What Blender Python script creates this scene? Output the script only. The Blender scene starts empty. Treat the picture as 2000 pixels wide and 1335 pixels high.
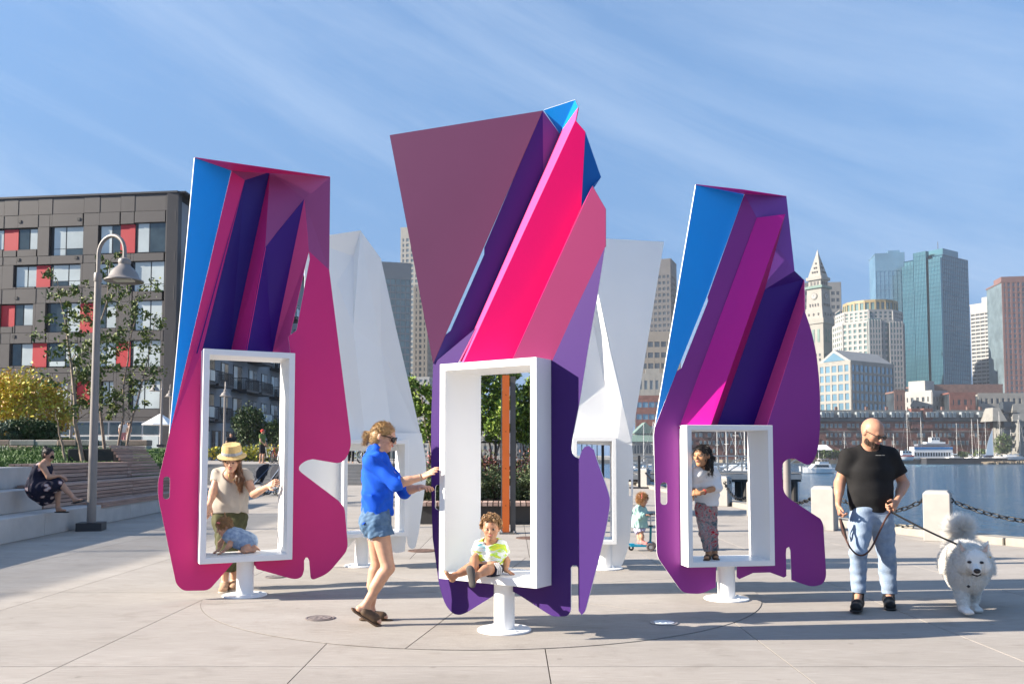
import bpy, math, random
import numpy as np
from mathutils import Vector, Matrix, geometry

random.seed(7)
RNG = np.random.default_rng(7)
SC = bpy.context.scene
COL = SC.collection
R = math.radians

# ------------------------------------------------------------------ camera
F = 1667.0
PITCH = R(3.2)
EYE = 1.4
SHIFT = 888.0 - 667.5 - F * math.tan(PITCH)
cam_d = bpy.data.cameras.new('camera')
cam_d.sensor_width = 36.0
cam_d.lens = 36.0 * F / 2000.0
cam_d.shift_y = SHIFT / 2000.0
cam_d.clip_start = 0.1
cam_d.clip_end = 6000.0
cam_d.dof.use_dof = True
cam_d.dof.focus_distance = 7.6
cam_d.dof.aperture_fstop = 6.3
cam = bpy.data.objects.new('camera', cam_d)
COL.objects.link(cam)
cam.location = (0, 0, EYE)
cam.rotation_euler = (R(90) + PITCH, 0, 0)
SC.camera = cam

# ------------------------------------------------------------------ light
SUN_EL = R(25.0)
SUN_DIR = Vector((-0.994, -0.105, 0)).normalized() * math.cos(SUN_EL) + Vector((0, 0, math.sin(SUN_EL)))   # towards the sun
world = bpy.data.worlds.new('World')
SC.world = world
world.use_nodes = True
wn, wl = world.node_tree.nodes, world.node_tree.links
wn.clear()
w_out = wn.new('ShaderNodeOutputWorld')
w_bg = wn.new('ShaderNodeBackground')
w_sky = wn.new('ShaderNodeTexSky')
w_sky.sky_type = 'NISHITA'
w_sky.sun_disc = False
w_sky.sun_elevation = SUN_EL
w_sky.sun_rotation = math.atan2(SUN_DIR.x, SUN_DIR.y)
w_sky.air_density = 1.0
w_sky.dust_density = 0.25
w_sky.ozone_density = 2.2
w_bg.inputs['Strength'].default_value = 0.098
# thin cirrus: stretched noise on the direction, mixed as bright veil
w_tc = wn.new('ShaderNodeTexCoord')
w_map = wn.new('ShaderNodeMapping')
w_rot = wn.new('ShaderNodeMapping')
w_rot.inputs['Rotation'].default_value = (0, R(-24), 0)
w_map.inputs['Scale'].default_value = (0.75, 1.1, 5.2)
w_map.inputs['Location'].default_value = (0.35, 0.2, 0.6)
w_n1 = wn.new('ShaderNodeTexNoise')
w_n1.inputs['Scale'].default_value = 1.5
w_n1.inputs['Detail'].default_value = 7
w_n1.inputs['Roughness'].default_value = 0.66
w_n1.inputs['Distortion'].default_value = 0.35
w_r1 = wn.new('ShaderNodeValToRGB')
w_r1.color_ramp.elements[0].position = 0.45
w_r1.color_ramp.elements[0].color = (0, 0, 0, 1)
w_r1.color_ramp.elements[1].position = 0.74
w_r1.color_ramp.elements[1].color = (0.36, 0.36, 0.36, 1)
w_mix = wn.new('ShaderNodeMixRGB')
w_mix.inputs['Color2'].default_value = (2.5, 3.05, 3.85, 1)
w_hsv = wn.new('ShaderNodeHueSaturation')
w_hsv.inputs['Saturation'].default_value = 1.0
wl.new(w_tc.outputs['Generated'], w_rot.inputs['Vector'])
wl.new(w_rot.outputs['Vector'], w_map.inputs['Vector'])
wl.new(w_map.outputs['Vector'], w_n1.inputs['Vector'])
wl.new(w_n1.outputs['Fac'], w_r1.inputs['Fac'])
wl.new(w_r1.outputs['Color'], w_mix.inputs['Fac'])
wl.new(w_sky.outputs['Color'], w_hsv.inputs['Color'])
# pale blue air towards the horizon, all the way round
w_sep = wn.new('ShaderNodeSeparateXYZ')
wl.new(w_tc.outputs['Generated'], w_sep.inputs['Vector'])
w_mr = wn.new('ShaderNodeMapRange')
w_mr.interpolation_type = 'SMOOTHSTEP'
w_mr.inputs['From Min'].default_value = 0.0
w_mr.inputs['From Max'].default_value = 0.85
w_mr.inputs['To Min'].default_value = 0.96
w_mr.inputs['To Max'].default_value = 0.0
wl.new(w_sep.outputs['Z'], w_mr.inputs['Value'])
w_hz = wn.new('ShaderNodeMixRGB')
w_hz.inputs['Color2'].default_value = (0.27, 0.93, 2.10, 1)
wl.new(w_mr.outputs['Result'], w_hz.inputs['Fac'])
wl.new(w_hsv.outputs['Color'], w_hz.inputs['Color1'])
wl.new(w_hz.outputs['Color'], w_mix.inputs['Color1'])
wl.new(w_mix.outputs['Color'], w_bg.inputs['Color'])
wl.new(w_bg.outputs['Background'], w_out.inputs['Surface'])

sun_d = bpy.data.lights.new('sun', 'SUN')
sun_d.energy = 5.0
sun_d.angle = R(0.53)
sun_d.color = (1.0, 0.90, 0.77)
sun = bpy.data.objects.new('sun', sun_d)
COL.objects.link(sun)
sun.location = (-40, -5, 40)
sun.rotation_euler = (-SUN_DIR).to_track_quat('-Z', 'Y').to_euler()

SC.view_settings.view_transform = 'Standard'
SC.view_settings.look = 'None'
SC.view_settings.gamma = 1.0
SC.view_settings.use_curve_mapping = False
SC.view_settings.exposure = 1.50
SC.render.engine = 'CYCLES'
SC.cycles.max_bounces = 8
SC.cycles.diffuse_bounces = 3
SC.cycles.glossy_bounces = 3
SC.cycles.transparent_max_bounces = 6
SC.cycles.caustics_reflective = False
SC.cycles.caustics_refractive = False


# ------------------------------------------------------------------ measuring helpers
def ray(px, py):
    """direction of the sight line through a point of the photograph (2000 x 1335)"""
    u = (px - 1000.0) / F
    v = (667.5 + SHIFT - py) / F
    return Vector((u, math.cos(PITCH) - v * math.sin(PITCH), math.sin(PITCH) + v * math.cos(PITCH)))


def P(px, py, Y):
    d = ray(px, py)
    t = Y / d.y
    return Vector((d.x * t, Y, EYE + d.z * t))


def G(px, py, z=0.0):
    d = ray(px, py)
    t = (z - EYE) / d.z
    return Vector((d.x * t, d.y * t, z))


def onplane(px, py, p0, n):
    d = ray(px, py)
    o = Vector((0, 0, EYE))
    t = (p0 - o).dot(n) / d.dot(n)
    return o + d * t


# ------------------------------------------------------------------ materials
MATS = {}


def mat(name, col, rough=0.6, var=0.0, vscale=4.0, bump=0.0, bscale=60.0, metal=0.0, spec=0.5, coat=0.0, sss=0.0,
        col2=None, stretch=None, trans=0.0, detail=4.0, emit=None, coord='Object', bdist=0.01):
    if name in MATS:
        return MATS[name]
    m = bpy.data.materials.new(name)
    m.use_nodes = True
    nt = m.node_tree
    b = nt.nodes['Principled BSDF']
    b.inputs['Base Color'].default_value = (*col, 1)
    b.inputs['Roughness'].default_value = rough
    b.inputs['Metallic'].default_value = metal
    b.inputs['Specular IOR Level'].default_value = spec
    b.inputs['Coat Weight'].default_value = coat
    b.inputs['Coat Roughness'].default_value = 0.12
    if trans:
        b.inputs['Transmission Weight'].default_value = trans
    if sss:
        b.inputs['Subsurface Weight'].default_value = sss
        b.inputs['Subsurface Radius'].default_value = (0.02, 0.008, 0.004)
        b.inputs['Subsurface Scale'].default_value = 0.6
    if emit:
        b.inputs['Emission Color'].default_value = (*emit[0], 1)
        b.inputs['Emission Strength'].default_value = emit[1]
    tc = None
    if var or bump or col2:
        tc = nt.nodes.new('ShaderNodeTexCoord')
        mp = nt.nodes.new('ShaderNodeMapping')
        nt.links.new(tc.outputs[coord], mp.inputs['Vector'])
        if stretch:
            mp.inputs['Scale'].default_value = stretch
    if var or col2:
        n = nt.nodes.new('ShaderNodeTexNoise')
        n.inputs['Scale'].default_value = vscale
        n.inputs['Detail'].default_value = detail
        n.inputs['Roughness'].default_value = 0.6
        nt.links.new(mp.outputs['Vector'], n.inputs['Vector'])
        r = nt.nodes.new('ShaderNodeValToRGB')
        lo = tuple(max(0, c * (1 - var)) for c in col)
        hi = tuple(c * (1 + var) for c in col)
        if col2:
            lo, hi = col, col2
        r.color_ramp.elements[0].position = 0.32
        r.color_ramp.elements[1].position = 0.68
        r.color_ramp.elements[0].color = (*lo, 1)
        r.color_ramp.elements[1].color = (*hi, 1)
        nt.links.new(n.outputs['Fac'], r.inputs['Fac'])
        nt.links.new(r.outputs['Color'], b.inputs['Base Color'])
    if bump:
        n2 = nt.nodes.new('ShaderNodeTexNoise')
        n2.inputs['Scale'].default_value = bscale
        n2.inputs['Detail'].default_value = 3
        nt.links.new(mp.outputs['Vector'], n2.inputs['Vector'])
        bp = nt.nodes.new('ShaderNodeBump')
        bp.inputs['Strength'].default_value = bump
        bp.inputs['Distance'].default_value = bdist
        nt.links.new(n2.outputs['Fac'], bp.inputs['Height'])
        nt.links.new(bp.outputs['Normal'], b.inputs['Normal'])
    MATS[name] = m
    return m


# ------------------------------------------------------------------ objects
def tag(o, label=None, cat=None, group=None, kind=None):
    if label:
        o['label'] = label
    if cat:
        o['category'] = cat
    if group:
        o['group'] = group
    if kind:
        o['kind'] = kind
    return o


def thing(name, label, cat, loc=(0, 0, 0), group=None):
    o = bpy.data.objects.new(name, None)
    o.empty_display_size = 0.1
    COL.objects.link(o)
    o.location = Vector(loc)
    tag(o, label, cat, group)
    return o


def wloc(o):
    v = Vector((0, 0, 0))
    while o is not None:
        v = v + o.location
        o = o.parent
    return v


def mesh_obj(name, verts, faces, mats, parent=None, mi=None, smooth=False, kind=None, origin=None):
    """verts in world space; ONE mesh object, parented (parents are never rotated while building)"""
    off = wloc(parent) if parent is not None else (Vector(origin) if origin is not None else Vector((0, 0, 0)))
    va = np.asarray(verts, dtype=np.float64).reshape(-1, 3) - np.array(off)
    me = bpy.data.meshes.new(name)
    me.from_pydata(va.tolist() if not isinstance(faces, np.ndarray) else va, [], faces if not isinstance(faces, np.ndarray) else faces.tolist())
    if not isinstance(mats, (list, tuple)):
        mats = [mats]
    for m in mats:
        me.materials.append(m)
    if mi is not None:
        me.polygons.foreach_set('material_index', np.asarray(mi, dtype=np.int32))
    if smooth:
        me.polygons.foreach_set('use_smooth', np.ones(len(me.polygons), dtype=bool))
    me.update()
    o = bpy.data.objects.new(name, me)
    COL.objects.link(o)
    if parent is not None:
        o.parent = parent
    elif origin is not None:
        o.location = Vector(origin)
    if kind:
        o['kind'] = kind
    return o


def link_copy(o, parent=None):
    c = o.copy()
    COL.objects.link(c)
    c.parent = parent
    for ch in list(o.children):
        link_copy(ch, c)
    return c


class MB:
    """collects shapes for one mesh"""

    def __init__(self):
        self.v = []
        self.f = []
        self.m = []

    def add(self, verts, faces, mi=0):
        n = len(self.v)
        self.v.extend([tuple(p) for p in verts])
        for f in faces:
            self.f.append(tuple(i + n for i in f))
            self.m.append(mi)
        return self

    def box(self, c, s, rz=0.0, mi=0, mat3=None):
        cx, cy, cz = c
        hx, hy, hz = s[0] / 2, s[1] / 2, s[2] / 2
        ca, sa = math.cos(rz), math.sin(rz)
        vs = []
        for dz in (-hz, hz):
            for dx, dy in ((-hx, -hy), (hx, -hy), (hx, hy), (-hx, hy)):
                if mat3 is not None:
                    q = mat3 @ Vector((dx, dy, dz))
                    vs.append((cx + q.x, cy + q.y, cz + q.z))
                else:
                    vs.append((cx + dx * ca - dy * sa, cy + dx * sa + dy * ca, cz + dz))
        return self.add(vs, [(0, 3, 2, 1), (4, 5, 6, 7), (0, 1, 5, 4), (1, 2, 6, 5), (2, 3, 7, 6), (3, 0, 4, 7)], mi)

    def bar(self, a, b, w, h, mi=0, up=(0, 0, 1)):
        """square bar from a to b"""
        a, b = Vector(a), Vector(b)
        d = b - a
        L = d.length
        y = d.normalized()
        u = Vector(up)
        if abs(y.dot(u)) > 0.98:
            u = Vector((1, 0, 0))
        x = y.cross(u).normalized()
        z = x.cross(y)
        m3 = Matrix((x, y, z)).transposed()
        return self.box((a + b) / 2, (w, L, h), mat3=m3, mi=mi)

    def tube(self, pts, rad, n=8, mi=0, caps=True):
        pts = [Vector(p) for p in pts]
        if not hasattr(rad, '__len__'):
            rad = [rad] * len(pts)
        base = len(self.v)
        prev = None
        for i, p in enumerate(pts):
            t = (pts[min(i + 1, len(pts) - 1)] - pts[max(i - 1, 0)])
            if t.length < 1e-9:
                t = Vector((0, 0, 1))
            t.normalize()
            if prev is None:
                u = t.cross(Vector((0.13, 0.31, 0.94)))
                if u.length < 0.1:
                    u = t.cross(Vector((1, 0, 0)))
            else:
                u = prev - t * prev.dot(t)
            u.normalize()
            prev = u
            w = t.cross(u)
            for k in range(n):
                a = 2 * math.pi * k / n
                q = p + (u * math.cos(a) + w * math.sin(a)) * rad[i]
                self.v.append((q.x, q.y, q.z))
        for i in range(len(pts) - 1):
            for k in range(n):
                a0 = base + i * n + k
                a1 = base + i * n + (k + 1) % n
                self.f.append((a0, a1, a1 + n, a0 + n))
                self.m.append(mi)
        if caps:
            self.f.append(tuple(base + k for k in reversed(range(n))))
            self.m.append(mi)
            e = base + (len(pts) - 1) * n
            self.f.append(tuple(e + k for k in range(n)))
            self.m.append(mi)
        return self

    def lathe(self, c, prof, n=24, mi=0, axis='z', mat3=None):
        """profile of (radius, height) about the vertical through c"""
        base = len(self.v)
        for r, h in prof:
            for k in range(n):
                a = 2 * math.pi * k / n
                q = Vector((r * math.cos(a), r * math.sin(a), h))
                if mat3 is not None:
                    q = mat3 @ q
                self.v.append((c[0] + q.x, c[1] + q.y, c[2] + q.z))
        for i in range(len(prof) - 1):
            for k in range(n):
                a0 = base + i * n + k
                a1 = base + i * n + (k + 1) % n
                self.f.append((a0, a1, a1 + n, a0 + n))
                self.m.append(mi)
        if prof[0][0] > 1e-5:
            self.f.append(tuple(base + k for k in reversed(range(n))))
            self.m.append(mi)
        if prof[-1][0] > 1e-5:
            e = base + (len(prof) - 1) * n
            self.f.append(tuple(e + k for k in range(n)))
            self.m.append(mi)
        return self

    def prism(self, poly, z0, z1, mi=0):
        """vertical prism of a plan polygon (counter-clockwise)"""
        n = len(poly)
        vs = [(x, y, z0) for x, y in poly] + [(x, y, z1) for x, y in poly]
        fs = [tuple(reversed(range(n))), tuple(range(n, 2 * n))]
        fs += [(i, (i + 1) % n, n + (i + 1) % n, n + i) for i in range(n)]
        return self.add(vs, fs, mi)

    def slabpoly(self, pts, thick, mi=0):
        """a 3-D polygon given thickness against its normal"""
        pts = [Vector(p) for p in pts]
        n = geometry.normal(pts[:4] if len(pts) > 3 else pts)
        k = len(pts)
        vs = pts + [p - n * thick for p in pts]
        fs = [tuple(range(k)), tuple(reversed(range(k, 2 * k)))]
        fs += [(i, k + i, k + (i + 1) % k, (i + 1) % k) for i in range(k)]
        return self.add(vs, fs, mi)

    def build(self, name, mats, parent=None, smooth=False, kind=None, origin=None):
        return mesh_obj(name, self.v, self.f, mats, parent, self.m if isinstance(mats, (list, tuple)) and len(mats) > 1 else None, smooth, kind, origin)


def smooth_by_angle(o, deg=35):
    me = o.data
    me.polygons.foreach_set('use_smooth', np.ones(len(me.polygons), dtype=bool))
    me.set_sharp_from_angle(angle=R(deg))
    return o


def bevel(o, w, seg=2):
    b = o.modifiers.new('bevel', 'BEVEL')
    b.width = w
    b.segments = seg
    b.limit_method = 'ANGLE'
    b.angle_limit = R(40)
    return o


# ------------------------------------------------------------------ common materials
M_white = mat('white_paint', (0.86, 0.86, 0.85), 0.35, var=0.015, vscale=2)
M_dkmetal = mat('dark_metal', (0.05, 0.05, 0.055), 0.45, metal=0.5)
M_black = mat('black', (0.012, 0.012, 0.014), 0.6)
M_greymetal = mat('grey_metal', (0.30, 0.29, 0.29), 0.45, metal=0.3, var=0.08, vscale=6)
# ================================================================== plaza and water
def paving_material():
    m = mat('plaza_concrete', (0.43, 0.40, 0.36), 0.88)
    nt = m.node_tree
    b = nt.nodes['Principled BSDF']
    g = nt.nodes.new('ShaderNodeNewGeometry')
    mp = nt.nodes.new('ShaderNodeMapping')
    mp.inputs['Scale'].default_value = (0.55, 1.5, 1)
    nt.links.new(g.outputs['Position'], mp.inputs['Vector'])
    big = nt.nodes.new('ShaderNodeTexNoise')
    big.inputs['Scale'].default_value = 1.1
    big.inputs['Detail'].default_value = 8
    big.inputs['Roughness'].default_value = 0.62
    nt.links.new(mp.outputs['Vector'], big.inputs['Vector'])
    r1 = nt.nodes.new('ShaderNodeValToRGB')
    r1.color_ramp.elements[0].position = 0.30
    r1.color_ramp.elements[0].color = (0.296, 0.267, 0.235, 1)
    r1.color_ramp.elements[1].position = 0.66
    r1.color_ramp.elements[1].color = (0.360, 0.328, 0.294, 1)
    nt.links.new(big.outputs['Fac'], r1.inputs['Fac'])
    mp2 = nt.nodes.new('ShaderNodeMapping')
    mp2.inputs['Scale'].default_value = (5, 120, 1)
    nt.links.new(g.outputs['Position'], mp2.inputs['Vector'])
    broom = nt.nodes.new('ShaderNodeTexNoise')
    broom.inputs['Scale'].default_value = 1.0
    broom.inputs['Detail'].default_value = 4
    nt.links.new(mp2.outputs['Vector'], broom.inputs['Vector'])
    fine = nt.nodes.new('ShaderNodeTexNoise')
    fine.inputs['Scale'].default_value = 170
    fine.inputs['Detail'].default_value = 2
    nt.links.new(g.outputs['Position'], fine.inputs['Vector'])
    mx = nt.nodes.new('ShaderNodeMixRGB')
    mx.blend_type = 'OVERLAY'
    mx.inputs['Fac'].default_value = 0.40
    nt.links.new(r1.outputs['Color'], mx.inputs['Color1'])
    nt.links.new(broom.outputs['Fac'], mx.inputs['Color2'])
    mx2 = nt.nodes.new('ShaderNodeMixRGB')
    mx2.blend_type = 'OVERLAY'
    mx2.inputs['Fac'].default_value = 0.5
    nt.links.new(mx.outputs['Color'], mx2.inputs['Color1'])
    nt.links.new(fine.outputs['Fac'], mx2.inputs['Color2'])
    # small dark stains
    st = nt.nodes.new('ShaderNodeTexNoise')
    st.inputs['Scale'].default_value = 2.3
    st.inputs['Detail'].default_value = 9
    st.inputs['Roughness'].default_value = 0.7
    nt.links.new(g.outputs['Position'], st.inputs['Vector'])
    r2 = nt.nodes.new('ShaderNodeValToRGB')
    r2.color_ramp.elements[0].position = 0.30
    r2.color_ramp.elements[0].color = (0.72, 0.70, 0.67, 1)
    r2.color_ramp.elements[1].position = 0.46
    r2.color_ramp.elements[1].color = (1, 1, 1, 1)
    nt.links.new(st.outputs['Fac'], r2.inputs['Fac'])
    mx3 = nt.nodes.new('ShaderNodeMixRGB')
    mx3.blend_type = 'MULTIPLY'
    mx3.inputs['Fac'].default_value = 0.6
    nt.links.new(mx2.outputs['Color'], mx3.inputs['Color1'])
    nt.links.new(r2.outputs['Color'], mx3.inputs['Color2'])
    # trodden gum and small dark specks
    gv = nt.nodes.new('ShaderNodeTexVoronoi')
    gv.inputs['Scale'].default_value = 2.6
    nt.links.new(g.outputs['Position'], gv.inputs['Vector'])
    gr_ = nt.nodes.new('ShaderNodeValToRGB')
    gr_.color_ramp.elements[0].position = 0.045
    gr_.color_ramp.elements[0].color = (0.62, 0.60, 0.58, 1)
    gr_.color_ramp.elements[1].position = 0.065
    gr_.color_ramp.elements[1].color = (1, 1, 1, 1)
    nt.links.new(gv.outputs['Distance'], gr_.inputs['Fac'])
    mx4 = nt.nodes.new('ShaderNodeMixRGB')
    mx4.blend_type = 'MULTIPLY'
    mx4.inputs['Fac'].default_value = 0.55
    nt.links.new(mx3.outputs['Color'], mx4.inputs['Color1'])
    nt.links.new(gr_.outputs['Color'], mx4.inputs['Color2'])
    mx3 = mx4
    # each slab its own tone
    oi = nt.nodes.new('ShaderNodeObjectInfo')
    mr = nt.nodes.new('ShaderNodeMapRange')
    mr.inputs['To Min'].default_value = 0.955
    mr.inputs['To Max'].default_value = 1.045
    nt.links.new(oi.outputs['Random'], mr.inputs['Value'])
    vm = nt.nodes.new('ShaderNodeVectorMath')
    vm.operation = 'SCALE'
    nt.links.new(mx3.outputs['Color'], vm.inputs[0])
    nt.links.new(mr.outputs['Result'], vm.inputs['Scale'])
    nt.links.new(vm.outputs['Vector'], b.inputs['Base Color'])
    bp = nt.nodes.new('ShaderNodeBump')
    bp.inputs['Strength'].default_value = 0.22
    bp.inputs['Distance'].default_value = 0.003
    nt.links.new(broom.outputs['Fac'], bp.inputs['Height'])
    nt.links.new(bp.outputs['Normal'], b.inputs['Normal'])
    return m


M_pave = paving_material()
M_joint = mat('joint', (0.13, 0.118, 0.105), 0.95)
M_far_pave = mat('far_paving', (0.32, 0.292, 0.264), 0.9, var=0.06, vscale=0.8)
WATER_Z = -3.0

# seawall line, from the right edge of the view towards the far left
EDGE = [(16.0, 4.0), (11.2, 9.2), (8.35, 12.75), (7.35, 14.75), (6.75, 17.2), (6.45, 21.0), (6.25, 26.0), (6.1, 33.0), (6.0, 44.0), (6.0, 60.0)]
deck = [(x - 0.35, y) for x, y in EDGE]
MB().prism([(-26, -14), (30, -14)] + [(16.0, 4.0)] + deck[1:] + [(-26, 60)], -3.6, -0.030).build('plaza', M_joint, kind='structure')
# ground behind, past the paved slabs
MB().add([(-70, 60, -0.03), (6, 60, -0.03), (9, 140, -0.03), (-70, 140, -0.03)], [(0, 1, 2, 3)]).build('far_ground', M_far_pave, kind='structure')
MB().add([(-70, -14, -0.034), (-26.0, -14, -0.034), (-26.0, 60, -0.034), (-70, 60, -0.034)], [(0, 1, 2, 3)]).build('side_ground', M_far_pave, kind='structure')
plaza = bpy.data.objects['plaza']


def edge_x(y):
    for (xa, ya), (xb, yb) in zip(deck[:-1], deck[1:]):
        if ya <= y <= yb:
            return xa + (xb - xa) * (y - ya) / (yb - ya)
    return 30.0 if y < 4 else 5.6


def clip_edge(poly):
    """cut a cell by the seawall: clip each cell corner's x by the edge (cells are small)"""
    out = []
    for x, y in poly:
        out.append((min(x, edge_x(y) - 0.0), y))
    return out


JX, JY, GAP = 1.62, 3.05, 0.008
xs = [-3.0 + JX * k for k in range(-14, 14)]
ys = [-0.35 + JY * k for k in range(-2, 20)]
base_me = None
for iy in range(len(ys) - 1):
    y0, y1 = ys[iy] + GAP / 2, ys[iy + 1] - GAP / 2
    if y0 > 59:
        continue
    for ix in range(len(xs) - 1):
        x0, x1 = xs[ix] + GAP / 2, xs[ix + 1] - GAP / 2
        if x1 < -25.9:
            continue
        lim = min(edge_x(y0), edge_x(y1))
        big = max(edge_x(y0), edge_x(y1))
        if x0 > big - 0.1:
            continue
        if x1 <= lim:
            if base_me is None:
                w, h = x1 - x0, y1 - y0
                o = MB().box((0, 0, -0.015), (w, h, 0.03)).build('paving_slab', M_pave, plaza)
                base_me = o.data
            else:
                o = bpy.data.objects.new('paving_slab', base_me)
                COL.objects.link(o)
                o.parent = plaza
            o.location = ((x0 + x1) / 2, (y0 + y1) / 2, 0)
        else:
            n = 6
            right = [(min(x1, edge_x(y0 + (y1 - y0) * k / n)), y0 + (y1 - y0) * k / n) for k in range(n + 1)]
            right = [(max(x, x0 + 0.01), y) for x, y in right]
            o = MB().prism([(x0, y0)] + right + [(x0, y1)], -0.03, 0.0).build('paving_slab', M_pave, plaza)

# the round pavement the panels turn on, with its joint ring
CC = (-0.29, 9.0)
RR = 2.78
ring = MB().lathe((CC[0], CC[1], 0), [(0.01, 0.0012), (RR + 0.0035, 0.0012)], 96).build('circle_joint', mat('fine_joint', (0.19, 0.172, 0.152), .95), plaza)
for q in range(6):
    a0, a1 = 2 * math.pi * q / 6 + 0.35, 2 * math.pi * (q + 1) / 6 + 0.35
    g = 0.004 / RR
    pts = [(CC[0] + 0.01 * math.cos((a0 + a1) / 2), CC[1] + 0.01 * math.sin((a0 + a1) / 2))]
    pts += [(CC[0] + RR * math.cos(a0 + g + (a1 - a0 - 2 * g) * k / 20), CC[1] + RR * math.sin(a0 + g + (a1 - a0 - 2 * g) * k / 20)) for k in range(21)]
    MB().prism(pts, 0.0016, 0.0046).build('circle_slab', M_pave, plaza)

# coping stones along the seawall
M_coping = mat('coping_stone', (0.30, 0.275, 0.235), 0.85, var=0.12, vscale=5, bump=0.3, bscale=40)
M_seawall = mat('seawall_stone', (0.20, 0.19, 0.17), 0.9, var=0.2, vscale=1.5, bump=0.4, bscale=12)
seawall = MB()
for (xa, ya), (xb, yb) in zip(EDGE[:-1], EDGE[1:]):
    seawall.add([(xa, ya, -3.7), (xb, yb, -3.7), (xb, yb, -0.04), (xa, ya, -0.04), (xa - 0.3, ya, -3.7), (xb - 0.3, yb, -3.7), (xb - 0.3, yb, -0.04), (xa - 0.3, ya, -0.04)],
                [(0, 1, 2, 3), (4, 7, 6, 5), (3, 2, 6, 7)])
seawall = tag(seawall.build('seawall', M_seawall), kind='structure')


def along(pts, step):
    """points at equal steps along a polyline"""
    out = []
    L = 0.0
    nxt = 0.0
    for (xa, ya), (xb, yb) in zip(pts[:-1], pts[1:]):
        seg = math.hypot(xb - xa, yb - ya)
        while nxt <= L + seg:
            t = (nxt - L) / seg
            out.append((xa + (xb - xa) * t, ya + (yb - ya) * t))
            nxt += step
        L += seg
    return out


cp = along(EDGE, 1.25)
for (xa, ya), (xb, yb) in zip(cp[:-1], cp[1:]):
    if ya > 46:
        break
    d = Vector((xb - xa, yb - ya, 0)).normalized()
    nrm = Vector((-d.y, d.x, 0))
    a = Vector((xa, ya, 0)) + d * 0.006
    b = Vector((xb, yb, 0)) - d * 0.006
    q = [a - nrm * 0.06, b - nrm * 0.06, b + nrm * 0.36, a + nrm * 0.36]
    mb = MB().prism([(p.x, p.y) for p in q], -0.04, 0.12 + random.uniform(-0.006, 0.006))
    bevel(mb.build('coping_stone', M_coping, seawall), 0.012, 1)

# water
M_water = bpy.data.materials.new('harbour_water')
M_water.use_nodes = True
nt = M_water.node_tree
b = nt.nodes['Principled BSDF']
b.inputs['Base Color'].default_value = (0.016, 0.075, 0.15, 1)
b.inputs['Roughness'].default_value = 0.12
b.inputs['IOR'].default_value = 1.33
g = nt.nodes.new('ShaderNodeNewGeometry')
mp = nt.nodes.new('ShaderNodeMapping')
mp.inputs['Scale'].default_value = (0.55, 1.0, 1)
nt.links.new(g.outputs['Position'], mp.inputs['Vector'])
n1 = nt.nodes.new('ShaderNodeTexNoise')
n1.inputs['Scale'].default_value = 1.3
n1.inputs['Detail'].default_value = 6
n1.inputs['Distortion'].default_value = 0.4
nt.links.new(mp.outputs['Vector'], n1.inputs['Vector'])
n2 = nt.nodes.new('ShaderNodeTexNoise')
n2.inputs['Scale'].default_value = 0.05
n2.inputs['Detail'].default_value = 3
nt.links.new(mp.outputs['Vector'], n2.inputs['Vector'])
mm = nt.nodes.new('ShaderNodeMath')
mm.operation = 'MULTIPLY_ADD'
nt.links.new(n2.outputs['Fac'], mm.inputs[0])
mm.inputs[1].default_value = 3.0
nt.links.new(n1.outputs['Fac'], mm.inputs[2])
bp = nt.nodes.new('ShaderNodeBump')
bp.inputs['Strength'].default_value = 0.9
bp.inputs['Distance'].default_value = 0.5
nt.links.new(mm.outputs['Value'], bp.inputs['Height'])
nt.links.new(bp.outputs['Normal'], b.inputs['Normal'])
MB().add([(-1800, -300, WATER_Z), (2600, -300, WATER_Z), (2600, 3500, WATER_Z), (-1800, 3500, WATER_Z)], [(0, 1, 2, 3)]).build('harbour_water', M_water, kind='structure')

# ================================================================== the turning panels
def solid_facet(name, pts2, frame, col, parent, holes=(), thick=0.008, label=None, rim=1):
    """planar-ish facet from points (u, z, off) in a panel's frame, coloured front, white back and edges"""
    o0, ux, n = frame
    W = lambda p: o0 + ux * p[0] + Vector((0, 0, p[1])) + n * p[2]
    loops = [list(pts2)] + [list(h) for h in holes]
    flat = [[Vector((p[0], p[1], 0)) for p in lp] for lp in loops]
    tris = geometry.tessellate_polygon(flat)
    allp = [p for lp in loops for p in lp]
    fr = [W(p) for p in allp]
    # face normal (area weighted, towards n)
    nn = Vector((0, 0, 0))
    T = []
    for t in tris:
        a, b2, c = fr[t[0]], fr[t[1]], fr[t[2]]
        k = (b2 - a).cross(c - a)
        if k.dot(n) < 0:
            t = (t[0], t[2], t[1])
            k = -k
        nn += k
        T.append(t)
    nn.normalize()
    N = len(fr)
    vs = fr + [p - nn * thick for p in fr]
    fs = list(T) + [(N + t[2], N + t[1], N + t[0]) for t in T]
    mi = [0] * len(T) + [1] * len(T)
    i0 = 0
    for li, lp in enumerate(loops):
        k = len(lp)
        area = sum(lp[i][0] * lp[(i + 1) % k][1] - lp[(i + 1) % k][0] * lp[i][1] for i in range(k))
        for i in range(k):
            a, c = i0 + i, i0 + (i + 1) % k
            q = (a, N + a, N + c, c)
            if (area < 0) == (li == 0):
                q = tuple(reversed(q))
            fs.append(q)
            mi.append(rim)
        i0 += k
    ob = mesh_obj(name, vs, fs, [col, M_white], parent, mi)
    if label:
        ob['label'] = label
    return ob


def rrect(u0, u1, z0, z1, r, off=0.0, n=5):
    pts = []
    for cx, cz, a0 in ((u1 - r, z1 - r, 0), (u0 + r, z1 - r, 90), (u0 + r, z0 + r, 180), (u1 - r, z0 + r, 270)):
        for k in range(n + 1):
            a = R(a0 + 90 * k / n)
            pts.append((cx + r * math.cos(a), cz + r * math.sin(a), off))
    return pts


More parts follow.
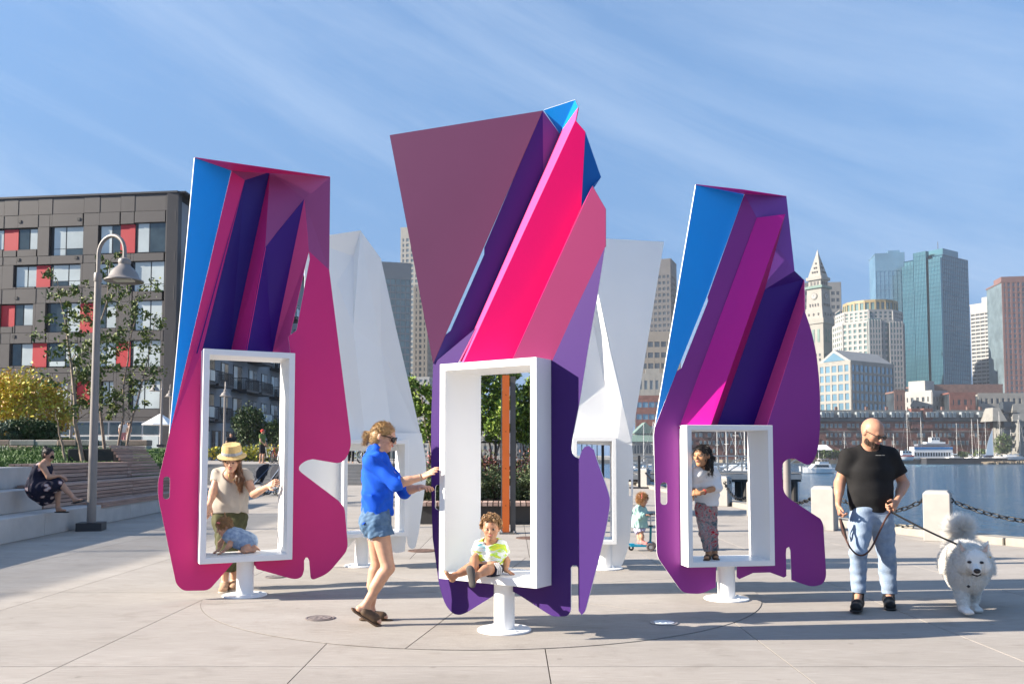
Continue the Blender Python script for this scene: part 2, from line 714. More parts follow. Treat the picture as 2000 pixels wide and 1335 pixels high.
def round_poly(pts, rads):
    """round chosen corners of a (u, z, off) outline"""
    out = []
    k = len(pts)
    for i, p in enumerate(pts):
        r = rads.get(i, 0.0)
        if r <= 0:
            out.append(p)
            continue
        a, c = Vector(pts[i - 1][:2]), Vector(pts[(i + 1) % k][:2])
        b2 = Vector(p[:2])
        da, dc = (a - b2), (c - b2)
        ra, rc = min(r, da.length * 0.45), min(r, dc.length * 0.45)
        A, C = b2 + da.normalized() * ra, b2 + dc.normalized() * rc
        for s in range(7):
            t = s / 6
            q = A * (1 - t) ** 2 + b2 * 2 * t * (1 - t) + C * t * t
            out.append((q.x, q.y, p[2]))
    return out


class Panel:
    def __init__(self, name, label, base, yaw, e, box_front_px, rim, back=0.27, group='folded turning panels on white posts'):
        """base: post foot; yaw: turn of the front normal from facing the camera (towards +x positive)"""
        self.root = thing(name, label, 'panel', base, group)
        self.n = Vector((math.sin(yaw), -math.cos(yaw), 0))
        self.ux = Vector((math.cos(yaw), math.sin(yaw), 0))
        self.o = Vector(base)
        self.frame = (self.o, self.ux, self.n)
        self.e = e
        x0, y0, x1, y1 = box_front_px
        tl = self.px(x0, y0, e)
        br = self.px(x1, y1, e)
        self.u0, self.u1 = tl[0], br[0]
        self.z1, self.z0 = tl[1], br[1]
        self.rim, self.back = rim, back

    def px(self, x, y, off=0.0):
        w = onplane(x, y, self.o + self.n * off, self.n)
        d = w - self.o
        return (d.dot(self.ux), w.z, off)

    def W(self, u, z, off):
        return self.o + self.ux * u + Vector((0, 0, z)) + self.n * off

    def pts(self, L):
        return [self.px(*p) if len(p) == 3 else self.px(p[0], p[1], 0.0) for p in L]

    def boxframe(self):
        u0, u1, z0, z1, r = self.u0, self.u1, self.z0, self.z1, self.rim
        f, bk = self.e, -self.back
        mb = MB()
        O = [(u0, z0), (u1, z0), (u1, z1), (u0, z1)]
        I = [(u0 + r, z0 + r), (u1 - r, z0 + r), (u1 - r, z1 - r), (u0 + r, z1 - r)]
        vs = [self.W(*p, f) for p in O] + [self.W(*p, f) for p in I] + [self.W(*p, bk) for p in O] + [self.W(*p, bk) for p in I]
        fs = []
        for i in range(4):
            j = (i + 1) % 4
            fs += [(i, j, 4 + j, 4 + i), (8 + i, 12 + i, 12 + j, 8 + j), (i, 8 + i, 8 + j, j), (4 + i, 4 + j, 12 + j, 12 + i)]
        mb.add(vs, fs)
        ob = mb.build('window_box', M_white, self.root)
        bevel(ob, 0.004, 2)
        return ob

    def post(self, r=0.083, plate=0.215):
        c = self.o
        ob = MB().lathe((c.x, c.y, c.z), [(r, 0.012), (r, self.z0 - 0.002)], 40).build('post', M_white, self.root)
        smooth_by_angle(ob)
        ob = MB().lathe((c.x, c.y, c.z), [(plate, 0.0055), (plate, 0.014), (plate - 0.004, 0.019), (r + 0.001, 0.021)], 56).build('base_plate', M_white, self.root)
        smooth_by_angle(ob)
        for k in range(4):
            a = k * math.pi / 2 + 0.6
            MB().lathe((c.x + 0.155 * math.cos(a), c.y + 0.155 * math.sin(a), c.z + 0.0195), [(0.016, 0), (0.016, 0.008), (0.011, 0.012)], 6).build('bolt', M_white, self.root)

    def facet(self, pts, col, label=None, holes=(), thick=0.008):
        return solid_facet('facet', pts, self.frame, col, self.root, holes, thick, label, 1 if (holes or not label or 'sheet' in label or 'blue' in label) else 0)

    def planar(self, refs, pts):
        """points of the picture laid on the plane through three (x, y, off) references"""
        r = [self.W(*self.px(*q)) for q in refs]
        nn = (r[1] - r[0]).cross(r[2] - r[0]).normalized()
        out = []
        for x, y in pts:
            d = onplane(x, y, r[0], nn) - self.o
            out.append((d.dot(self.ux), d.z + self.o.z, d.dot(self.n)))
        return out

    def opening(self, off=0.0):
        i = 0.004
        return [(self.u0 + i, self.z0 + i, off), (self.u1 - i, self.z0 + i, off), (self.u1 - i, self.z1 - i, off), (self.u0 + i, self.z1 - i, off)]


def paint(name, col, rough=0.42, spec=0.35):
    return mat('paint_' + name, col, rough, var=0.03, vscale=1.2, spec=spec, bump=0.02, bscale=5, bdist=0.004)


PT = dict(
    magenta=paint('magenta', (0.74, 0.028, 0.20)), pink=paint('pink', (0.92, 0.09, 0.36)), blue=paint('blue', (0.0, 0.34, 0.95)),
    navy=paint('navy', (0.030, 0.018, 0.19), 0.5, 0.25), indigo=paint('indigo', (0.040, 0.006, 0.19), 0.5, 0.25), mauve=paint('mauve', (0.38, 0.075, 0.23)), shademauve=paint('shaded_mauve', (0.115, 0.031, 0.092), 0.5, 0.3),  # centre mauve is darkened: the facet's shade is put into its colour
    violet=paint('violet', (0.20, 0.060, 0.36)), purple=paint('purple', (0.052, 0.018, 0.135), 0.6, 0.15), plum=paint('plum', (0.26, 0.030, 0.26)),
    hotpink=paint('hotpink', (0.80, 0.0, 0.15), 0.6, 0.2), rose=paint('rose', (0.235, 0.022, 0.10), 0.55, 0.2), skyblue=paint('skyblue', (0.0, 0.24, 0.70)),
    lilac=paint('lilac', (0.13, 0.07, 0.27), 0.6, 0.2), fuchsia=paint('fuchsia', (0.62, 0.006, 0.30)), crimson=paint('crimson', (0.40, 0.005, 0.12)),
    litepink=paint('litepink', (0.74, 0.075, 0.25), 0.5, 0.2), deepblue=paint('deepblue', (0.0, 0.13, 0.48)))

# ---------------- left panel (magenta)
A = Panel('folded_panel', 'tall magenta folded panel with a blue upper corner and a hat-wearing woman behind its frame', G(478, 1163), R(26), 0.20, (398, 680, 571, 1092), 0.058)
cA = PT
ol = A.pts([(331, 846), (308, 943), (309, 972), (344, 1140), (358, 1153), (408, 1152), (457, 1096), (458, 1060), (499, 1060), (500, 1110), (576, 1131), (590, 1126), (594, 1112), (594, 1094),
            (597, 1088), (601, 1088), (604, 1094), (606, 1132), (640, 1120), (662, 1094), (680, 1072), (673, 990), (660, 976), (583, 918), (584, 908), (597, 899), (611, 896), (668, 907), (686, 876),
            (643, 527), (603, 490), (604, 504), (586, 604), (577, 650), (569, 690), (400, 690), (455, 348)])
ol = round_poly(ol, {1: .05, 3: .03, 12: .05, 20: .12, 21: .06, 27: .06, 28: .06})
# keep the outline a simple ring: window opening cut as a hole
hs = [A.px(319, 931)[0], A.px(332, 931)[0], A.px(325, 974)[1], A.px(325, 930)[1]]
main = A.pts([(331, 846), (308, 943), (309, 972), (344, 1140), (358, 1153), (408, 1152), (457, 1096), (458, 1090)])
main_r = A.pts([(499, 1090), (500, 1110), (576, 1131), (590, 1126), (594, 1112), (594, 1094), (597, 1088), (601, 1088), (604, 1094), (607, 1133), (640, 1120), (662, 1094), (680, 1072), (673, 990), (660, 976),
                (583, 918), (585, 908), (597, 899), (611, 896), (670, 906), (687, 872), (643, 527), (603, 490), (605, 506), (579, 645), (563, 657)])
inner = [(A.u1 - .004, A.z1 - .004, 0), (A.u1 - .004, A.z0 + .004, 0), (A.u0 + .004, A.z0 + .004, 0), (A.u0 + .004, A.z1 - .004, 0)]
# left half + right half meet under the window box
left_half = main + [(A.px(470, 1062)[0], A.z0 + .004, 0), (A.u0 + .004, A.z0 + .004, 0), (A.u0 + .004, A.z1 - .004, 0)] + A.pts([(478, 352, -.125), (452, 334, -.10)])
left_half = round_poly(left_half, {1: .06, 2: .06, 3: .04, 4: .04, 5: .05})
A.facet(left_half, cA['magenta'], 'magenta sheet left of the window', holes=[rrect(hs[0], hs[1], hs[2], hs[3], 0.028)])
right_half = [(A.px(485, 1062)[0], A.z0 + .004, 0)] + main_r + [(A.u1 - .004, A.z1 - .004, 0), (A.u1 - .004, A.z0 + .004, 0)]
right_half = round_poly(right_half, {2: .02, 3: .07, 4: .07, 10: .05, 11: .15, 12: .1, 13: .08, 14: .05, 15: .02, 16: .06, 17: .06, 18: .06, 20: .1, 21: .1})
A.facet(right_half, cA['magenta'], 'magenta sheet right of the window')
A.facet(A.pts([(380, 308, .22), (331, 846, .012), (452, 333, -.10)]), cA['blue'], 'bright blue facet')
A.facet(A.pts([(478, 352, -.125), (384, 690, -.012), (450, 690, -.22), (527, 336, -.20)]), cA['navy'], 'navy facet')
A.facet(A.pts([(452, 333, -.10), (478, 352, -.125), (527, 336, -.20)]), cA['mauve'], 'small mauve facet')
A.facet(A.pts([(527, 336, -.20), (450, 690, -.22), (480, 690, .03), (518, 483, .03)]), cA['magenta'], 'narrow magenta facet')
A.facet(A.pts([(527, 336, -.20), (518, 483, .03), (594, 390, -.06), (603, 490, 0), (643, 527, 0), (645, 346, .03)]), cA['mauve'], 'mauve facet')
A.facet(A.pts([(518, 483, .03), (480, 690, .03), (532, 690, -.22), (594, 390, -.04)]), cA['indigo'], 'indigo facet')
A.facet(A.pts([(594, 390, -.04), (532, 690, -.22), (565, 690, -.01), (566, 655, -.01), (598, 508, -.004), (603, 490, 0.0)]), cA['litepink'], 'light pink facet')
cap = MB().slabpoly([A.W(*A.px(380, 308, .22)), A.W(*A.px(452, 333, -.10)), A.W(*A.px(478, 336, -.13)), A.W(*A.px(527, 336, -.18)), A.W(*A.px(645, 346, .03))], 0.006)
cap.build('top_plate', cA['magenta'], A.root)
A.boxframe()
A.post()

# ---------------- centre panel
B = Panel('folded_panel', 'tallest folded panel in hot pink and purple with a toddler sitting in its frame', G(985, 1231), R(-34), 0.21, (859, 711, 1048.5, 1149), 0.058, back=0.29)
s = B.pts([(846, 710), (842, 820), (842, 920), (843, 985), (845, 1050), (857, 1138), (868, 1178), (884, 1198), (902, 1201), (962, 1164), (978, 1154), (978, 1120)])
bl = s + [(B.u0 + .004, B.z0 + .004, 0), (B.u0 + .004, B.z1 - .004, 0)] + B.pts([(897, 704), (930, 640)])
bl = round_poly(bl, {3: .2, 6: .08, 7: .1, 8: .1, 9: .05})
hb = [B.px(850, 950)[0], B.px(864, 950)[0], B.px(855, 995)[1], B.px(855, 946)[1]]
B.facet(bl, cA['purple'], 'purple sheet left of the window', holes=[rrect(hb[0], hb[1], hb[2], hb[3], 0.03)])
s = B.pts([(990, 1120), (990, 1150), (1008, 1157), (1066, 1195), (1080, 1203), (1108, 1203), (1115, 1193), (1115, 1107), (1119, 1103), (1126, 1103), (1129, 1108), (1130, 1192), (1136, 1200), (1143, 1193), (1180, 1050),
           (1192, 985), (1190, 965), (1164, 893), (1160, 878), (1150, 870), (1142, 872), (1136, 880), (1131, 895), (1120, 890), (1115, 878), (1118, 855), (1132, 785), (1152, 660), (1168, 570), (1183, 474), (1078, 705, -.006)])
br_ = s + [(B.u1 - .004, B.z1 - .004, 0), (B.u1 - .004, B.z0 + .004, 0)]
br_ = round_poly(br_, {2: .1, 3: .05, 4: .05, 5: .04, 6: .04, 13: .03, 14: .3, 15: .1, 16: .1, 17: .04, 23: .03, 24: .05})
B.facet(br_, cA['purple'], 'purple sheet right of the window')
B.facet(B.planar([(761, 264, .46), (846, 710, .012), (1060, 216, .06)], [(761, 264), (846, 710), (870, 653), (944, 484), (1060, 216)]), cA['shademauve'], 'large dull mauve facet with shade put into its colour')
NV = B.planar([(1060, 216, .06), (846, 710, .004), (1061, 335, -.10)], [(1060, 216), (946, 484), (946, 497), (880, 646), (871, 653), (846, 710), (897, 704), (930, 632), (1061, 335)])
B.facet(NV, cA['navy'], 'navy facet')
B.facet(B.pts([(1060, 216, .06), (1061, 335, -.10), (1093, 261, -.10)]), cA['lilac'], 'lilac triangular facet')
B.facet(B.pts([(1062, 215, .06), (1093, 261, -.10), (1129, 210, .14), (1123, 195, .14)]), cA['skyblue'], 'sky blue top facet')
B.facet(B.pts([(1129, 210, .14), (1093, 261, -.10)]) + [NV[8], NV[7], NV[6]] + B.pts([(905, 708, .06), (1124, 235, .16)]), cA['litepink'], 'light pink ridge facet')
B.facet(B.planar([(1124, 235, .16), (905, 708, .06), (998, 708, -.10)], [(1124, 235), (905, 708), (998, 708), (1135, 405), (1143, 257)]), cA['hotpink'], 'hot pink facet')
B.facet(B.pts([(1143, 257, -.05), (1135, 405, -.12), (1157, 363, -.12), (1174, 346, -.2)]), cA['deepblue'], 'deep blue facet')
B.facet(B.planar([(1157, 363, .06), (998, 708, .05), (1183, 480, .0)], [(1157, 363), (998, 708), (1085, 708), (1183, 480), (1183, 408)]), cA['rose'], 'rose facet')
B.facet(B.pts([(1134.5, 405, -.12), (997.5, 708, -.10), (998.5, 708, .05), (1157, 363, .06)]), cA['crimson'], 'hidden crimson return facet')
B.boxframe()
B.post()

# ---------------- right panel
C = Panel('folded_panel', 'folded panel in plum and blue with a girl in white standing in its frame', G(1419, 1170), R(9), 0.20, (1341, 829, 1514, 1104), 0.050)
s = C.pts([(1279, 834), (1277, 850), (1280, 980), (1283, 1086), (1330, 1153), (1343, 1158), (1369, 1159), (1398, 1146), (1399, 1103), (1419, 1060)])
cl = s + [(C.px(1419, 1060)[0], C.z0 + .004, 0), (C.u0 + .004, C.z0 + .004, 0), (C.u0 + .004, C.z1 - .004, 0)] + C.pts([(1327, 836), (1478, 425), (1454, 379), (1382, 580), (1383, 588), (1331, 718), (1322, 724)])
cl = [p for i, p in enumerate(cl) if i not in (9, 10)]
cl = round_poly(cl, {3: .06, 4: .05, 5: .04, 6: .05})
hc = [C.px(1290, 960)[0], C.px(1303, 960)[0], C.px(1296, 985)[1], C.px(1296, 941)[1]]
C.facet(cl, cA['plum'], 'plum sheet left of the window', holes=[rrect(hc[0], hc[1], hc[2], hc[3], 0.03)])
s = C.pts([(1439, 1103), (1439, 1126), (1444, 1130), (1471, 1118), (1504, 1117), (1531, 1127), (1536, 1124), (1535, 1080), (1536, 1070), (1541, 1067), (1544, 1074), (1546, 1132), (1581, 1144), (1592, 1144), (1607, 1140), (1614, 1126),
           (1608, 1022), (1602, 1012), (1540, 972), (1530, 959), (1527, 912), (1530, 902), (1540, 895), (1552, 895), (1574, 907), (1583, 906), (1590, 898), (1598, 877), (1602, 830), (1602, 760), (1595, 690), (1584, 642), (1571, 605), (1497, 836)])
cr = s + [(C.u1 - .004, C.z1 - .004, 0), (C.u1 - .004, C.z0 + .004, 0)]
cr = round_poly(cr, {12: .06, 13: .06, 14: .06, 15: .06, 16: .06, 18: .05, 19: .06, 20: .05, 21: .04, 22: .04, 24: .04, 25: .04, 26: .05, 27: .1, 28: .3, 29: .4, 30: .3, 31: .3})
C.facet(cr, cA['plum'], 'plum sheet right of the window')
C.facet(C.pts([(1359, 361, .30), (1279, 833, .012), (1322, 724, .0), (1380, 580, -.01), (1454, 379, -.04)]), cA['blue'], 'bright blue facet')
C.facet(C.pts([(1454, 379, -.02), (1478, 425, .0), (1534, 418, -.10), (1494, 565, -.10), (1552, 529, 0), (1536, 384, .03)]), cA['violet'], 'violet facet')
C.facet(C.pts([(1478, 425, .004), (1326, 836, .02), (1386, 836, .14), (1534, 418, .10)]), cA['fuchsia'], 'fuchsia facet')
C.facet(C.pts([(1534, 418, .10), (1386, 836, .14), (1399, 836, -.16), (1494, 565, -.10)]), cA['crimson'], 'dark crimson facet')
C.facet(C.pts([(1494, 565, -.10), (1399, 836, -.16), (1470, 836, -.24), (1570, 546, -.18), (1551, 528, -.05)]), cA['indigo'], 'indigo facet')
C.facet(C.pts([(1570, 546, -.18), (1470, 836, -.24), (1496, 836, 0), (1571, 605, 0)]), cA['pink'], 'pink facet')
cap = MB().slabpoly([C.W(*C.px(1359, 361, .30)), C.W(*C.px(1454, 379, -.03)), C.W(*C.px(1536, 384, .03)), C.W(*C.px(1450, 371, .18))], 0.006)
cap.build('top_plate', cA['fuchsia'], C.root)
C.boxframe()
C.post()

# ---------------- rear panels, white backs towards us
def rear_panel(label, foot, yaw, box_px, outline, facets, slit=None, handle=None, rounds=None, mainpx=None):
    Q = Panel('folded_panel', label, foot, yaw, 0.27, box_px, 0.05, back=0.20)
    pts = Q.pts(outline)
    pts = round_poly(pts, rounds or {})
    holes = [Q.opening()]
    if handle:
        h = [Q.px(handle[0], handle[1])[0], Q.px(handle[2], handle[1])[0], Q.px(handle[0], handle[3])[1], Q.px(handle[0], handle[1])[1]]
        holes.append(rrect(h[0], h[1], h[2], h[3], min(0.03, (h[1] - h[0]) * 0.45)))
    Q.facet(pts, M_white, None, holes=holes)
    for f in facets:
        Q.facet(Q.pts(f), M_white)
    Q.boxframe()
    Q.post()
    return Q


D = rear_panel('white-backed folded panel behind the woman in the blue shirt', G(706, 1105), R(22), (672, 858, 797, 1046),
               [(602, 1000), (584, 920), (590, 846), (600, 845), (823, 845), (832, 899), (833, 930), (818, 1040), (811, 1070), (800, 1071), (796, 1060), (794, 1046), (790, 1076), (772, 1080), (730, 1052), (700, 1045), (655, 1095), (640, 1110), (625, 1100)],
               [[(596, 466, .12), (590, 880, .01), (655, 880, .01), (640, 700, -.05), (690, 500, -.02), (704, 450, .1)],
                [(704, 450, .1), (690, 500, -.02), (640, 500, -.02), (640, 700, -.05), (655, 880, .01), (716, 880, .01), (690, 640, .06)],
                [(704, 450, .1), (690, 640, .06), (716, 880, .01), (770, 880, -.08), (744, 680, -.10)],
                [(704, 450, .1), (744, 680, -.10), (770, 880, -.08), (829, 880, .004), (826, 866, .004), (774, 643, .02), (744, 505, .04)]],
               rounds={0: .05, 1: .05, 5: .1, 6: .1, 7: .05, 8: .05, 9: .05, 13: .05})
E = rear_panel('white-backed folded panel between the toddler panel and the girl on the scooter', G(1182, 1110), R(-3), (1119, 853, 1205, 1063),
               [(1122, 1010), (1110, 930), (1117, 848), (1118, 845), (1180, 845), (1233, 845), (1237, 900), (1236, 990), (1229, 1063), (1218, 1097), (1210, 1110), (1188, 1100), (1185, 1075), (1170, 1062), (1150, 1075), (1135, 1060)],
               [[(1150, 464, .12), (1297, 472, -.12), (1233, 862, .0), (1216, 782, .03), (1189, 669, .06), (1168, 572, .10)],
                [(1150, 464, .12), (1168, 572, .10), (1188, 669, .07), (1215, 784, .04), (1233, 862, .004), (1205, 870, .004), (1160, 640, -.05), (1140, 560, 0)],
                [(1150, 464, .12), (1140, 560, 0), (1160, 640, -.05), (1205, 870, .004), (1119, 866, .004), (1128, 795, .004)]],
               handle=(1228, 936, 1232.5, 968), rounds={4: 0, 6: .1, 7: .2, 8: .1, 9: .06, 10: .05, 11: .04})
# ================================================================== foliage helpers
def leaf_mesh(name, pts, size, mats, parent, up=0.35, kind=None, seed=1, shape=1.7):
    """small two-triangle leaves at the given points"""
    rg = np.random.default_rng(seed)
    pts = np.asarray(pts, dtype=np.float64)
    n = len(pts)
    a = rg.normal(size=(n, 3))
    a[:, 2] += up * rg.normal(size=n)
    a /= np.linalg.norm(a, axis=1)[:, None]
    b = rg.normal(size=(n, 3))
    b -= a * (a * b).sum(1)[:, None]
    b /= np.linalg.norm(b, axis=1)[:, None]
    c = np.cross(a, b)
    s = size * rg.uniform(0.6, 1.3, size=n)[:, None]
    v = np.empty((n, 4, 3))
    v[:, 0] = pts - a * s * 0.5 * shape
    v[:, 1] = pts + b * s * 0.42 + c * s * 0.1
    v[:, 2] = pts + a * s * 0.5 * shape
    v[:, 3] = pts - b * s * 0.42 + c * s * 0.1
    idx = np.arange(n)[:, None] * 4
    f = np.concatenate([idx + np.array([[0, 1, 2]]), idx + np.array([[0, 2, 3]])])
    k = len(mats)
    m = rg.integers(0, k, size=n)
    o = mesh_obj(name, v.reshape(-1, 3), [tuple(x) for x in f.tolist()], mats, parent, np.concatenate([m, m]), False, kind)
    return o


def leaf_mat(name, c1, c2, rough=0.55):
    m = mat(name, c1, rough, col2=c2, vscale=1.7, spec=0.3)
    b = m.node_tree.nodes['Principled BSDF']
    b.inputs['Subsurface Weight'].default_value = 0.0
    return m


L_birch = [leaf_mat('birch_leaf_dark', (0.04, 0.075, 0.018), (0.07, 0.11, 0.025)), leaf_mat('birch_leaf', (0.08, 0.13, 0.025), (0.13, 0.18, 0.04)), leaf_mat('birch_leaf_pale', (0.12, 0.16, 0.03), (0.19, 0.21, 0.04))]
L_yellow = [leaf_mat('yellow_leaf', (0.58, 0.47, 0.04), (0.70, 0.58, 0.08)), leaf_mat('yellow_leaf_green', (0.36, 0.38, 0.05), (0.50, 0.46, 0.06)), leaf_mat('orange_leaf', (0.42, 0.20, 0.04), (0.48, 0.30, 0.05))]
L_hedge = [leaf_mat('hedge_leaf', (0.02, 0.045, 0.012), (0.045, 0.075, 0.02)), leaf_mat('hedge_leaf_2', (0.035, 0.07, 0.02), (0.06, 0.10, 0.03))]
L_blue = [leaf_mat('bluish_leaf', (0.045, 0.085, 0.055), (0.08, 0.12, 0.075))]
L_low = [leaf_mat('low_shrub_leaf', (0.05, 0.085, 0.03), (0.09, 0.13, 0.05)), leaf_mat('low_shrub_leaf_2', (0.10, 0.14, 0.06), (0.15, 0.18, 0.09))]
L_rose = [leaf_mat('rose_leaf', (0.05, 0.07, 0.02), (0.09, 0.10, 0.03)), leaf_mat('rose_leaf_red', (0.14, 0.05, 0.03), (0.20, 0.08, 0.05)), leaf_mat('rose_bloom', (0.55, 0.20, 0.22), (0.65, 0.32, 0.32))]
L_lime = [leaf_mat('lime_leaf', (0.08, 0.15, 0.02), (0.15, 0.24, 0.03)), leaf_mat('lime_leaf_2', (0.16, 0.24, 0.03), (0.26, 0.34, 0.05)), leaf_mat('lime_leaf_dark', (0.04, 0.08, 0.015), (0.07, 0.11, 0.02))]
M_bark = mat('pale_bark', (0.26, 0.20, 0.16), 0.9, var=0.35, vscale=14, stretch=(1, 1, 0.35), bump=0.5, bscale=30)
M_twig = mat('dark_twig', (0.08, 0.06, 0.045), 0.9, var=0.3, vscale=20)


def make_tree(label, base, top, spread, nleaf, leafsize, leaves, trunk_r=0.05, nbr=26, start=0.28, group=None, seed=1, stems=None, cat='tree', name='birch_tree', droop=0.1, bark=None):
    rg = random.Random(seed)
    base, top = Vector(base), Vector(top)
    root = thing(name, label, cat, base, group)
    tm = MB()
    bm_ = MB()
    pts = []
    stems = stems or [(base, top)]
    for sb, st in stems:
        sb, st = Vector(sb), Vector(st)
        H = (st - sb).length
        n = 9
        wob = [Vector((rg.uniform(-1, 1), rg.uniform(-1, 1), 0)) * H * 0.014 for _ in range(n + 1)]
        path = [sb.lerp(st, k / n) + (wob[k] if 0 < k < n else Vector()) for k in range(n + 1)]
        tm.tube(path, [trunk_r * (1 - 0.86 * k / n) for k in range(n + 1)], 8)
        for b in range(nbr):
            t = start + (1 - start) * (b + rg.random()) / nbr
            i = min(n - 1, int(t * n))
            p0 = path[i].lerp(path[i + 1], t * n - i)
            ang = rg.uniform(0, 2 * math.pi)
            L = spread * (0.45 + 0.75 * rg.random()) * (1.08 - 0.75 * abs(t - 0.45))
            d = Vector((math.cos(ang), math.sin(ang), rg.uniform(0.25, 0.9))).normalized()
            p1 = p0 + d * L * 0.5
            p2 = p1 + (d + Vector((rg.uniform(-.4, .4), rg.uniform(-.4, .4), rg.uniform(-.5, .1) - droop))).normalized() * L * 0.5
            r0 = max(0.006, trunk_r * 0.34 * (1 - t))
            bm_.tube([p0, p1, p2], [r0, r0 * 0.6, r0 * 0.25], 5)
            m = max(3, int(nleaf / nbr / len(stems)))
            nc = 4
            for c in range(nc):
                q = p1.lerp(p2, rg.random()) if c else p2
                tw = q + Vector((rg.gauss(0, 1), rg.gauss(0, 1), rg.gauss(0, .8))) * L * 0.16
                bm_.tube([q, tw], [r0 * 0.3 + 0.002, 0.002], 4)
                for _ in range(m // nc):
                    u = rg.random()
                    pts.append(q.lerp(tw, u) + Vector((rg.gauss(0, 1), rg.gauss(0, 1), rg.gauss(0, 1))) * L * 0.105)
    smooth_by_angle(tm.build('trunk', bark or M_bark, root), 60)
    bm_.build('branches', M_twig, root)
    leaf_mesh('crown', pts, leafsize, leaves, root, seed=seed)
    return root


def make_shrub(name, label, c, rad, nleaf, leafsize, leaves, seed=1, clumps=60, cat='shrub', group=None, stemr=0.012):
    rg = np.random.default_rng(seed)
    c = Vector(c)
    root = thing(name, label, cat, c, group)
    u = rg.normal(size=(clumps, 3))
    u /= np.linalg.norm(u, axis=1)[:, None]
    rr = rg.uniform(0.35, 1.0, size=clumps) ** 0.5
    cc = u * rr[:, None] * np.array(rad) + np.array([0, 0, rad[2]])
    cc[:, 2] = np.maximum(cc[:, 2], 0.06)
    k = rg.integers(0, clumps, size=nleaf)
    sc = np.array(rad) * (1.5 / clumps ** (1 / 3)) * 0.42
    pts = cc[k] + rg.normal(size=(nleaf, 3)) * sc
    pts[:, 2] = np.abs(pts[:, 2])
    pts += np.array(c)
    sm = MB()
    for i in range(min(40, clumps)):
        e = cc[i] + np.array(c)
        b0 = Vector(c) + Vector((rg.normal() * rad[0] * .12, rg.normal() * rad[1] * .12, 0))
        sm.tube([b0, b0.lerp(Vector(e), .5) + Vector((0, 0, rad[2] * .1)), e], [stemr * 1.5, stemr, stemr * .4], 4)
    sm.build('stems', M_twig, root)
    leaf_mesh('foliage', pts, leafsize, leaves, root, seed=seed + 5)
    return root


# ================================================================== left: stepped seating, timber benches
M_step = mat('step_concrete', (0.50, 0.47, 0.445), 0.85, var=0.10, vscale=2.5, bump=0.25, bscale=70, detail=8)
M_timber = mat('weathered_timber', (0.34, 0.22, 0.175), 0.8, var=0.28, vscale=5, stretch=(1, 0.25, 6), bump=0.4, bscale=24)
M_timber2 = mat('weathered_timber_pale', (0.44, 0.31, 0.255), 0.8, var=0.22, vscale=5, stretch=(1, 0.25, 6), bump=0.4, bscale=24)
TD = Vector((-0.082, 0.9966, 0)).normalized()
TN = Vector((-TD.y, TD.x, 0))            # towards the lawn
T0 = Vector((-7.80, 11.0, 0))


def TP(t, off, z=0.0):
    return T0 + TD * t + TN * off + Vector((0, 0, z))


def along_block(name, t0, t1, o0, o1, z0, z1, m, parent, bev=0.012):
    q = [TP(t0, o0), TP(t1, o0), TP(t1, o1), TP(t0, o1)]
    ob = MB().prism([(p.x, p.y) for p in q], z0, z1).build(name, m, parent)
    if bev:
        bevel(ob, bev, 2)
    return ob


steps = thing('concrete_terrace', 'three pale concrete seating tiers with the woman in the floral dress on them', 'seating', TP(2, 0))
for k, (zt, o0, tend, L) in enumerate(((0.39, 0.0, 13.6, 2.05), (0.78, 0.52, 5.0, 2.3), (1.17, 1.04, 5.7, 2.3))):
    t = -2.2 + 0.7 * k
    while t < tend - 0.3:
        t1 = min(t + L, tend)
        along_block('concrete_block', t + 0.005, t1 - 0.005, o0, o0 + (0.60 if k < 2 else 0.55), zt - 0.388 if k else 0.0, zt, M_step, steps)
        t = t1

bench = thing('timber_bench', 'weathered timber slatted bench stepping up beside the lawn', 'bench', TP(8, 0.4))


def slats(t0, t1, seg, o, z0, n, h, gap, tilt=0.0, th=0.045):
    t = t0
    while t < t1 - 0.05:
        e = min(t + seg, t1)
        for i in range(n):
            z = z0 + i * (h + gap)
            oo = o + tilt * i * (h + gap)
            q = [TP(t + .008, oo), TP(e - .008, oo), TP(e - .008, oo + th), TP(t + .008, oo + th)]
            ob = MB().prism([(p.x, p.y) for p in q], z, z + h).build('slat', M_timber if (i * 7 + int(t * 3)) % 3 else M_timber2, bench)
        t = e


def planks(t0, t1, seg, o0, n, w, gap, z, th=0.045):
    t = t0
    while t < t1 - 0.05:
        e = min(t + seg, t1)
        for i in range(n):
            along_block('plank', t + .008, e - .008, o0 + i * (w + gap), o0 + i * (w + gap) + w, z, z + th, M_timber2 if (i + int(t)) % 2 else M_timber, bench, 0)
        t = e


slats(5.02, 13.5, 2.3, 0.505, 0.405, 5, 0.064, 0.014)
planks(5.02, 13.5, 2.3, 0.50, 4, 0.115, 0.012, 0.792)
slats(5.72, 11.0, 2.5, 1.03, 0.85, 4, 0.070, 0.016)
planks(5.72, 11.0, 2.5, 1.02, 4, 0.11, 0.012, 1.18)
planks(6.4, 13.5, 2.5, -0.02, 4, 0.118, 0.012, 0.392)
slats(6.4, 13.5, 2.5, -0.03, 0.33, 1, 0.06, 0.014)
slats(11.0, 13.5, 1.25, 1.02, 0.86, 10, 0.066, 0.014, tilt=0.75)
dk = MB()
for a, b2, o0, z0, z1 in ((5.06, 13.45, 0.56, 0.40, 0.78), (5.76, 10.95, 1.09, 0.8, 1.17)):
    q = [TP(a, o0), TP(b2, o0), TP(b2, o0 + .45), TP(a, o0 + .45)]
    dk.prism([(p.x, p.y) for p in q], z0, z1)
dk.build('bench_core', M_black, bench)

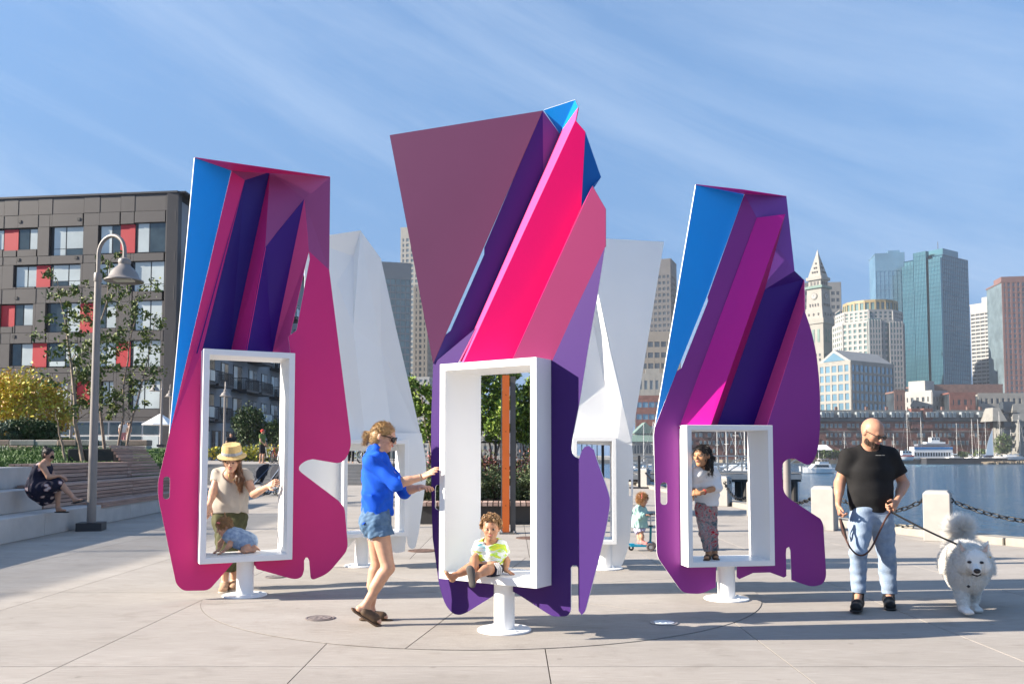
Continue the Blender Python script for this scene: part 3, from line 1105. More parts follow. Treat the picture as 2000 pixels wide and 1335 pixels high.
planter = thing('planter_box', 'black planter box with birch stems rising beside the sloped timber back', 'planter', TP(13.1, 2.6, 1.17))
along_block('planter_side', 12.4, 13.9, 2.0, 3.2, 1.1, 1.56, mat('planter_black', (0.02, 0.02, 0.022), 0.5), planter)
along_block('soil', 12.45, 13.85, 2.05, 3.15, 1.56, 1.57, mat('soil', (0.05, 0.035, 0.025), 0.95, bump=.6, bscale=40), planter, 0)

# lawn behind the tiers
M_lawn = mat('lawn_grass', (0.035, 0.085, 0.012), 0.9, col2=(0.07, 0.13, 0.02), vscale=9, bump=0.8, bscale=150, bdist=0.03)
q = [TP(-3, 1.58, 1.165), TP(16, 1.58, 1.165), TP(22, 3.0, 1.66), TP(22, 26, 1.9), TP(-3, 26, 1.7)]
MB().add([tuple(p) for p in q] + [(p.x, p.y, -0.02) for p in q], [(0, 1, 2, 3, 4), (0, 5, 6, 1), (1, 6, 7, 2)]).build('lawn', M_lawn, kind='structure')
rg = np.random.default_rng(3)
gp = []
for _ in range(15000):
    t, o = rg.uniform(0, 20), 1.62 + abs(rg.normal()) * 3.5
    f = min(1, max(0, (o - 1.6) / 22))
    zz = 1.165 + 0.55 * max(0, (t - 16) / 6) if o < 3 else 1.165 + f * 0.6 + max(0, (t - 10) / 12) * 0.42
    p = TP(t, o, zz + rg.uniform(0, .05))
    gp.append(tuple(p))
tag(leaf_mesh('grass', gp, 0.034, [leaf_mat('grass_blade', (0.04, 0.10, 0.015), (0.07, 0.14, 0.02))], None, up=2.5, kind='stuff', seed=4, shape=3.4), kind='stuff')

# low stone wall beyond the lawn
M_stone = [mat('wall_stone_%s' % n, c, 0.9, var=0.15, vscale=3, bump=0.5, bscale=20) for n, c in (('grey', (0.24, 0.24, 0.23)), ('pale', (0.36, 0.34, 0.31)), ('brown', (0.25, 0.19, 0.16)))]
sw = thing('stone_wall', 'low wall of rough stone blocks along the far side of the lawn', 'wall', P(60, 870, 30.5))
x = P(-60, 880, 30.5).x
i = 0
while x < P(250, 880, 30.5).x:
    w = random.uniform(0.55, 1.05)
    for lv in range(2):
        bevel(MB().box((x + w / 2, 30.5 + random.uniform(-.05, .05), 1.62 + lv * 0.21), (w - 0.015, 0.45, 0.205)).build('stone', M_stone[(i * 5 + lv * 2) % 3], sw), 0.025, 1)
        i += 1
    x += w

make_shrub('hedge', 'dense dark green hedge below the yellow shrub', P(62, 868, 32.2), (0.95, 0.8, 0.50), 5200, 0.075, L_hedge, 11, 90)
make_shrub('shrub', 'bluish green bush at the far left above the stone wall', P(8, 868, 31.6), (0.62, 0.6, 0.45), 2600, 0.06, L_blue, 12, 50)
make_shrub('yellow_shrub', 'tall golden yellow shrub lit by the sun behind the hedge', P(48, 868, 34), (1.75, 1.3, 1.48), 11000, 0.085, L_yellow, 13, 120)
make_shrub('shrub', 'small yellow-green ground shrub between the hedge and the birches', P(122, 872, 33), (0.55, 0.4, 0.16), 900, 0.06, [L_yellow[1], L_low[1]], 14, 24)
make_shrub('shrub', 'orange-tinged shrub at the very left of the yellow one', P(-30, 868, 35), (0.9, 0.8, 1.3), 3600, 0.085, [L_yellow[2], L_yellow[0]], 15, 60)

BG = 'birch trees on the lawn'
bt = lambda b, Y, y2=None: P(b[0], b[1], Y)
make_tree('slim young trunk leaning left with few leaves on the lawn', P(129, 906, 23), P(108, 800, 23), 0.22, 60, 0.06, L_birch, 0.045, 8, 0.7, BG, 21)
make_tree('birch leaning left with its crown against the red panels', P(163, 906, 23), P(112, 545, 23), 0.85, 1150, 0.075, L_birch, 0.06, 30, 0.22, BG, 22)
make_tree('tallest birch with yellow-green top leaves behind the lamp post', P(172, 906, 23.6), P(216, 505, 23.6), 0.75, 1100, 0.075, [L_birch[1], L_birch[2], L_birch[0]], 0.06, 30, 0.25, BG, 23)
make_tree('birch close to the left side of the planter box', P(207, 904, 24.4), P(182, 590, 24.4), 0.75, 850, 0.075, L_birch, 0.05, 26, 0.25, BG, 24)
make_tree('birch rising from the left of the black planter box', P(229, 882, 24.6), P(268, 560, 24.6), 0.86, 950, 0.072, L_birch, 0.04, 28, 0.22, BG, 25)
make_tree('birch rising from the right of the black planter box', P(246, 882, 24.9), P(303, 620, 24.9), 0.75, 800, 0.072, L_birch, 0.04, 26, 0.25, BG, 26)

# ================================================================== lamp posts
M_lamp = mat('lamp_paint', (0.24, 0.215, 0.20), 0.45, var=0.05, vscale=5)
M_lens = mat('lamp_lens', (0.75, 0.72, 0.62), 0.25)


def lamp_post(label, base, H, arm, s=1.0, group='gooseneck lamp posts', seg=20, base_mat=None):
    root = thing('street_lamp', label, 'street lamp', base, group)
    b = Vector(base)
    MB().box((b.x, b.y, b.z + 0.075 * s), (0.44 * s, 0.44 * s, 0.15 * s), rz=0.25).build('base_plate', base_mat or M_dkmetal, root)
    zc = b.z + H - 0.80 * s
    ob = MB().tube([b + Vector((0, 0, 0.14 * s)), Vector((b.x, b.y, zc))], [0.082 * s, 0.060 * s], seg).build('pole', M_lamp, root)
    smooth_by_angle(ob, 50)
    ob = MB().lathe((b.x, b.y, zc - 0.05 * s), [(0.068 * s, 0), (0.074 * s, 0.02 * s), (0.074 * s, 0.14 * s), (0.062 * s, 0.17 * s)], seg).build('collar', M_lamp, root)
    smooth_by_angle(ob, 40)
    ax = Vector((arm[0], arm[1], 0)).normalized()
    r = 0.33 * s
    path = [Vector((b.x, b.y, zc)), Vector((b.x, b.y, b.z + H - r - 0.1 * s))]
    for k in range(13):
        a = math.pi - math.pi * k / 12 * 1.0
        path.append(Vector((b.x, b.y, b.z + H - r)) + ax * (r + r * math.cos(a)) + Vector((0, 0, r * math.sin(a))))
    path.append(path[-1] + Vector((0, 0, -0.12 * s)))
    ob = MB().tube(path, 0.036 * s, 12).build('arm', M_lamp, root)
    smooth_by_angle(ob, 50)
    e = path[-1]
    prof = [(0.04, 0.0), (0.10, -0.03), (0.115, -0.08), (0.10, -0.13), (0.115, -0.155), (0.165, -0.20), (0.235, -0.28), (0.265, -0.36), (0.30, -0.40), (0.345, -0.425), (0.345, -0.445), (0.31, -0.44), (0.24, -0.38), (0.12, -0.30)]
    ob = MB().lathe((e.x, e.y, e.z), [(q[0] * s, q[1] * s) for q in prof], 36).build('lamp_shade', M_lamp, root)
    smooth_by_angle(ob, 40)
    MB().box((e.x, e.y, e.z - 0.425 * s), (0.34 * s, 0.16 * s, 0.03 * s)).build('lens', M_lens, root)
    return root


lamp_post('tall gooseneck street lamp with a bell shade beside the concrete tiers', G(178, 1035), 5.52, (0.92, -0.38))
lamp_post('far street lamp standing among the birches in front of the building', P(138, 868, 41), 4.3, (0.7, -0.7), 0.95, seg=10)
lamp_post('far street lamp just left of the blue panel corner', P(314, 872, 52), 4.2, (-0.3, -0.9), 0.95, seg=10)
lamp_post('far street lamp partly hidden by the blue panel corner', P(331, 872, 58), 4.2, (0.3, -0.9), 0.95, seg=10)
lamp_post('street lamp in front of the balconies seen through the window of the magenta panel', P(437, 900, 50), 4.6, (0.35, -0.9), 0.95, seg=10)
lamp_post('street lamp pole showing in the notch of the plum panel', (5.75, 17.9, 0), 5.4, (-1, -0.1))

# ================================================================== the apartment block
M_fpanel = mat('facade_panel', (0.060, 0.054, 0.054), 0.6, var=0.07, vscale=0.7)
M_fback = mat('facade_joint', (0.03, 0.028, 0.028), 0.9)
M_red = mat('red_panel', (0.46, 0.018, 0.026), 0.5, var=0.05, vscale=0.8)
M_wframe = mat('window_frame_dark', (0.012, 0.012, 0.014), 0.4)
M_blind = mat('window_blind', (0.52, 0.57, 0.56), 0.12, var=0.14, vscale=0.35, spec=0.8)
M_glassd = mat('window_glass_dark', (0.04, 0.055, 0.06), 0.06, var=0.4, vscale=0.6, spec=1.0)
M_side = mat('side_cladding', (0.30, 0.29, 0.29), 0.7, var=0.06, vscale=0.8)
M_shop = mat('shop_white', (0.55, 0.54, 0.52), 0.6)
M_brick_grey = mat('grey_brick', (0.22, 0.22, 0.225), 0.85, var=0.2, vscale=9)
APT_Y = 68.0
corner = P(345, 375, APT_Y)
apt = thing('apartment_block', 'dark grey apartment block with red panels and balconies on its shaded side', 'building', (corner.x, corner.y, 0))
fn = Vector((0.115, -1, 0)).normalized() * 1.0
fn = Vector((-0.118, -1.0, 0)).normalized()
fu = Vector((-fn.y * -1, fn.x * -1, 0))
fu = Vector((fn.y, -fn.x, 0))            # runs to the left in the picture
c0 = Vector((corner.x, corner.y, 0))
HT = corner.z


def fp(px, py):
    w = onplane(px, py, c0, fn)
    return ((w - c0).dot(fu), w.z)


def fbox(s0, s1, z0, z1, d0, d1, m, name, parent, mesh=None):
    a = c0 + fu * s0
    b2 = c0 + fu * s1
    vs = []
    for d in (d0, d1):
        for p, z in ((a, z0), (b2, z0), (b2, z1), (a, z1)):
            q = p + fn * d
            vs.append((q.x, q.y, z))
    mb = mesh or MB()
    mb.add(vs, [(0, 1, 2, 3), (7, 6, 5, 4), (0, 4, 5, 1), (1, 5, 6, 2), (2, 6, 7, 3), (3, 7, 4, 0)])
    return mb if mesh is not None else mb.build(name, m, parent)


LEFT_S = 30.0
fbox(0.0, LEFT_S, 0, HT - 0.05, -0.62, -0.30, M_fback, 'wall', apt)
# windows, red infill: rectangles measured on the facade (crop coordinates, scale 3.9275, y + 360)
wr = [(-70, 18, 350, 500), (130, 278, 340, 497), (380, 628, 325, 540), (755, 918, 315, 525), (1027, 1262, 295, 515),
      (105, 270, 628, 785), (-150, -10, 640, 790), (375, 612, 615, 775), (735, 900, 605, 765), (1000, 1250, 590, 815),
      (100, 247, 920, 1080), (350, 605, 910, 1130), (735, 885, 900, 1100), (1010, 1237, 890, 1115),
      (75, 240, 1220, 1390), (345, 590, 1215, 1395), (735, 880, 1210, 1395), (990, 1225, 1195, 1398)]
rr_ = [(25, 130, 345, 505), (918, 1027, 305, 522), (270, 375, 620, 785), (0, 100, 925, 1090), (605, 730, 908, 1135), (240, 345, 1215, 1400), (885, 990, 1205, 1398)]
wr2 = [(102, 130, 746, 790), (196, 220, 744, 790), (252, 311, 742, 798), (40, 95, 748, 800)]
rr2 = [(148, 174, 744, 790)]
full = lambda r: (r[0] / 3.9275, r[1] / 3.9275, r[2] / 3.9275 + 360, r[3] / 3.9275 + 360)
WR = [full(r) for r in wr] + wr2
RRX = [full(r) for r in rr_] + rr2


def frect(r):
    s1, za = fp(r[0], r[2])
    s0, zb = fp(r[1], r[3])
    return (s0, s1, zb, za)


WS = [frect(r) for r in WR]
RS = [frect(r) for r in RRX]
# snap to floors so that rows line up
zrows = [0, 4.35, 7.6, 10.75, 13.85, 17.0, HT]
occupied = []
blinds = random.Random(5)


def window(s0, s1, z0, z1, k):
    w = s1 - s0
    fr = fbox(s0, s1, z0, z1, -0.28, -0.20, M_wframe, 'window', apt)
    if w > 3.2:
        cuts = [0, .27, .68, 1] if k % 2 else [0, .27, 1]
    else:
        cuts = [0, .40, 1] if k % 2 else [0, .52, 1]
    g = 0.05
    dark_reveal = 0.10 * w if w > 2.4 else 0.12
    for a, b2 in zip(cuts[:-1], cuts[1:]):
        a0, b0 = s0 + w * a + g, s0 + w * b2 - g
        if b2 == 1:
            b0 -= dark_reveal
        low = z0 + (z1 - z0) * 0.24
        m = M_blind if blinds.random() < 0.86 else M_glassd
        if w > 2.7:
            fbox(a0, b0, z0 + g, low - g / 2, -0.20, -0.185, M_blind if blinds.random() < .6 else M_glassd, 'pane', fr)
            fbox(a0, b0, low + g / 2, z1 - g, -0.20, -0.185, m, 'pane', fr)
        else:
            fbox(a0, b0, z0 + g, z1 - g, -0.20, -0.185, m, 'pane', fr)
    return fr


for k, (s0, s1, z0, z1) in enumerate(WS):
    window(s0, s1, z0, z1, k)
    occupied.append((s0, s1, z0, z1))
for (s0, s1, z0, z1) in RS:
    zm = z0 + (z1 - z0) * 0.78
    o = fbox(s0 + .02, s1 - .02, z0 + 0.02, z1 - 0.02, -0.28, -0.16, M_red, 'red_panel', apt)
    occupied.append((s0, s1, z0, z1))
# more windows to the left, outside the frame, in the same rhythm
for k in range(5):
    for q in range(3):
        s0 = 17.2 + q * 4.4
        z0 = 4.9 + k * 3.12
        if all(s0 > o[1] or s0 + 2.5 < o[0] or z0 > o[3] or z0 + 2 < o[2] for o in occupied):
            window(s0, s0 + 2.5, z0, z0 + 2.0, k)
            occupied.append((s0, s0 + 2.5, z0, z0 + 2.0))
# facade panels between the openings, joints left open
pxcols = [1350, 1305, 1265, 1025, 918, 757, 635, 392, 285, 130, 22, -80, -200, -330]
sc_ = [0.0] + [fp(x / 3.9275, 500)[0] for x in pxcols[1:]] + [23.0, 26.5, LEFT_S]
rowsy = [95, 222, 318, 540, 605, 790, 905, 1130, 1212, 1400]
zr = sorted([HT - 0.06] + [fp(161, y / 3.9275 + 360)[1] for y in rowsy[1:]] + [8.05, 6.3, 4.4, 0.02])


def cutout(cell, holes):
    """split a cell round the openings: returns rectangles not covered by any"""
    todo = [cell]
    for h in holes:
        nxt = []
        for (a, b2, c, d) in todo:
            if h[1] <= a or h[0] >= b2 or h[3] <= c or h[2] >= d:
                nxt.append((a, b2, c, d))
                continue
            if h[0] > a:
                nxt.append((a, h[0], c, d))
            if h[1] < b2:
                nxt.append((h[1], b2, c, d))
            lo, hi = max(a, h[0]), min(b2, h[1])
            if h[2] > c:
                nxt.append((lo, hi, c, h[2]))
            if h[3] < d:
                nxt.append((lo, hi, h[3], d))
        todo = nxt
    return todo


shop = [(1.0, 14.5, 0.0, 4.2)]
for i in range(len(sc_) - 1):
    for j in range(len(zr) - 1):
        for (a, b2, c, d) in cutout((sc_[i], sc_[i + 1], zr[j], zr[j + 1]), occupied + shop):
            if b2 - a > 0.12 and d - c > 0.12:
                fbox(a + .016, b2 - .016, c + .016, d - .016, -0.30, 0.0 + 0.02 * ((i * 3 + j) % 2), M_fpanel, 'facade_panel', apt)
fbox(-0.12, LEFT_S, HT - 0.05, HT + 0.10, -0.7, 0.10, M_dkmetal, 'parapet_cap', apt)
for (px, py) in ((39, 433), (154, 428), (36, 507), (149, 503), (32, 582), (27, 657)):
    s0, z0 = fp(px, py)
    fbox(s0 - .12, s0 + .12, z0 - .12, z0 + .12, 0.025, 0.06, M_black, 'vent', apt)
# shopfront
sf = fbox(1.0, 14.5, 0, 4.2, -0.30, -0.22, M_shop, 'shopfront', apt)
for k in range(9):
    a = 1.2 + k * 1.45
    fbox(a, a + 1.3, 0.25, 2.9, -0.22, -0.19, M_glassd if k % 3 else M_blind, 'shop_window', sf)
    fbox(a, a + 1.3, 3.05, 4.0, -0.22, -0.19, M_glassd, 'shop_window', sf)

# shaded side with balconies, running away from the corner
sd = Vector((0.050, 1, 0)).normalized()
sn = Vector((sd.y, -sd.x, 0))


def sbox(t0, t1, z0, z1, d0, d1, m, name, parent, mesh=None):
    vs = []
    for d in (d0, d1):
        for t, z in ((t0, z0), (t1, z0), (t1, z1), (t0, z1)):
            q = c0 + sd * t + sn * d
            vs.append((q.x, q.y, z))
    mb = mesh or MB()
    mb.add(vs, [(3, 2, 1, 0), (4, 5, 6, 7), (0, 1, 5, 4), (1, 2, 6, 5), (2, 3, 7, 6), (3, 0, 4, 7)])
    return mb if mesh is not None else mb.build(name, m, parent)


SL = 44.0
sbox(0.85, SL, 0, HT - 0.05, -1.6, 0.0, M_side, 'side_wall', apt)
sbox(0.0, SL, HT - 0.05, HT + 0.08, -0.5, 0.75, M_dkmetal, 'roof_edge', apt)
bx_ = random.Random(9)
for fl in range(6):
    z0 = [0.2, 4.5, 7.6, 10.7, 13.8, 16.9][fl]
    if fl == 0:
        for k in range(16):
            w = sbox(3 + k * 2.5, 5.1 + k * 2.5, 0.3, 3.6, 0.004, 0.05, M_wframe, 'window', apt)
            for h in range(3):
                sbox(3.1 + k * 2.5 + h * .66, 3.66 + k * 2.5 + h * .66, 0.4, 3.5, 0.052, 0.06, M_glassd if (k + h) % 3 else M_blind, 'pane', w)
        continue
    t = 1.6
    k = 0
    while t < SL - 4:
        if k % 3 == 2:
            w = sbox(t, t + 1.7, z0 + .6, z0 + 2.3, 0.004, 0.05, M_wframe, 'window', apt)
            sbox(t + .1, t + .75, z0 + .7, z0 + 2.2, 0.052, 0.065, M_blind, 'pane', w)
            sbox(t + .85, t + 1.6, z0 + .7, z0 + 2.2, 0.052, 0.065, M_glassd, 'pane', w)
            t += 2.6
        else:
            w = sbox(t + .4, t + 2.6, z0 + .02, z0 + 2.35, 0.004, 0.05, M_wframe, 'balcony_door', apt)
            sbox(t + .5, t + 1.4, z0 + .1, z0 + 2.25, 0.052, 0.065, M_blind if bx_.random() < .6 else M_glassd, 'pane', w)
            sbox(t + 1.5, t + 2.5, z0 + .1, z0 + 2.25, 0.052, 0.065, M_glassd, 'pane', w)
            bl_ = sbox(t, t + 3.4, z0 - .22, z0, 0.0, 1.5, M_dkmetal, 'balcony', apt)
            rl = MB()
            sbox(t, t + 3.4, z0 + 1.02, z0 + 1.08, 1.44, 1.5, None, '', None, rl)
            for s_ in (t, t + 3.35):
                sbox(s_, s_ + .05, z0 + 1.02, z0 + 1.08, 0.05, 1.44, None, '', None, rl)
                sbox(s_, s_ + .05, z0, z0 + 1.02, 1.45, 1.5, None, '', None, rl)
            for b2 in range(24):
                sbox(t + .12 + b2 * .135, t + .15 + b2 * .135, z0, z0 + 1.02, 1.46, 1.485, None, '', None, rl)
            for b2 in range(9):
                for s_ in (t + .01, t + 3.36):
                    sbox(s_, s_ + .03, z0, z0 + 1.02, .12 + b2 * .15, .145 + b2 * .15, None, '', None, rl)
            rl.build('railing', M_dkmetal, bl_)
            if bx_.random() < 0.7:
                for q in range(3):
                    sbox(t + 0.2 + q * 1.05, t + 1.15 + q * 1.05, z0 + .1, z0 + .98, 1.505, 1.515, M_blind, 'screen_panel', bl_)
            t += 4.1
        k += 1
q = c0 + sd * 0.35 + sn * -0.3
MB().box((q.x, q.y, HT / 2), (0.9, 0.75, HT - .1), rz=0).build('corner_pier', M_fpanel, apt)
# its roof and body
q = [c0 - fn * .5 - fu * 0.0, c0 + fu * LEFT_S - fn * .6, c0 + fu * LEFT_S + sd * SL, c0 + sd * SL + sn * -.2]
MB().prism([(p.x, p.y) for p in reversed(q)], HT - 0.5, HT - 0.06).build('roof', M_fback, apt)

# neighbour block on the left of the plaza; its shade covers the tiers and the lamp foot
nb = thing('neighbour_block', 'long dark apartment block left of the plaza', 'building', (-30, 4, 0))
MB().box((-36, -2, 3.7), (12, 40, 7.4)).build('wall', M_fpanel, nb)
for k in range(20):
    MB().box((-30.1, -2, 7.5 + k * 0.22), (0.05, 40, 0.085)).build('added_shade_slat', M_greymetal, nb)  # slats added out of view to let part of the sun onto the tiers
for k in range(11):
    MB().box((-30.16, -22 + k * 4, 9.6), (0.06, 0.1, 4.4)).build('added_slat_post', M_dkmetal, nb)  # posts for the added slats, also out of view
mbw = MB()
for k in range(12):
    for fl in range(2):
        mbw.box((-29.98, -20 + k * 3.2, 2.0 + fl * 3.4), (0.08, 1.8, 1.7))
tag(mbw.build('windows', M_glassd, nb), kind='stuff')

# umbrella and terrace in front of the shop
um = thing('parasol', 'white cafe parasol by the shopfront', 'parasol', P(312, 872, 57))
b0 = P(312, 872, 57)
MB().tube([b0, b0 + Vector((0, 0, 2.2))], 0.03, 8).build('pole', M_white, um)
MB().lathe((b0.x, b0.y, b0.z + 1.45), [(1.25, 0.0), (1.2, 0.05), (0.03, 0.75)], 8).build('canopy', M_white, um)

# raised terrace with steps in the middle distance
TE = 42.0
M_steps2 = mat('terrace_steps', (0.25, 0.245, 0.24), 0.9, var=0.08, vscale=2)
MB().box((-18.2, TE + 13, 0.48), (24.4, 26, 0.96)).build('terrace', M_far_pave, kind='structure')
fl = thing('terrace_steps', 'wide grey steps up to the terrace with the bicycles', 'steps', (-11, TE, 0))
for k in range(6):
    MB().box((-12.2, TE - 0.36 * (6 - k) + .18 + .17, 0.08 + k * 0.16), (12.0, 0.36 + .34, 0.155)).build('step', M_steps2, fl)
make_shrub('ornamental_grass', 'band of tall yellow-green ornamental grass below the balconies', (-16.5, 59, 0.95), (5.5, 1.2, 0.55), 5200, 0.16, [L_yellow[1], L_low[1], L_yellow[0]], 31, 110, cat='plant')
make_shrub('dark_bush', 'round dark bush against the ground floor of the shaded side', P(486, 868, 62), (1.1, 0.9, 1.35), 2600, 0.14, L_hedge, 32, 50)
make_shrub('small_bush', 'small dark bush right of the round one under the balconies', P(535, 870, 62), (0.8, 0.8, 0.9), 1500, 0.14, L_hedge, 33, 30)

# ================================================================== bicycles, strollers
M_tyre = mat('tyre', (0.015, 0.015, 0.015), 0.8)
M_chrome = mat('chrome', (0.6, 0.6, 0.62), 0.25, metal=0.9)


def ring_mesh(c, r, rt, axis, n=22, m=6):
    mb = MB()
    ax = Vector(axis).normalized()
    u = ax.cross(Vector((0, 0, 1))).normalized()
    w = ax.cross(u)
    c = Vector(c)
    for i in range(n):
        a = 2 * math.pi * i / n
        d = u * math.cos(a) + w * math.sin(a)
        for j in range(m):
            b2 = 2 * math.pi * j / m
            q = c + d * (r + rt * math.cos(b2)) + ax * rt * math.sin(b2)
            mb.v.append(tuple(q))
    for i in range(n):
        for j in range(m):
            mb.f.append((i * m + j, ((i + 1) % n) * m + j, ((i + 1) % n) * m + (j + 1) % m, i * m + (j + 1) % m))
            mb.m.append(0)
    return mb


def bicycle(label, base, ang, col, group='bicycles parked on the terrace'):
    b = Vector(base)
    root = thing('bicycle', label, 'bicycle', b, group)
    d = Vector((math.cos(ang), math.sin(ang), 0))
    ax = Vector((-d.y, d.x, 0))
    U = lambda f, h: b + d * f + Vector((0, 0, h))
    m = mat('bike_' + label.split()[0], col, 0.35)
    for f in (-0.52, 0.52):
        w = ring_mesh(U(f, .34), .32, .022, ax).build('wheel', M_tyre, root)
        sp = MB()
        for k in range(8):
            a = k * math.pi / 8
            e = d * math.cos(a) * .31 + Vector((0, 0, math.sin(a) * .31))
            sp.tube([U(f, .34) - e, U(f, .34) + e], 0.004, 3)
        sp.build('spokes', M_chrome, w)
    fr = MB()
    for a, c in (((-.52, .34), (-.05, .30)), ((-.05, .30), (-.2, .85)), ((-.2, .80), (.36, .82)), ((-.05, .30), (.38, .74)), ((-.52, .34), (-.18, .76)), ((.34, .92), (.52, .34))):
        fr.tube([U(*a), U(*c)], 0.018, 6)
    fr.build('frame', m, root)
    MB().tube([U(.30, 1.0) - ax * .28, U(.36, 1.0), U(.30, 1.0) + ax * .28], .014, 6).build('handlebar', M_black, root)
    MB().box(U(-.22, .90), (.26, .13, .06), rz=ang).build('saddle', M_black, root)
    return root


bc = [(0.6, 0.6, 0.62), (0.5, 0.03, 0.04), (0.02, 0.25, 0.4), (0.03, 0.3, 0.15), (0.55, 0.25, 0.4), (0.02, 0.02, 0.03)]
nm = ['silver', 'red', 'blue', 'green', 'pink', 'black']
wh = ['nearest the man in the green shirt', 'second in the row by the steps', 'in the middle of the row by the steps', 'fourth in the row by the steps', 'near the edge of the window', 'last of the row by the window edge']
for k in range(6):
    bicycle('%s bicycle %s' % (nm[k], wh[k]), (-13.0 + k * 0.36, 45.5 + (k % 2) * .3, 0.962), R(70 + 8 * (k % 3)), bc[k])
for k in range(3):
    bicycle('%s bicycle right of the magenta panel %s' % (['grey', 'white', 'teal'][k], ['beside the person in red', 'at the rail', 'behind the rail end'][k]), (-8.7 + k * 0.6, 47.0, 0.962), R(40 + 30 * k), [(0.2, .2, .22), (.7, .7, .7), (.02, .3, .32)][k])
rk = thing('bike_rack', 'steel rail fence in front of the bicycles beside the magenta panel', 'railing', (-8.2, 43.5, 0.96))
MB().tube([(-9.6, 43.2, 1.95), (-6.1, 43.2, 1.95)], 0.03, 8).build('top_rail', M_greymetal, rk)
for k in range(15):
    MB().tube([(-9.6 + k * .25, 43.2, 0.96), (-9.6 + k * .25, 43.2, 1.95)], 0.015, 6).build('bar', M_greymetal, rk)


def stroller(label, base, ang):
    b = Vector(base)
    root = thing('stroller', label, 'stroller', b, 'strollers parked in the shade')
    d = Vector((math.cos(ang), math.sin(ang), 0))
    ax = Vector((-d.y, d.x, 0))
    U = lambda f, s, h: b + d * f + ax * s + Vector((0, 0, h))
    Mf = mat('stroller_fabric', (0.014, 0.018, 0.032), 0.8)
    Mt = mat('stroller_tube', (0.12, 0.16, 0.24), 0.35, metal=.5)
    for s in (-.27, .27):
        for f, r in ((-.32, .14), (.36, .10)):
            ring_mesh(U(f, s, r + .012), r - .02, .022, ax, 16, 5).build('wheel', M_tyre, root)
        fr = MB()
        fr.tube([U(-.32, s, .15), U(.02, s, .55), U(-.42, s * .9, 1.02)], .016, 6)
        fr.tube([U(.36, s, .12), U(.02, s, .55)], .016, 6)
        fr.tube([U(-.32, s, .15), U(.34, s, .2)], .012, 6)
        fr.build('frame', Mt, root)
    MB().tube([U(-.42, -.25, 1.02), U(-.46, 0, 1.04), U(-.42, .25, 1.02)], .02, 6).build('handle', M_black, root)
    st = MB()
    st.slabpoly([U(.28, -.24, .42), U(.28, .24, .42), U(-.1, .24, .45), U(-.1, -.24, .45)], .05)
    st.slabpoly([U(-.1, -.24, .45), U(-.1, .24, .45), U(-.32, .24, .95), U(-.32, -.24, .95)], .05)
    st.build('seat', Mf, root)
    hd = MB()
    for k in range(5):
        a0, a1 = R(95 - 26 * k), R(95 - 26 * (k + 1))
        p = [U(-.22 + .40 * math.cos(a) - .1, s, .72 + .36 * math.sin(a)) for a in (a0, a1) for s in (-.25, .25)]
        hd.slabpoly([p[0], p[1], p[3], p[2]], .015)
        for s in (-.25, .25):
            hd.add([tuple(U(-.3, s, .70)), tuple(U(-.32 + .40 * math.cos(a0), s, .72 + .36 * math.sin(a0))), tuple(U(-.32 + .40 * math.cos(a1), s, .72 + .36 * math.sin(a1)))], [(0, 1, 2)])
    hd.build('hood', Mf, root)
    return root


stroller('dark stroller with its hood up behind the woman in the straw hat', G(502, 966), R(205))
stroller('dark stroller half hidden by the edge of the window frame', G(541, 968), R(150))

# ================================================================== middle: planter bed, totem, fence
PY = 17.3
pb = thing('planter_bed', 'dark planter bed with a timber bench edge behind the toddler panel', 'planter', (-0.6, PY, 0))
x0p, x1p = -2.05, 0.95
M_corten = mat('planter_steel', (0.045, 0.043, 0.042), 0.6, var=0.15, vscale=4)
MB().box(((x0p + x1p) / 2, PY + 2.6, 0.19), (x1p - x0p, 5.0, 0.37)).build('planter_wall', M_corten, pb)
nsl = 27
for k in range(nsl):
    xx = x0p + (k + .5) * (x1p - x0p) / nsl
    MB().box((xx, PY + 0.20, 0.415), ((x1p - x0p) / nsl - .022, 0.62, 0.075)).build('bench_slat', M_timber2 if k % 3 else M_timber, pb)
MB().box(((x0p + x1p) / 2, PY + 2.8, 0.41), (x1p - x0p - .1, 4.4, 0.07)).build('soil', mat('soil', (0.05, 0.035, 0.025), 0.95), pb)
for k in range(8):
    make_shrub('low_shrub', 'clipped low shrub in the front row of the planter bed, ' + ['leftmost', 'second from the left', 'third from the left', 'left of the orange post', 'behind the orange post', 'right of the post', 'second from the right', 'rightmost'][k], (x0p + .2 + k * .38, PY + 0.95, 0.44), (0.27, 0.30, 0.34), 2400, 0.034, L_low, 40 + k, 50, group='front row of low shrubs in the planter bed', stemr=.006)
for k in range(7):
    make_shrub('rose_bush', 'rose bush with pink blooms in the planter bed, ' + ['leftmost', 'second from the left', 'third from the left', 'behind the orange post', 'right of the orange post', 'second from the right', 'rightmost'][k], (x0p + .3 + k * .43, PY + 1.75, 0.44), (0.30, 0.32, 0.48), 900, 0.045, [L_rose[0], L_rose[1], L_rose[0], L_rose[1], L_rose[2]], 60 + k, 40, group='rose bushes in the planter bed', stemr=.006)
for k, (xb, yb, zt, sp_) in enumerate(((-1.75, 20.2, 3.3, 0.62), (-0.55, 20.0, 3.55, 0.75), (0.45, 20.6, 3.35, 0.62))):
    st = [((xb + .05 * q, yb + .04 * q, .44), (xb + (q - 1) * .42, yb + random.uniform(-.3, .3), zt - abs(q - 1) * .25)) for q in range(3)]
    make_tree(['multi-stem lime-green tree at the left edge of the planter bed', 'multi-stem lime-green tree behind the orange post', 'multi-stem tree right of the orange post'][k], (xb, yb, .44), (xb, yb, zt), sp_, 7500, 0.066, L_lime, 0.035, 22, 0.42, 'multi-stem trees in the planter bed', 70 + k, stems=st, name='multi_stem_tree')

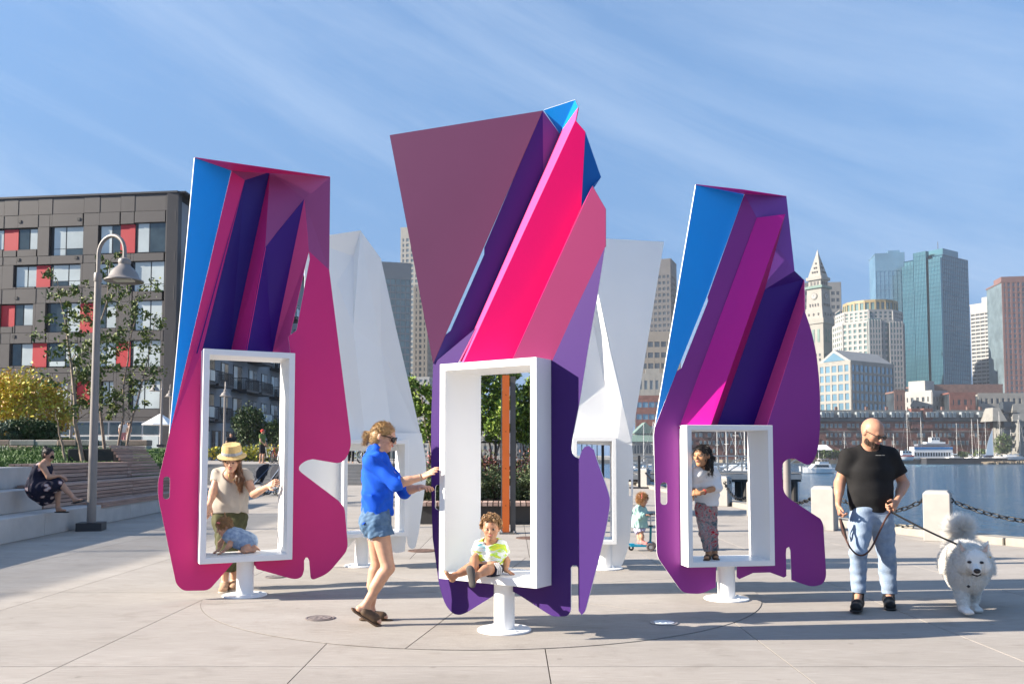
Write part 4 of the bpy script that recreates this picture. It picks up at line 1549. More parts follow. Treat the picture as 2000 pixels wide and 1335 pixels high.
tb = G(995, 1041)
to = thing('sign_post', 'tall orange and grey steel post standing in front of the planter bed', 'post', tb)
M_or = mat('orange_steel', (0.62, 0.13, 0.015), 0.45, var=0.04, vscale=3)
M_gst = mat('grey_steel', (0.10, 0.098, 0.095), 0.5, var=0.1, vscale=4)
zt = P(990, 733, tb.y).z
cx = P(988, 900, tb.y).x
MB().box((cx, tb.y - .06, (zt + .03) / 2), (0.128, 0.03, zt - .03)).build('orange_plate', M_or, to)
MB().box((cx - .078, tb.y + .05, (zt - .04) / 2 + .015), (0.014, 0.24, zt - .07)).build('side_plate', M_gst, to)
MB().box((cx + .128, tb.y + .03, (zt - .02) / 2 + .015), (0.095, 0.06, zt - .04)).build('side_plate', M_gst, to)
for k, z in enumerate((zt - .28, zt - .75, zt - 1.2, zt - 1.55, zt - 2.1)):
    MB().box((cx + .071, tb.y - .045, z), (0.012, 0.03, 0.16 + .08 * (k % 3))).build('white_tab', M_white, to)
MB().box((cx + .04, tb.y, 0.012), (0.30, 0.34, 0.024)).build('base_plate', M_gst, to)
for dx in (-.07, .15):
    for dy in (-.13, .13):
        MB().lathe((cx + .04 + dx - .04, tb.y + dy, .024), [(.018, 0), (.018, .03), (.01, .034)], 6).build('bolt', M_chrome, to)
for k in range(4):
    MB().lathe((cx, tb.y - .0755, .5 + k * .66), [(0.001, 0), (.009, 0)], 8, mat3=Matrix.Rotation(R(90), 3, 'X')).build('rivet', M_chrome, to)

fe = thing('iron_fence', 'black iron railing behind the planter trees', 'fence', (-1, 23.5, 0))
for k in range(42):
    MB().box((-3.4 + k * .14, 23.5, 0.95), (.022, .022, 1.9)).build('bar', M_black, fe)
for z in (.25, 1.75):
    MB().box((-.45, 23.52, z), (6.0, .03, .045)).build('rail', M_black, fe)
for k in range(3):
    MB().box((-3.4 + k * 2.95, 23.55, 1.0), (.07, .07, 2.0)).build('post', M_black, fe)

# round covers let into the paving
M_rust = mat('rusty_iron', (0.13, 0.075, 0.055), 0.8, var=0.3, vscale=20, bump=.5, bscale=60)
M_cover = mat('cover_iron', (0.20, 0.17, 0.16), 0.7, var=0.2, vscale=20, bump=.4, bscale=60)


def cover(label, px, py, r, m, name='manhole_cover', cat='cover', lens=None):
    g = G(px, py)
    root = thing(name, label, cat, (g.x, g.y, 0))
    z0 = 0.0046 if (Vector((g.x, g.y)) - Vector(CC)).length < RR else 0.0
    ob = MB().lathe((g.x, g.y, z0 + .001), [(r, 0), (r, .006), (r - .012, .008), (r - .016, .004), (.001, .004)], 40).build('rim', m, root)
    MB().lathe((g.x, g.y, z0 + .006), [(r - .03, 0), (r - .03, .004), (.001, .004)], 40).build('lid', lens or m, root)
    for k in range(5):
        a = k * 2 * math.pi / 5
        MB().lathe((g.x + (r - .05) * .6 * math.cos(a), g.y + (r - .05) * .6 * math.sin(a), z0 + .0101), [(r * .12, 0), (r * .10, .003), (.001, .003)], 12).build('stud', lens or m, root)


cover('small brown round cover in the paving left of the woman in blue', 625, 1208, .125, M_cover)
cover('round in-ground light with a pale lens in the shadow of the tallest panel', 1297, 1217, .115, M_greymetal, 'ground_light', 'light', mat('lens_pale', (.55, .62, .68), .2))
cover('rusty round cover near the white panel behind the woman in blue', 826, 1075, .22, M_rust)
cover('rusty round cover in front of the orange post', 1036, 1050, .25, M_rust)
cover('dark round cover behind the base of the magenta panel', 538, 1127, .12, M_cover)
# ================================================================== right: bollards and chains
M_boll = mat('bollard_concrete', (0.36, 0.345, 0.32), 0.8, var=0.07, vscale=5, bump=0.2, bscale=60, detail=8)
M_chain = mat('black_chain', (0.018, 0.018, 0.02), 0.35, metal=0.6)
M_galv = mat('weathered_chain', (0.28, 0.25, 0.19), 0.6, metal=0.4)
BOL = [(8.75, 11.6, 'out of view to the right'), (7.0, 14.1, 'behind the white dog'), (5.87, 16.1, 'behind the man in the black shirt'), (5.62, 19.6, 'hidden by the right side of the window frame'),
       (5.8, 23.6, 'behind the girl in white'), (5.75, 29.8, 'next along behind the plum panel'), (5.72, 37.0, 'farthest, beside the short steel post')]
BR = R(-33)
for i, (x, y, w) in enumerate(BOL):
    r = thing('bollard', 'square pale concrete bollard ' + w, 'bollard', (x, y, 0), 'concrete bollards along the seawall')
    s, h = 0.40, 0.82
    mb = MB()
    rot = lambda a, b2: (x + a * math.cos(BR) - b2 * math.sin(BR), y + a * math.sin(BR) + b2 * math.cos(BR))
    lv = [(s / 2, 0), (s / 2, h - .05), (s / 2 - .045, h)]
    vs = []
    for hw, z in lv:
        vs += [(*rot(a * hw, b2 * hw), z) for a, b2 in ((-1, -1), (1, -1), (1, 1), (-1, 1))]
    fs = [(0, 3, 2, 1), (8, 9, 10, 11)]
    for l in range(2):
        fs += [(l * 4 + k, l * 4 + (k + 1) % 4, l * 4 + 4 + (k + 1) % 4, l * 4 + 4 + k) for k in range(4)]
    mb.add(vs, fs)
    bevel(mb.build('block', M_boll, r), 0.012, 2)
    for sgn in (-1, 1):
        ex, ey = rot(sgn * s / 2, -0.02)
        ring_mesh((ex, ey, .66), .035, .011, (0.3, 1, 0.1), 14, 6).build('eye_ring', M_chain, r)


def link_me(name, L, W, t, m):
    """one stadium-shaped chain link along x, in the xz plane"""
    mb = MB()
    n, k = 16, 6
    cen = []
    h = (L - W) / 2
    for i in range(n):
        a = 2 * math.pi * i / n
        cx = (h if math.cos(a) > 0 else -h) if abs(math.cos(a)) > 1e-6 else 0
        cen.append((Vector((cx + (W / 2 - t) * math.cos(a), 0, (W / 2 - t) * math.sin(a))), Vector((math.cos(a), 0, math.sin(a)))))
    for c, d in cen:
        for j in range(k):
            b2 = 2 * math.pi * j / k
            q = c + d * t * math.cos(b2) + Vector((0, 1, 0)) * t * math.sin(b2)
            mb.v.append(tuple(q))
    for i in range(n):
        for j in range(k):
            mb.f.append((i * k + j, ((i + 1) % n) * k + j, ((i + 1) % n) * k + (j + 1) % k, i * k + (j + 1) % k))
            mb.m.append(0)
    me = bpy.data.meshes.new(name)
    me.from_pydata(mb.v, [], mb.f)
    me.materials.append(m)
    me.polygons.foreach_set('use_smooth', np.ones(len(me.polygons), dtype=bool))
    me.update()
    return me


LINK = link_me('link', 0.150, 0.088, 0.0125, M_chain)
LINK2 = link_me('pale_link', 0.150, 0.088, 0.0125, M_galv)


def chain(label, a, b, sag, me, group='chains hung between the bollards', pitch=0.118):
    a, b = Vector(a), Vector(b)
    root = thing('chain', label, 'chain', a, group)
    pts = []
    N = 200
    for i in range(N + 1):
        t = i / N
        p = a.lerp(b, t)
        p.z -= sag * (1 - (2 * t - 1) ** 2)
        pts.append(p)
    acc, nxt, k = 0.0, pitch * .5, 0
    for p, q in zip(pts[:-1], pts[1:]):
        d = (q - p)
        acc += d.length
        if acc >= nxt:
            o = bpy.data.objects.new('link', me)
            COL.objects.link(o)
            o.parent = root
            o.location = p - a
            x = d.normalized()
            s = x.cross(Vector((0, 0, 1))).normalized()
            u = s.cross(x)
            m3 = Matrix((x, s, u)).transposed() @ Matrix.Rotation(R(45 + 90 * (k % 2) + random.uniform(-8, 8)), 3, 'X')
            o.rotation_euler = m3.to_euler()
            nxt += pitch
            k += 1


for i in range(len(BOL) - 1):
    (x0, y0, _), (x1, y1, _) = BOL[i], BOL[i + 1]
    d = Vector((x1 - x0, y1 - y0, 0)).normalized()
    a = Vector((x0, y0, .66)) + d * 0.24
    b2 = Vector((x1, y1, .66)) - d * 0.24
    lab = ['heavy black chain hanging right of the bollard behind the dog', 'heavy black chain hanging behind the man in the black shirt', 'black chain hanging left of the bollard behind the man',
           'black chain hanging behind the girl in the window frame', 'black chain hanging beyond the window frame of the plum panel', 'farthest black chain by the short steel post'][i]
    chain(lab, a, b2, 0.26 if (b2 - a).length < 3.2 else 0.36, LINK)
g0, g1 = G(1700, 1041, .14), G(1806, 1043, .14)
chain('pale weathered chain lying along the kerb between two bollards', (6.65, 15.9, .15), (7.05, 15.0, .15), 0.015, LINK2, None)

ps = thing('steel_post', 'short dark steel post on a base plate near the gangway', 'post', (5.35, 36.0, 0))
MB().box((5.35, 36, .70), (.10, .10, 1.36)).build('pole', M_dkmetal, ps)
MB().box((5.35, 36, .03), (.85, .5, .06)).build('base_plate', M_dkmetal, ps)

# ---------------- gangway over the water
M_gal = mat('galvanised_steel', (0.36, 0.37, 0.37), 0.45, metal=0.4, var=0.08, vscale=4)
gw = thing('gangway', 'grey steel truss gangway crossing the water beyond the seawall', 'gangway', (5.6, 39, 0))
GX0, GX1, GY = 5.3, 13.2, 39.0
for yy in (GY, GY + 1.7):
    rr3 = MB()
    for z in (0.62, 1.0, 1.36):
        rr3.bar((GX0, yy, z), (GX1, yy, z), .07 if z > 1.2 else .05, .06)
    rr3.build('rails', M_gal, gw)
    n = 7
    for k in range(n + 1):
        xx = GX0 + (GX1 - GX0) * k / n
        MB().box((xx, yy + .003, .98), (.07, .055, .80)).build('post', M_gal, gw)
        if k < n:
            x2 = GX0 + (GX1 - GX0) * (k + 1) / n
            a, b2 = ((xx, yy + .01, .62), (x2, yy + .01, 1.34)) if k % 2 == 0 else ((xx, yy + .01, 1.34), (x2, yy + .01, .62))
            MB().bar(a, b2, .05, .045).build('brace', M_gal, gw)
for k in range(22):
    MB().box((GX0 + .18 + k * .36, GY + .85, .545), (.345, 1.6, .05)).build('deck_board', M_far_pave, gw)
MB().box(((GX0 + GX1) / 2, GY + .02, .40), (GX1 - GX0, .12, .22)).build('beam', M_gal, gw)
MB().box(((GX0 + GX1) / 2, GY + .85, .25), (GX1 - GX0, 1.5, .14)).build('under_beam', M_dkmetal, gw)
for xx in (7.6, 10.7, 12.9):
    for yy in (GY + .2, GY + 1.5):
        MB().tube([(xx, yy, -3.6), (xx, yy, .18)], .17, 12).build('pile', mat('wet_pile', (0.03, 0.027, 0.024), 0.6, var=.3, vscale=3), gw)
fd = thing('floating_dock', 'low timber floating dock below the gangway', 'dock', (9, 46, -2.9))
MB().box((11.5, 47, -2.72), (15, 3.2, .5)).build('float', mat('dock_wood', (0.12, 0.10, 0.08), .9, var=.2, vscale=3), fd)

# ================================================================== boats
M_hull = mat('white_hull', (0.74, 0.74, 0.73), 0.3)
M_bglass = mat('boat_glass', (0.02, 0.03, 0.04), 0.1)
M_navyhull = mat('navy_hull', (0.02, 0.035, 0.10), 0.3)
M_sail = mat('sail_cloth', (0.55, 0.63, 0.68), 0.7)
M_mast = mat('mast_metal', (0.62, 0.60, 0.56), 0.4)
M_redhull = mat('red_hull', (0.38, 0.05, 0.05), 0.4)
M_wood = mat('boat_wood', (0.30, 0.20, 0.12), 0.6)


def hull(c, L, W, H, ang, m, name, parent, sheer=.25):
    """a boat hull pointing along ang; c at the waterline centre"""
    c = Vector(c)
    d = Vector((math.cos(ang), math.sin(ang), 0))
    s = Vector((-d.y, d.x, 0))
    secs = []
    n = 10
    for i in range(n + 1):
        t = i / n
        w = W / 2 * (1 - max(0, (t - .35) / .65) ** 2.2) * (0.86 + .14 * min(1, t / .2))
        w = max(w, .015)
        zt = H * (1 + sheer * (t - .3) ** 2 * 2)
        x = (t - .5) * L
        secs.append([c + d * (x * .98) + s * (-w) + Vector((0, 0, zt)), c + d * x * .95 + s * (-w * .8) + Vector((0, 0, .1 * H)), c + d * x * .9 + Vector((0, 0, -.25 * H)),
                     c + d * x * .95 + s * (w * .8) + Vector((0, 0, .1 * H)), c + d * (x * .98) + s * w + Vector((0, 0, zt))])
    mb = MB()
    for q in secs:
        mb.v += [tuple(p) for p in q]
    for i in range(n):
        for j in range(4):
            a = i * 5 + j
            mb.f.append((a, a + 1, a + 6, a + 5))
            mb.m.append(0)
        mb.f.append((i * 5 + 4, i * 5, i * 5 + 5, i * 5 + 9))
        mb.m.append(0)
    mb.f.append((0, 4, 3, 2, 1))
    mb.m.append(0)
    return mb.build(name, m, parent), d, s, c


def sailboat(label, px, Y, L=9.5, mast=12.5, ang=0.3, m=None, group='moored sailboats', z=WATER_Z, sail=False):
    p = P(px, 900, Y)
    c = Vector((p.x, Y, z))
    root = thing('sailboat', label, 'sailboat', c, group)
    h, d, s, c = hull(c, L, L * .3, L * .11, ang, m or M_hull, 'hull', root)
    b = MB()
    q = c + d * (-.02 * L) + Vector((0, 0, L * .14))
    b.box(q, (L * .34, L * .17, L * .07), rz=ang)
    cb = b.build('cabin', M_hull, root)
    MB().box(q + Vector((0, 0, L * .008)), (L * .27, L * .174, L * .025), rz=ang).build('cabin_window', M_bglass, cb)
    mp_ = c + d * (.08 * L)
    MB().tube([mp_ + Vector((0, 0, L * .1)), mp_ + Vector((0, 0, mast))], [.11, .07], 6).build('mast', M_mast, root)
    bm2 = mp_ + Vector((0, 0, L * .25))
    MB().tube([bm2, bm2 - d * L * .38], .10, 6).build('boom', M_mast, root)
    MB().tube([bm2 + Vector((0, 0, .16)), bm2 - d * L * .36 + Vector((0, 0, .16))], [.22, .14], 6).build('furled_sail', M_sail, root)
    st = MB()
    for e in (c + d * L * .48 + Vector((0, 0, L * .13)), c - d * L * .46 + Vector((0, 0, L * .12))):
        st.tube([e, mp_ + Vector((0, 0, mast * .97))], .022, 3)
    st.tube([mp_ + s * .9 + Vector((0, 0, mast * .6)), mp_ - s * .9 + Vector((0, 0, mast * .6))], .03, 4)
    st.build('rigging', M_mast, root)
    return root


def motorboat(label, px, py, Y, L, ang, flybridge=True, group=None):
    p = P(px, py, Y)
    c = Vector((p.x, Y, WATER_Z))
    root = thing('motor_boat', label, 'motor boat', c, group)
    h, d, s, c = hull(c, L, L * .32, L * .12, ang, M_hull, 'hull', root, .5)
    z0 = c.z + L * .12
    mb = MB()
    q = c + d * -.02 * L
    vs = []
    for (f, hz, w) in ((-.30, 0, .26), (.26, 0, .24), (.12, .13, .20), (-.26, .13, .22)):
        vs += [q + d * f * L + s * w * L * .5 + Vector((0, 0, L * .11 + hz * L)), q + d * f * L - s * w * L * .5 + Vector((0, 0, L * .11 + hz * L))]
    mb.add(vs, [(0, 1, 3, 2), (2, 3, 5, 4), (4, 5, 7, 6), (6, 7, 1, 0), (0, 2, 4, 6), (1, 7, 5, 3)])
    cb = mb.build('cabin', M_hull, root)
    mg = MB()
    for sg in (1, -1):
        vs = [q + d * f * L + s * sg * (w * L * .5 + .02) + Vector((0, 0, L * .11 + hz * L)) for f, hz, w in ((-.22, .045, .252), (.17, .045, .235), (.11, .105, .213), (-.21, .105, .232))]
        mg.add(vs, [(0, 1, 2, 3) if sg < 0 else (3, 2, 1, 0)])
    mg.build('cabin_windows', M_bglass, cb)
    if flybridge:
        MB().box(q + d * -.10 * L + Vector((0, 0, L * .265)), (L * .25, L * .2, L * .05), rz=ang).build('flybridge', M_hull, root)
        MB().box(q + d * -.12 * L + Vector((0, 0, L * .36)), (L * .22, L * .2, .06), rz=ang).build('hardtop', M_hull, root)
        pm = MB()
        for f in (-.2, -.03):
            for w in (-.09, .09):
                pm.tube([q + d * f * L + s * w * L + Vector((0, 0, L * .28)), q + d * f * L + s * w * L + Vector((0, 0, L * .36))], .03, 4)
        pm.tube([q + d * -.14 * L + Vector((0, 0, L * .36)), q + d * -.14 * L + Vector((0, 0, L * .46))], .02, 4)
        pm.build('hardtop_posts', M_mast, root)
    rl = MB()
    for w in (-1, 1):
        pts = [c + d * f * L + s * w * L * .13 * (1 - max(0, f - .1) * 2.1) + Vector((0, 0, L * .19)) for f in (.1, .25, .4, .46)]
        rl.tube(pts, .02, 4)
        for t_ in pts:
            rl.tube([t_, t_ - Vector((0, 0, L * .055))], .015, 4)
    rl.build('bow_rail', M_mast, root)
    return root


motorboat('white motor cruiser under way on the harbour left of the man', 1597, 920, 205, 9.6, R(186))
M_wake = mat('wake_foam', (0.75, 0.78, 0.8), 0.9)
wk = P(1610, 920, 205)
wm = MB()
for k in range(60):
    a = random.uniform(-9, 5)
    wm.box((wk.x + 4 + a * .5 + 2.5, 205 + random.uniform(-1.5, 1.5), WATER_Z + .02), (random.uniform(.3, 1.2), random.uniform(.15, .4), .1), rz=random.uniform(-.3, .3))
tag(wm.build('wake', M_wake), kind='stuff')

sb = [(1412, 150, 8.5, 10.5, .2), (1432, 175, 9, 14.0, .5), (1447, 160, 9, 12.5, -.2), (1460, 190, 10, 14.5, .4), (1272, 170, 8, 11, .6), (1396, 210, 9, 11.5, .3), (1252, 210, 9, 12, .1)]
sl = ['with its mast just right of the girl in the frame', 'with the tallest mast right of the girl in the frame', 'in the middle of the window right of the girl', 'nearest the right side of the girl\'s window', 'in the gap left of the blue facet', 'behind the head of the girl in the frame', 'by the white panel edge in the gap']
for k, (px, Y, L, mh, an) in enumerate(sb):
    sailboat('white sailboat moored ' + sl[k], px, Y, L, mh, an)
motorboat('white cabin boat moored in the gap between the white panel and the blue facet', 1264, 900, 120, 8.5, R(200), True)
motorboat('white cabin boat moored behind the railing right of the girl', 1425, 905, 140, 8.5, R(170), True)
sf_ = [(1690, 430, 10, 17, 'behind the head of the man'), (1771, 425, 11, 25, 'with the tall mast left of the blue ferry'), (1799, 428, 11, 21, 'in front of the blue ferry'), (1867, 424, 10, 18, 'at the right end of the ferry'), (1898, 420, 9, 20, 'leftmost of the three by the dinghy sail'),
       (1911, 420, 9, 20, 'middle of the three by the dinghy sail'), (1924, 420, 9, 20, 'nearest the dinghy sail'), (1952, 424, 10, 24, 'right of the dinghy sail'), (1975, 424, 10, 15, 'second from the right edge'), (1990, 424, 10, 22, 'at the right edge of the view'), (1648, 432, 9, 14, 'at the left arm of the man'), (1745, 432, 9, 13, 'above the left shoulder of the man')]
for k, (px, Y, L, mh, w) in enumerate(sf_):
    sailboat('white sailboat at the far quay ' + w, px, Y, L, mh, .2 + .3 * (k % 3), z=-0.9, group='sailboats along the far quay', m=M_navyhull if k == 7 else None)
# dinghy under sail on the dock
c = P(1932, 891, 416)
dg = thing('sailing_dinghy', 'sailing dinghy with its pale blue-white sail raised at the dock', 'sailboat', c)
hull(c, 5.2, 1.8, .6, .15, M_navyhull, 'hull', dg)
a0, a1, a2 = P(1925, 889, 416), P(1941, 889.5, 416), P(1938, 838, 416)
mid = [(a0 + (a2 - a0) * t + Vector((-.55 * math.sin(math.pi * t), 0, 0))) for t in (0, .25, .5, .75, 1)]
MB().slabpoly([*mid, a1], .05).build('sail', M_sail, dg)
MB().tube([P(1941, 893, 416), P(1938, 836, 416)], .09, 6).build('mast', M_mast, dg)
MB().tube([a0, a1], .08, 6).build('boom', M_mast, dg)

# ferry
fy = 424.0
fa, fb = P(1785, 893, fy), P(1862, 893, fy)
fr_ = thing('ferry', 'blue and white ferry boat tied up at the far quay', 'ferry', fa)
Lf = fb.x - fa.x
M_blueband = mat('ferry_blue', (0.01, 0.14, 0.36), 0.4)
zz = lambda py: P(1800, py, fy).z
MB().box(((fa.x + fb.x) / 2, fy + 2.5, (zz(895) + zz(883)) / 2), (Lf, 5, zz(883) - zz(895))).build('hull', M_hull, fr_)
MB().box(((fa.x + fb.x) / 2, fy + 2.5, (zz(882.6) + zz(872)) / 2), (Lf - .4, 4.9, zz(872) - zz(882.6))).build('upper_deck', M_hull, fr_)
MB().box(((fa.x + fb.x) / 2, fy - .06, (zz(877) + zz(872.4)) / 2), (Lf - .3, .08, zz(872.4) - zz(877))).build('blue_band', M_blueband, fr_)
for k in range(14):
    MB().box((fa.x + .9 + k * (Lf - 1.4) / 14, fy - .06, (zz(893) + zz(880.5)) / 2), (.8, .06, zz(881.5) - zz(888.5))).build('window', M_bglass, fr_)
MB().box(((fa.x + fb.x) / 2 + .6, fy + 2.5, zz(868.5)), (Lf * .82, 4.2, .9)).build('roof_deck', mat('ferry_roof', (.16, .17, .20), .6), fr_)
ph = P(1829, 860, fy)
pl = MB().box((ph.x, fy + 2.5, zz(860)), (4.2, 3, 3.2)).build('pilot_house', M_hull, fr_)
for k in range(3):
    MB().box((ph.x - 1.3 + k * 1.3, fy + .98, zz(856.5)), (.9, .06, .9)).build('pilot_window', M_bglass, pl)
MB().box((ph.x, fy + 2.5, zz(864.2)), (9.5, 3.6, .9)).build('lower_cabin', M_hull, fr_)
MB().tube([(ph.x - .8, fy + 2.5, zz(854)), (ph.x - .8, fy + 2.5, zz(840))], .12, 6).build('mast', M_mast, fr_)
c = P(1766, 893, 422)
wb = thing('work_boat', 'red and white work boat left of the blue ferry', 'boat', c)
hull((c.x, 422, -.9), 9, 3, 2.0, R(180), M_hull, 'hull', wb)
MB().box((c.x, 420.3, 1.05), (8.2, .2, .7)).build('red_stripe', M_redhull, wb)
cb = MB().box((c.x + 1, 422, 2.4), (4.6, 2.4, 2.2)).build('wheelhouse', mat('pale_blue_paint', (.42, .55, .62), .5), wb)
for k in range(3):
    MB().box((c.x - .6 + k * 1.5, 420.76, 2.9), (1.0, .06, .8)).build('window', M_bglass, cb)
c = P(1965, 893, 420)
hb_ = thing('launch', 'long low white launch at the right of the dinghy', 'boat', (c.x, 420, -.9))
hull((c.x, 420, -.9), 14, 3.2, 1.5, R(180), M_hull, 'hull', hb_)
MB().box((c.x + 2, 420, 1.0), (5, 2.2, 1.1)).build('cabin', M_hull, hb_)
# ================================================================== far shore and the city
M_quay = mat('quay_stone', (0.17, 0.14, 0.10), 0.95, var=0.35, vscale=0.25)
M_shoreg = mat('shore_ground', (0.24, 0.23, 0.21), 0.95, var=0.15, vscale=0.05)
SHY = 431.0
MB().add([(-900, SHY, -.95), (1500, SHY, -.95), (2500, 3400, -.95), (-1700, 3400, -.95), (-900, SHY, -3.5), (1500, SHY, -3.5)], [(0, 1, 2, 3), (4, 5, 1, 0)]).build('far_shore', M_shoreg, kind='structure')
qw = thing('quay_wall', 'brown stone quay wall along the far waterline', 'wall', P(1700, 900, SHY - 9))
MB().box((P(1700, 900, SHY - 4).x, SHY - 4, -2.2), (150, 9.5, 2.6)).build('wall', M_quay, qw)
a, b2 = P(1803, 900, SHY - 12), P(1960, 900, SHY - 12)
dq = thing('dark_wharf', 'long dark timber wharf face at the far waterline', 'wharf', a)
MB().box(((a.x + b2.x) / 2, SHY - 12.5, -1.55), (b2.x - a.x, 6, 2.7)).build('wharf_face', mat('wharf_timber', (0.022, 0.024, 0.03), .8), dq)
MB().box(((a.x + b2.x) / 2, SHY - 12.5, -.14), (b2.x - a.x + .6, 6.4, .12)).build('wharf_deck', M_far_pave, dq)
a, b2 = P(1875, 903, SHY - 17), P(2080, 903, SHY - 17)
bk = thing('rock_bank', 'low brown rocky bank under the right end of the wharf', 'bank', a)
mbk = MB()
for k in range(160):
    x = random.uniform(a.x + 12, b2.x)
    mbk.box((x, SHY - 16.5 + random.uniform(-2, 1), -2.9 + random.uniform(0, .5) + .9 * min(1, (x - a.x) / 40)), (random.uniform(.8, 2.4), random.uniform(.8, 2), random.uniform(.5, 1.0)), rz=random.uniform(0, 3))
tag(mbk.build('rocks', M_quay, bk), kind='stuff')


def from_px(pxl, pxc, pxr, Y, ang):
    """plan of a rectangular block from its left edge, front corner and right edge as seen; ang turns the left face back"""
    kc, kl, kr = (pxc - 1000) / F, (pxl - 1000) / F, (pxr - 1000) / F
    xc = kc * Y
    ca, sa = math.cos(ang), math.sin(ang)
    L1 = (xc - kl * Y) / (ca + kl * sa)
    den = (sa - kr * ca)
    L2 = (kr * Y - xc) / den if den > 0.08 else 20
    return Vector((xc, Y, 0)), Vector((-ca, sa, 0)), Vector((sa, ca, 0)), L1, L2


def zt_(py, Y):
    return P(1000, py, Y).z


class Block:
    """rectangular city block with real floor bands and piers in front of a glazed core"""

    def __init__(self, name, label, pxl, pxc, pxr, ytop, Y, ang, wall, glass, nf, bay=3.6, pier=0.45, band=0.45, proud=0.35, z0=-.95, depth=None, cat='building', blank=0.0, base=0.0, group=None, root=None, ribs=True):
        self.c, self.dl, self.dr, self.L1, self.L2 = from_px(pxl, pxc, pxr, Y, ang)
        if depth:
            self.L2 = depth
        self.zt = zt_(ytop, Y)
        self.z0 = z0
        c, dl, dr, L1, L2 = self.c, self.dl, self.dr, self.L1, self.L2
        self.root = root or thing(name, label, cat, (c.x, c.y, z0), group)
        self.wall = wall
        P4 = [c, c + dr * L2, c + dr * L2 + dl * L1, c + dl * L1]
        MB().prism([(p.x, p.y) for p in P4], z0, self.zt - .2).build('glazing', glass, self.root)
        if not ribs:
            return
        g = MB()
        H = self.zt - z0
        fh = (H - blank - base) / nf
        for (d, L, n) in ((dl, L1, dr * -1.0), (dr, L2, dl * -1.0)):
            if L < 1:
                continue
            q = c + n * (proud / 2)
            m3 = Matrix((d, n, Vector((0, 0, 1)))).transposed()
            for f in range(nf + 1):
                h = fh * band
                zc = z0 + base + f * fh + (h / 2 if f == 0 else 0)
                g.box(q + d * (L / 2) + Vector((0, 0, zc)), (L + .02, proud, h), mat3=m3)
            if blank:
                g.box(q + d * (L / 2) + Vector((0, 0, self.zt - blank / 2)), (L + .03, proud + .06, blank), mat3=m3)
            if pier > 0:
                nb = max(1, int(round(L / bay)))
                for k in range(nb + 1):
                    w = L / nb * pier
                    s = min(max(L * k / nb, w / 2), L - w / 2)
                    g.box(q + n * .04 + d * s + Vector((0, 0, (z0 + self.zt) / 2)), (w, proud, H), mat3=m3)
        tag(g.build('facade_grid', wall, self.root), kind='stuff')
        cc = c + dl * (L1 / 2) + dr * (L2 / 2)
        m3 = Matrix((dl, dr, Vector((0, 0, 1)))).transposed()
        MB().box(cc + Vector((0, 0, self.zt + .25)), (L1 + proud * 2.2, L2 + proud * 2.2, .9), mat3=m3).build('roof', wall, self.root)

    def at(self, s, t, z):
        return self.c + self.dl * (s * self.L1) + self.dr * (t * self.L2) + Vector((0, 0, z))

    def penthouse(self, s0, s1, h, m, t0=.2, t1=.8):
        a, b3 = self.at(s0, t0, 0), self.at(s1, t1, 0)
        m3 = Matrix((self.dl, self.dr, Vector((0, 0, 1)))).transposed()
        cc = self.at((s0 + s1) / 2, (t0 + t1) / 2, self.zt + .7 + h / 2)
        MB().box(cc, (abs(s1 - s0) * self.L1, abs(t1 - t0) * self.L2, h), mat3=m3).build('roof_plant', m, self.root)


W_teal = mat('teal_glass', (0.075, 0.19, 0.235), 0.14, metal=0.55, var=0.12, vscale=0.05)
W_teal_d = mat('deep_teal_glass', (0.025, 0.085, 0.13), 0.12, metal=0.5, var=0.15, vscale=0.04)
W_pale = mat('pale_blue_glass', (0.17, 0.31, 0.40), 0.16, metal=0.5, var=0.15, vscale=0.05)
W_dark = mat('city_glass_dark', (0.035, 0.045, 0.055), 0.2, var=0.4, vscale=0.12, spec=0.9)
W_grey = mat('city_glass_grey', (0.12, 0.16, 0.18), 0.2, var=0.3, vscale=0.1, spec=0.9)
W_green = mat('city_glass_green', (0.10, 0.17, 0.17), 0.2, var=0.3, vscale=0.1, spec=0.9)
S_lime = mat('limestone', (0.26, 0.248, 0.222), 0.85, var=0.08, vscale=0.2)
S_white = mat('pale_concrete', (0.31, 0.305, 0.29), 0.85, var=0.06, vscale=0.2)
S_grey = mat('mid_concrete', (0.20, 0.195, 0.19), 0.85, var=0.06, vscale=0.2)
S_dgrey = mat('dark_stone', (0.085, 0.082, 0.085), 0.8, var=0.08, vscale=0.2)
S_tan = mat('tan_stone', (0.22, 0.19, 0.155), 0.85, var=0.06, vscale=0.2)
S_red = mat('red_granite', (0.15, 0.085, 0.08), 0.8, var=0.08, vscale=0.2)
S_brick = mat('old_brick', (0.155, 0.062, 0.05), 0.9, var=0.25, vscale=0.5)
S_brick2 = mat('brown_brick', (0.16, 0.09, 0.075), 0.9, var=0.2, vscale=0.5)
S_slate = mat('slate_roof', (0.085, 0.095, 0.10), 0.7, var=0.15, vscale=0.5)
S_green = mat('copper_green', (0.13, 0.20, 0.175), 0.8, var=0.15, vscale=0.5)
S_granite = mat('grey_granite', (0.20, 0.195, 0.178), 0.9, var=0.12, vscale=0.4)
S_gold = mat('gold_trim', (0.27, 0.21, 0.11), 0.5)
HZ = bpy.data.materials.new('air_haze')
HZ.use_nodes = True
HZ.node_tree.nodes.clear()
hz_o = HZ.node_tree.nodes.new('ShaderNodeOutputMaterial')
hz_v = HZ.node_tree.nodes.new('ShaderNodeVolumePrincipled')
hz_v.inputs['Color'].default_value = (0.86, 0.92, 1.0, 1)
hz_v.inputs['Density'].default_value = 0.00014
HZ.node_tree.links.new(hz_v.outputs['Volume'], hz_o.inputs['Volume'])
MB().box((250, 800, 121), (2600, 2300, 252)).build('haze', HZ, kind='stuff')
S_dark = mat('dark_void', (0.03, 0.03, 0.035), 0.6)

A35, A25, A50 = R(33), R(25), R(50)
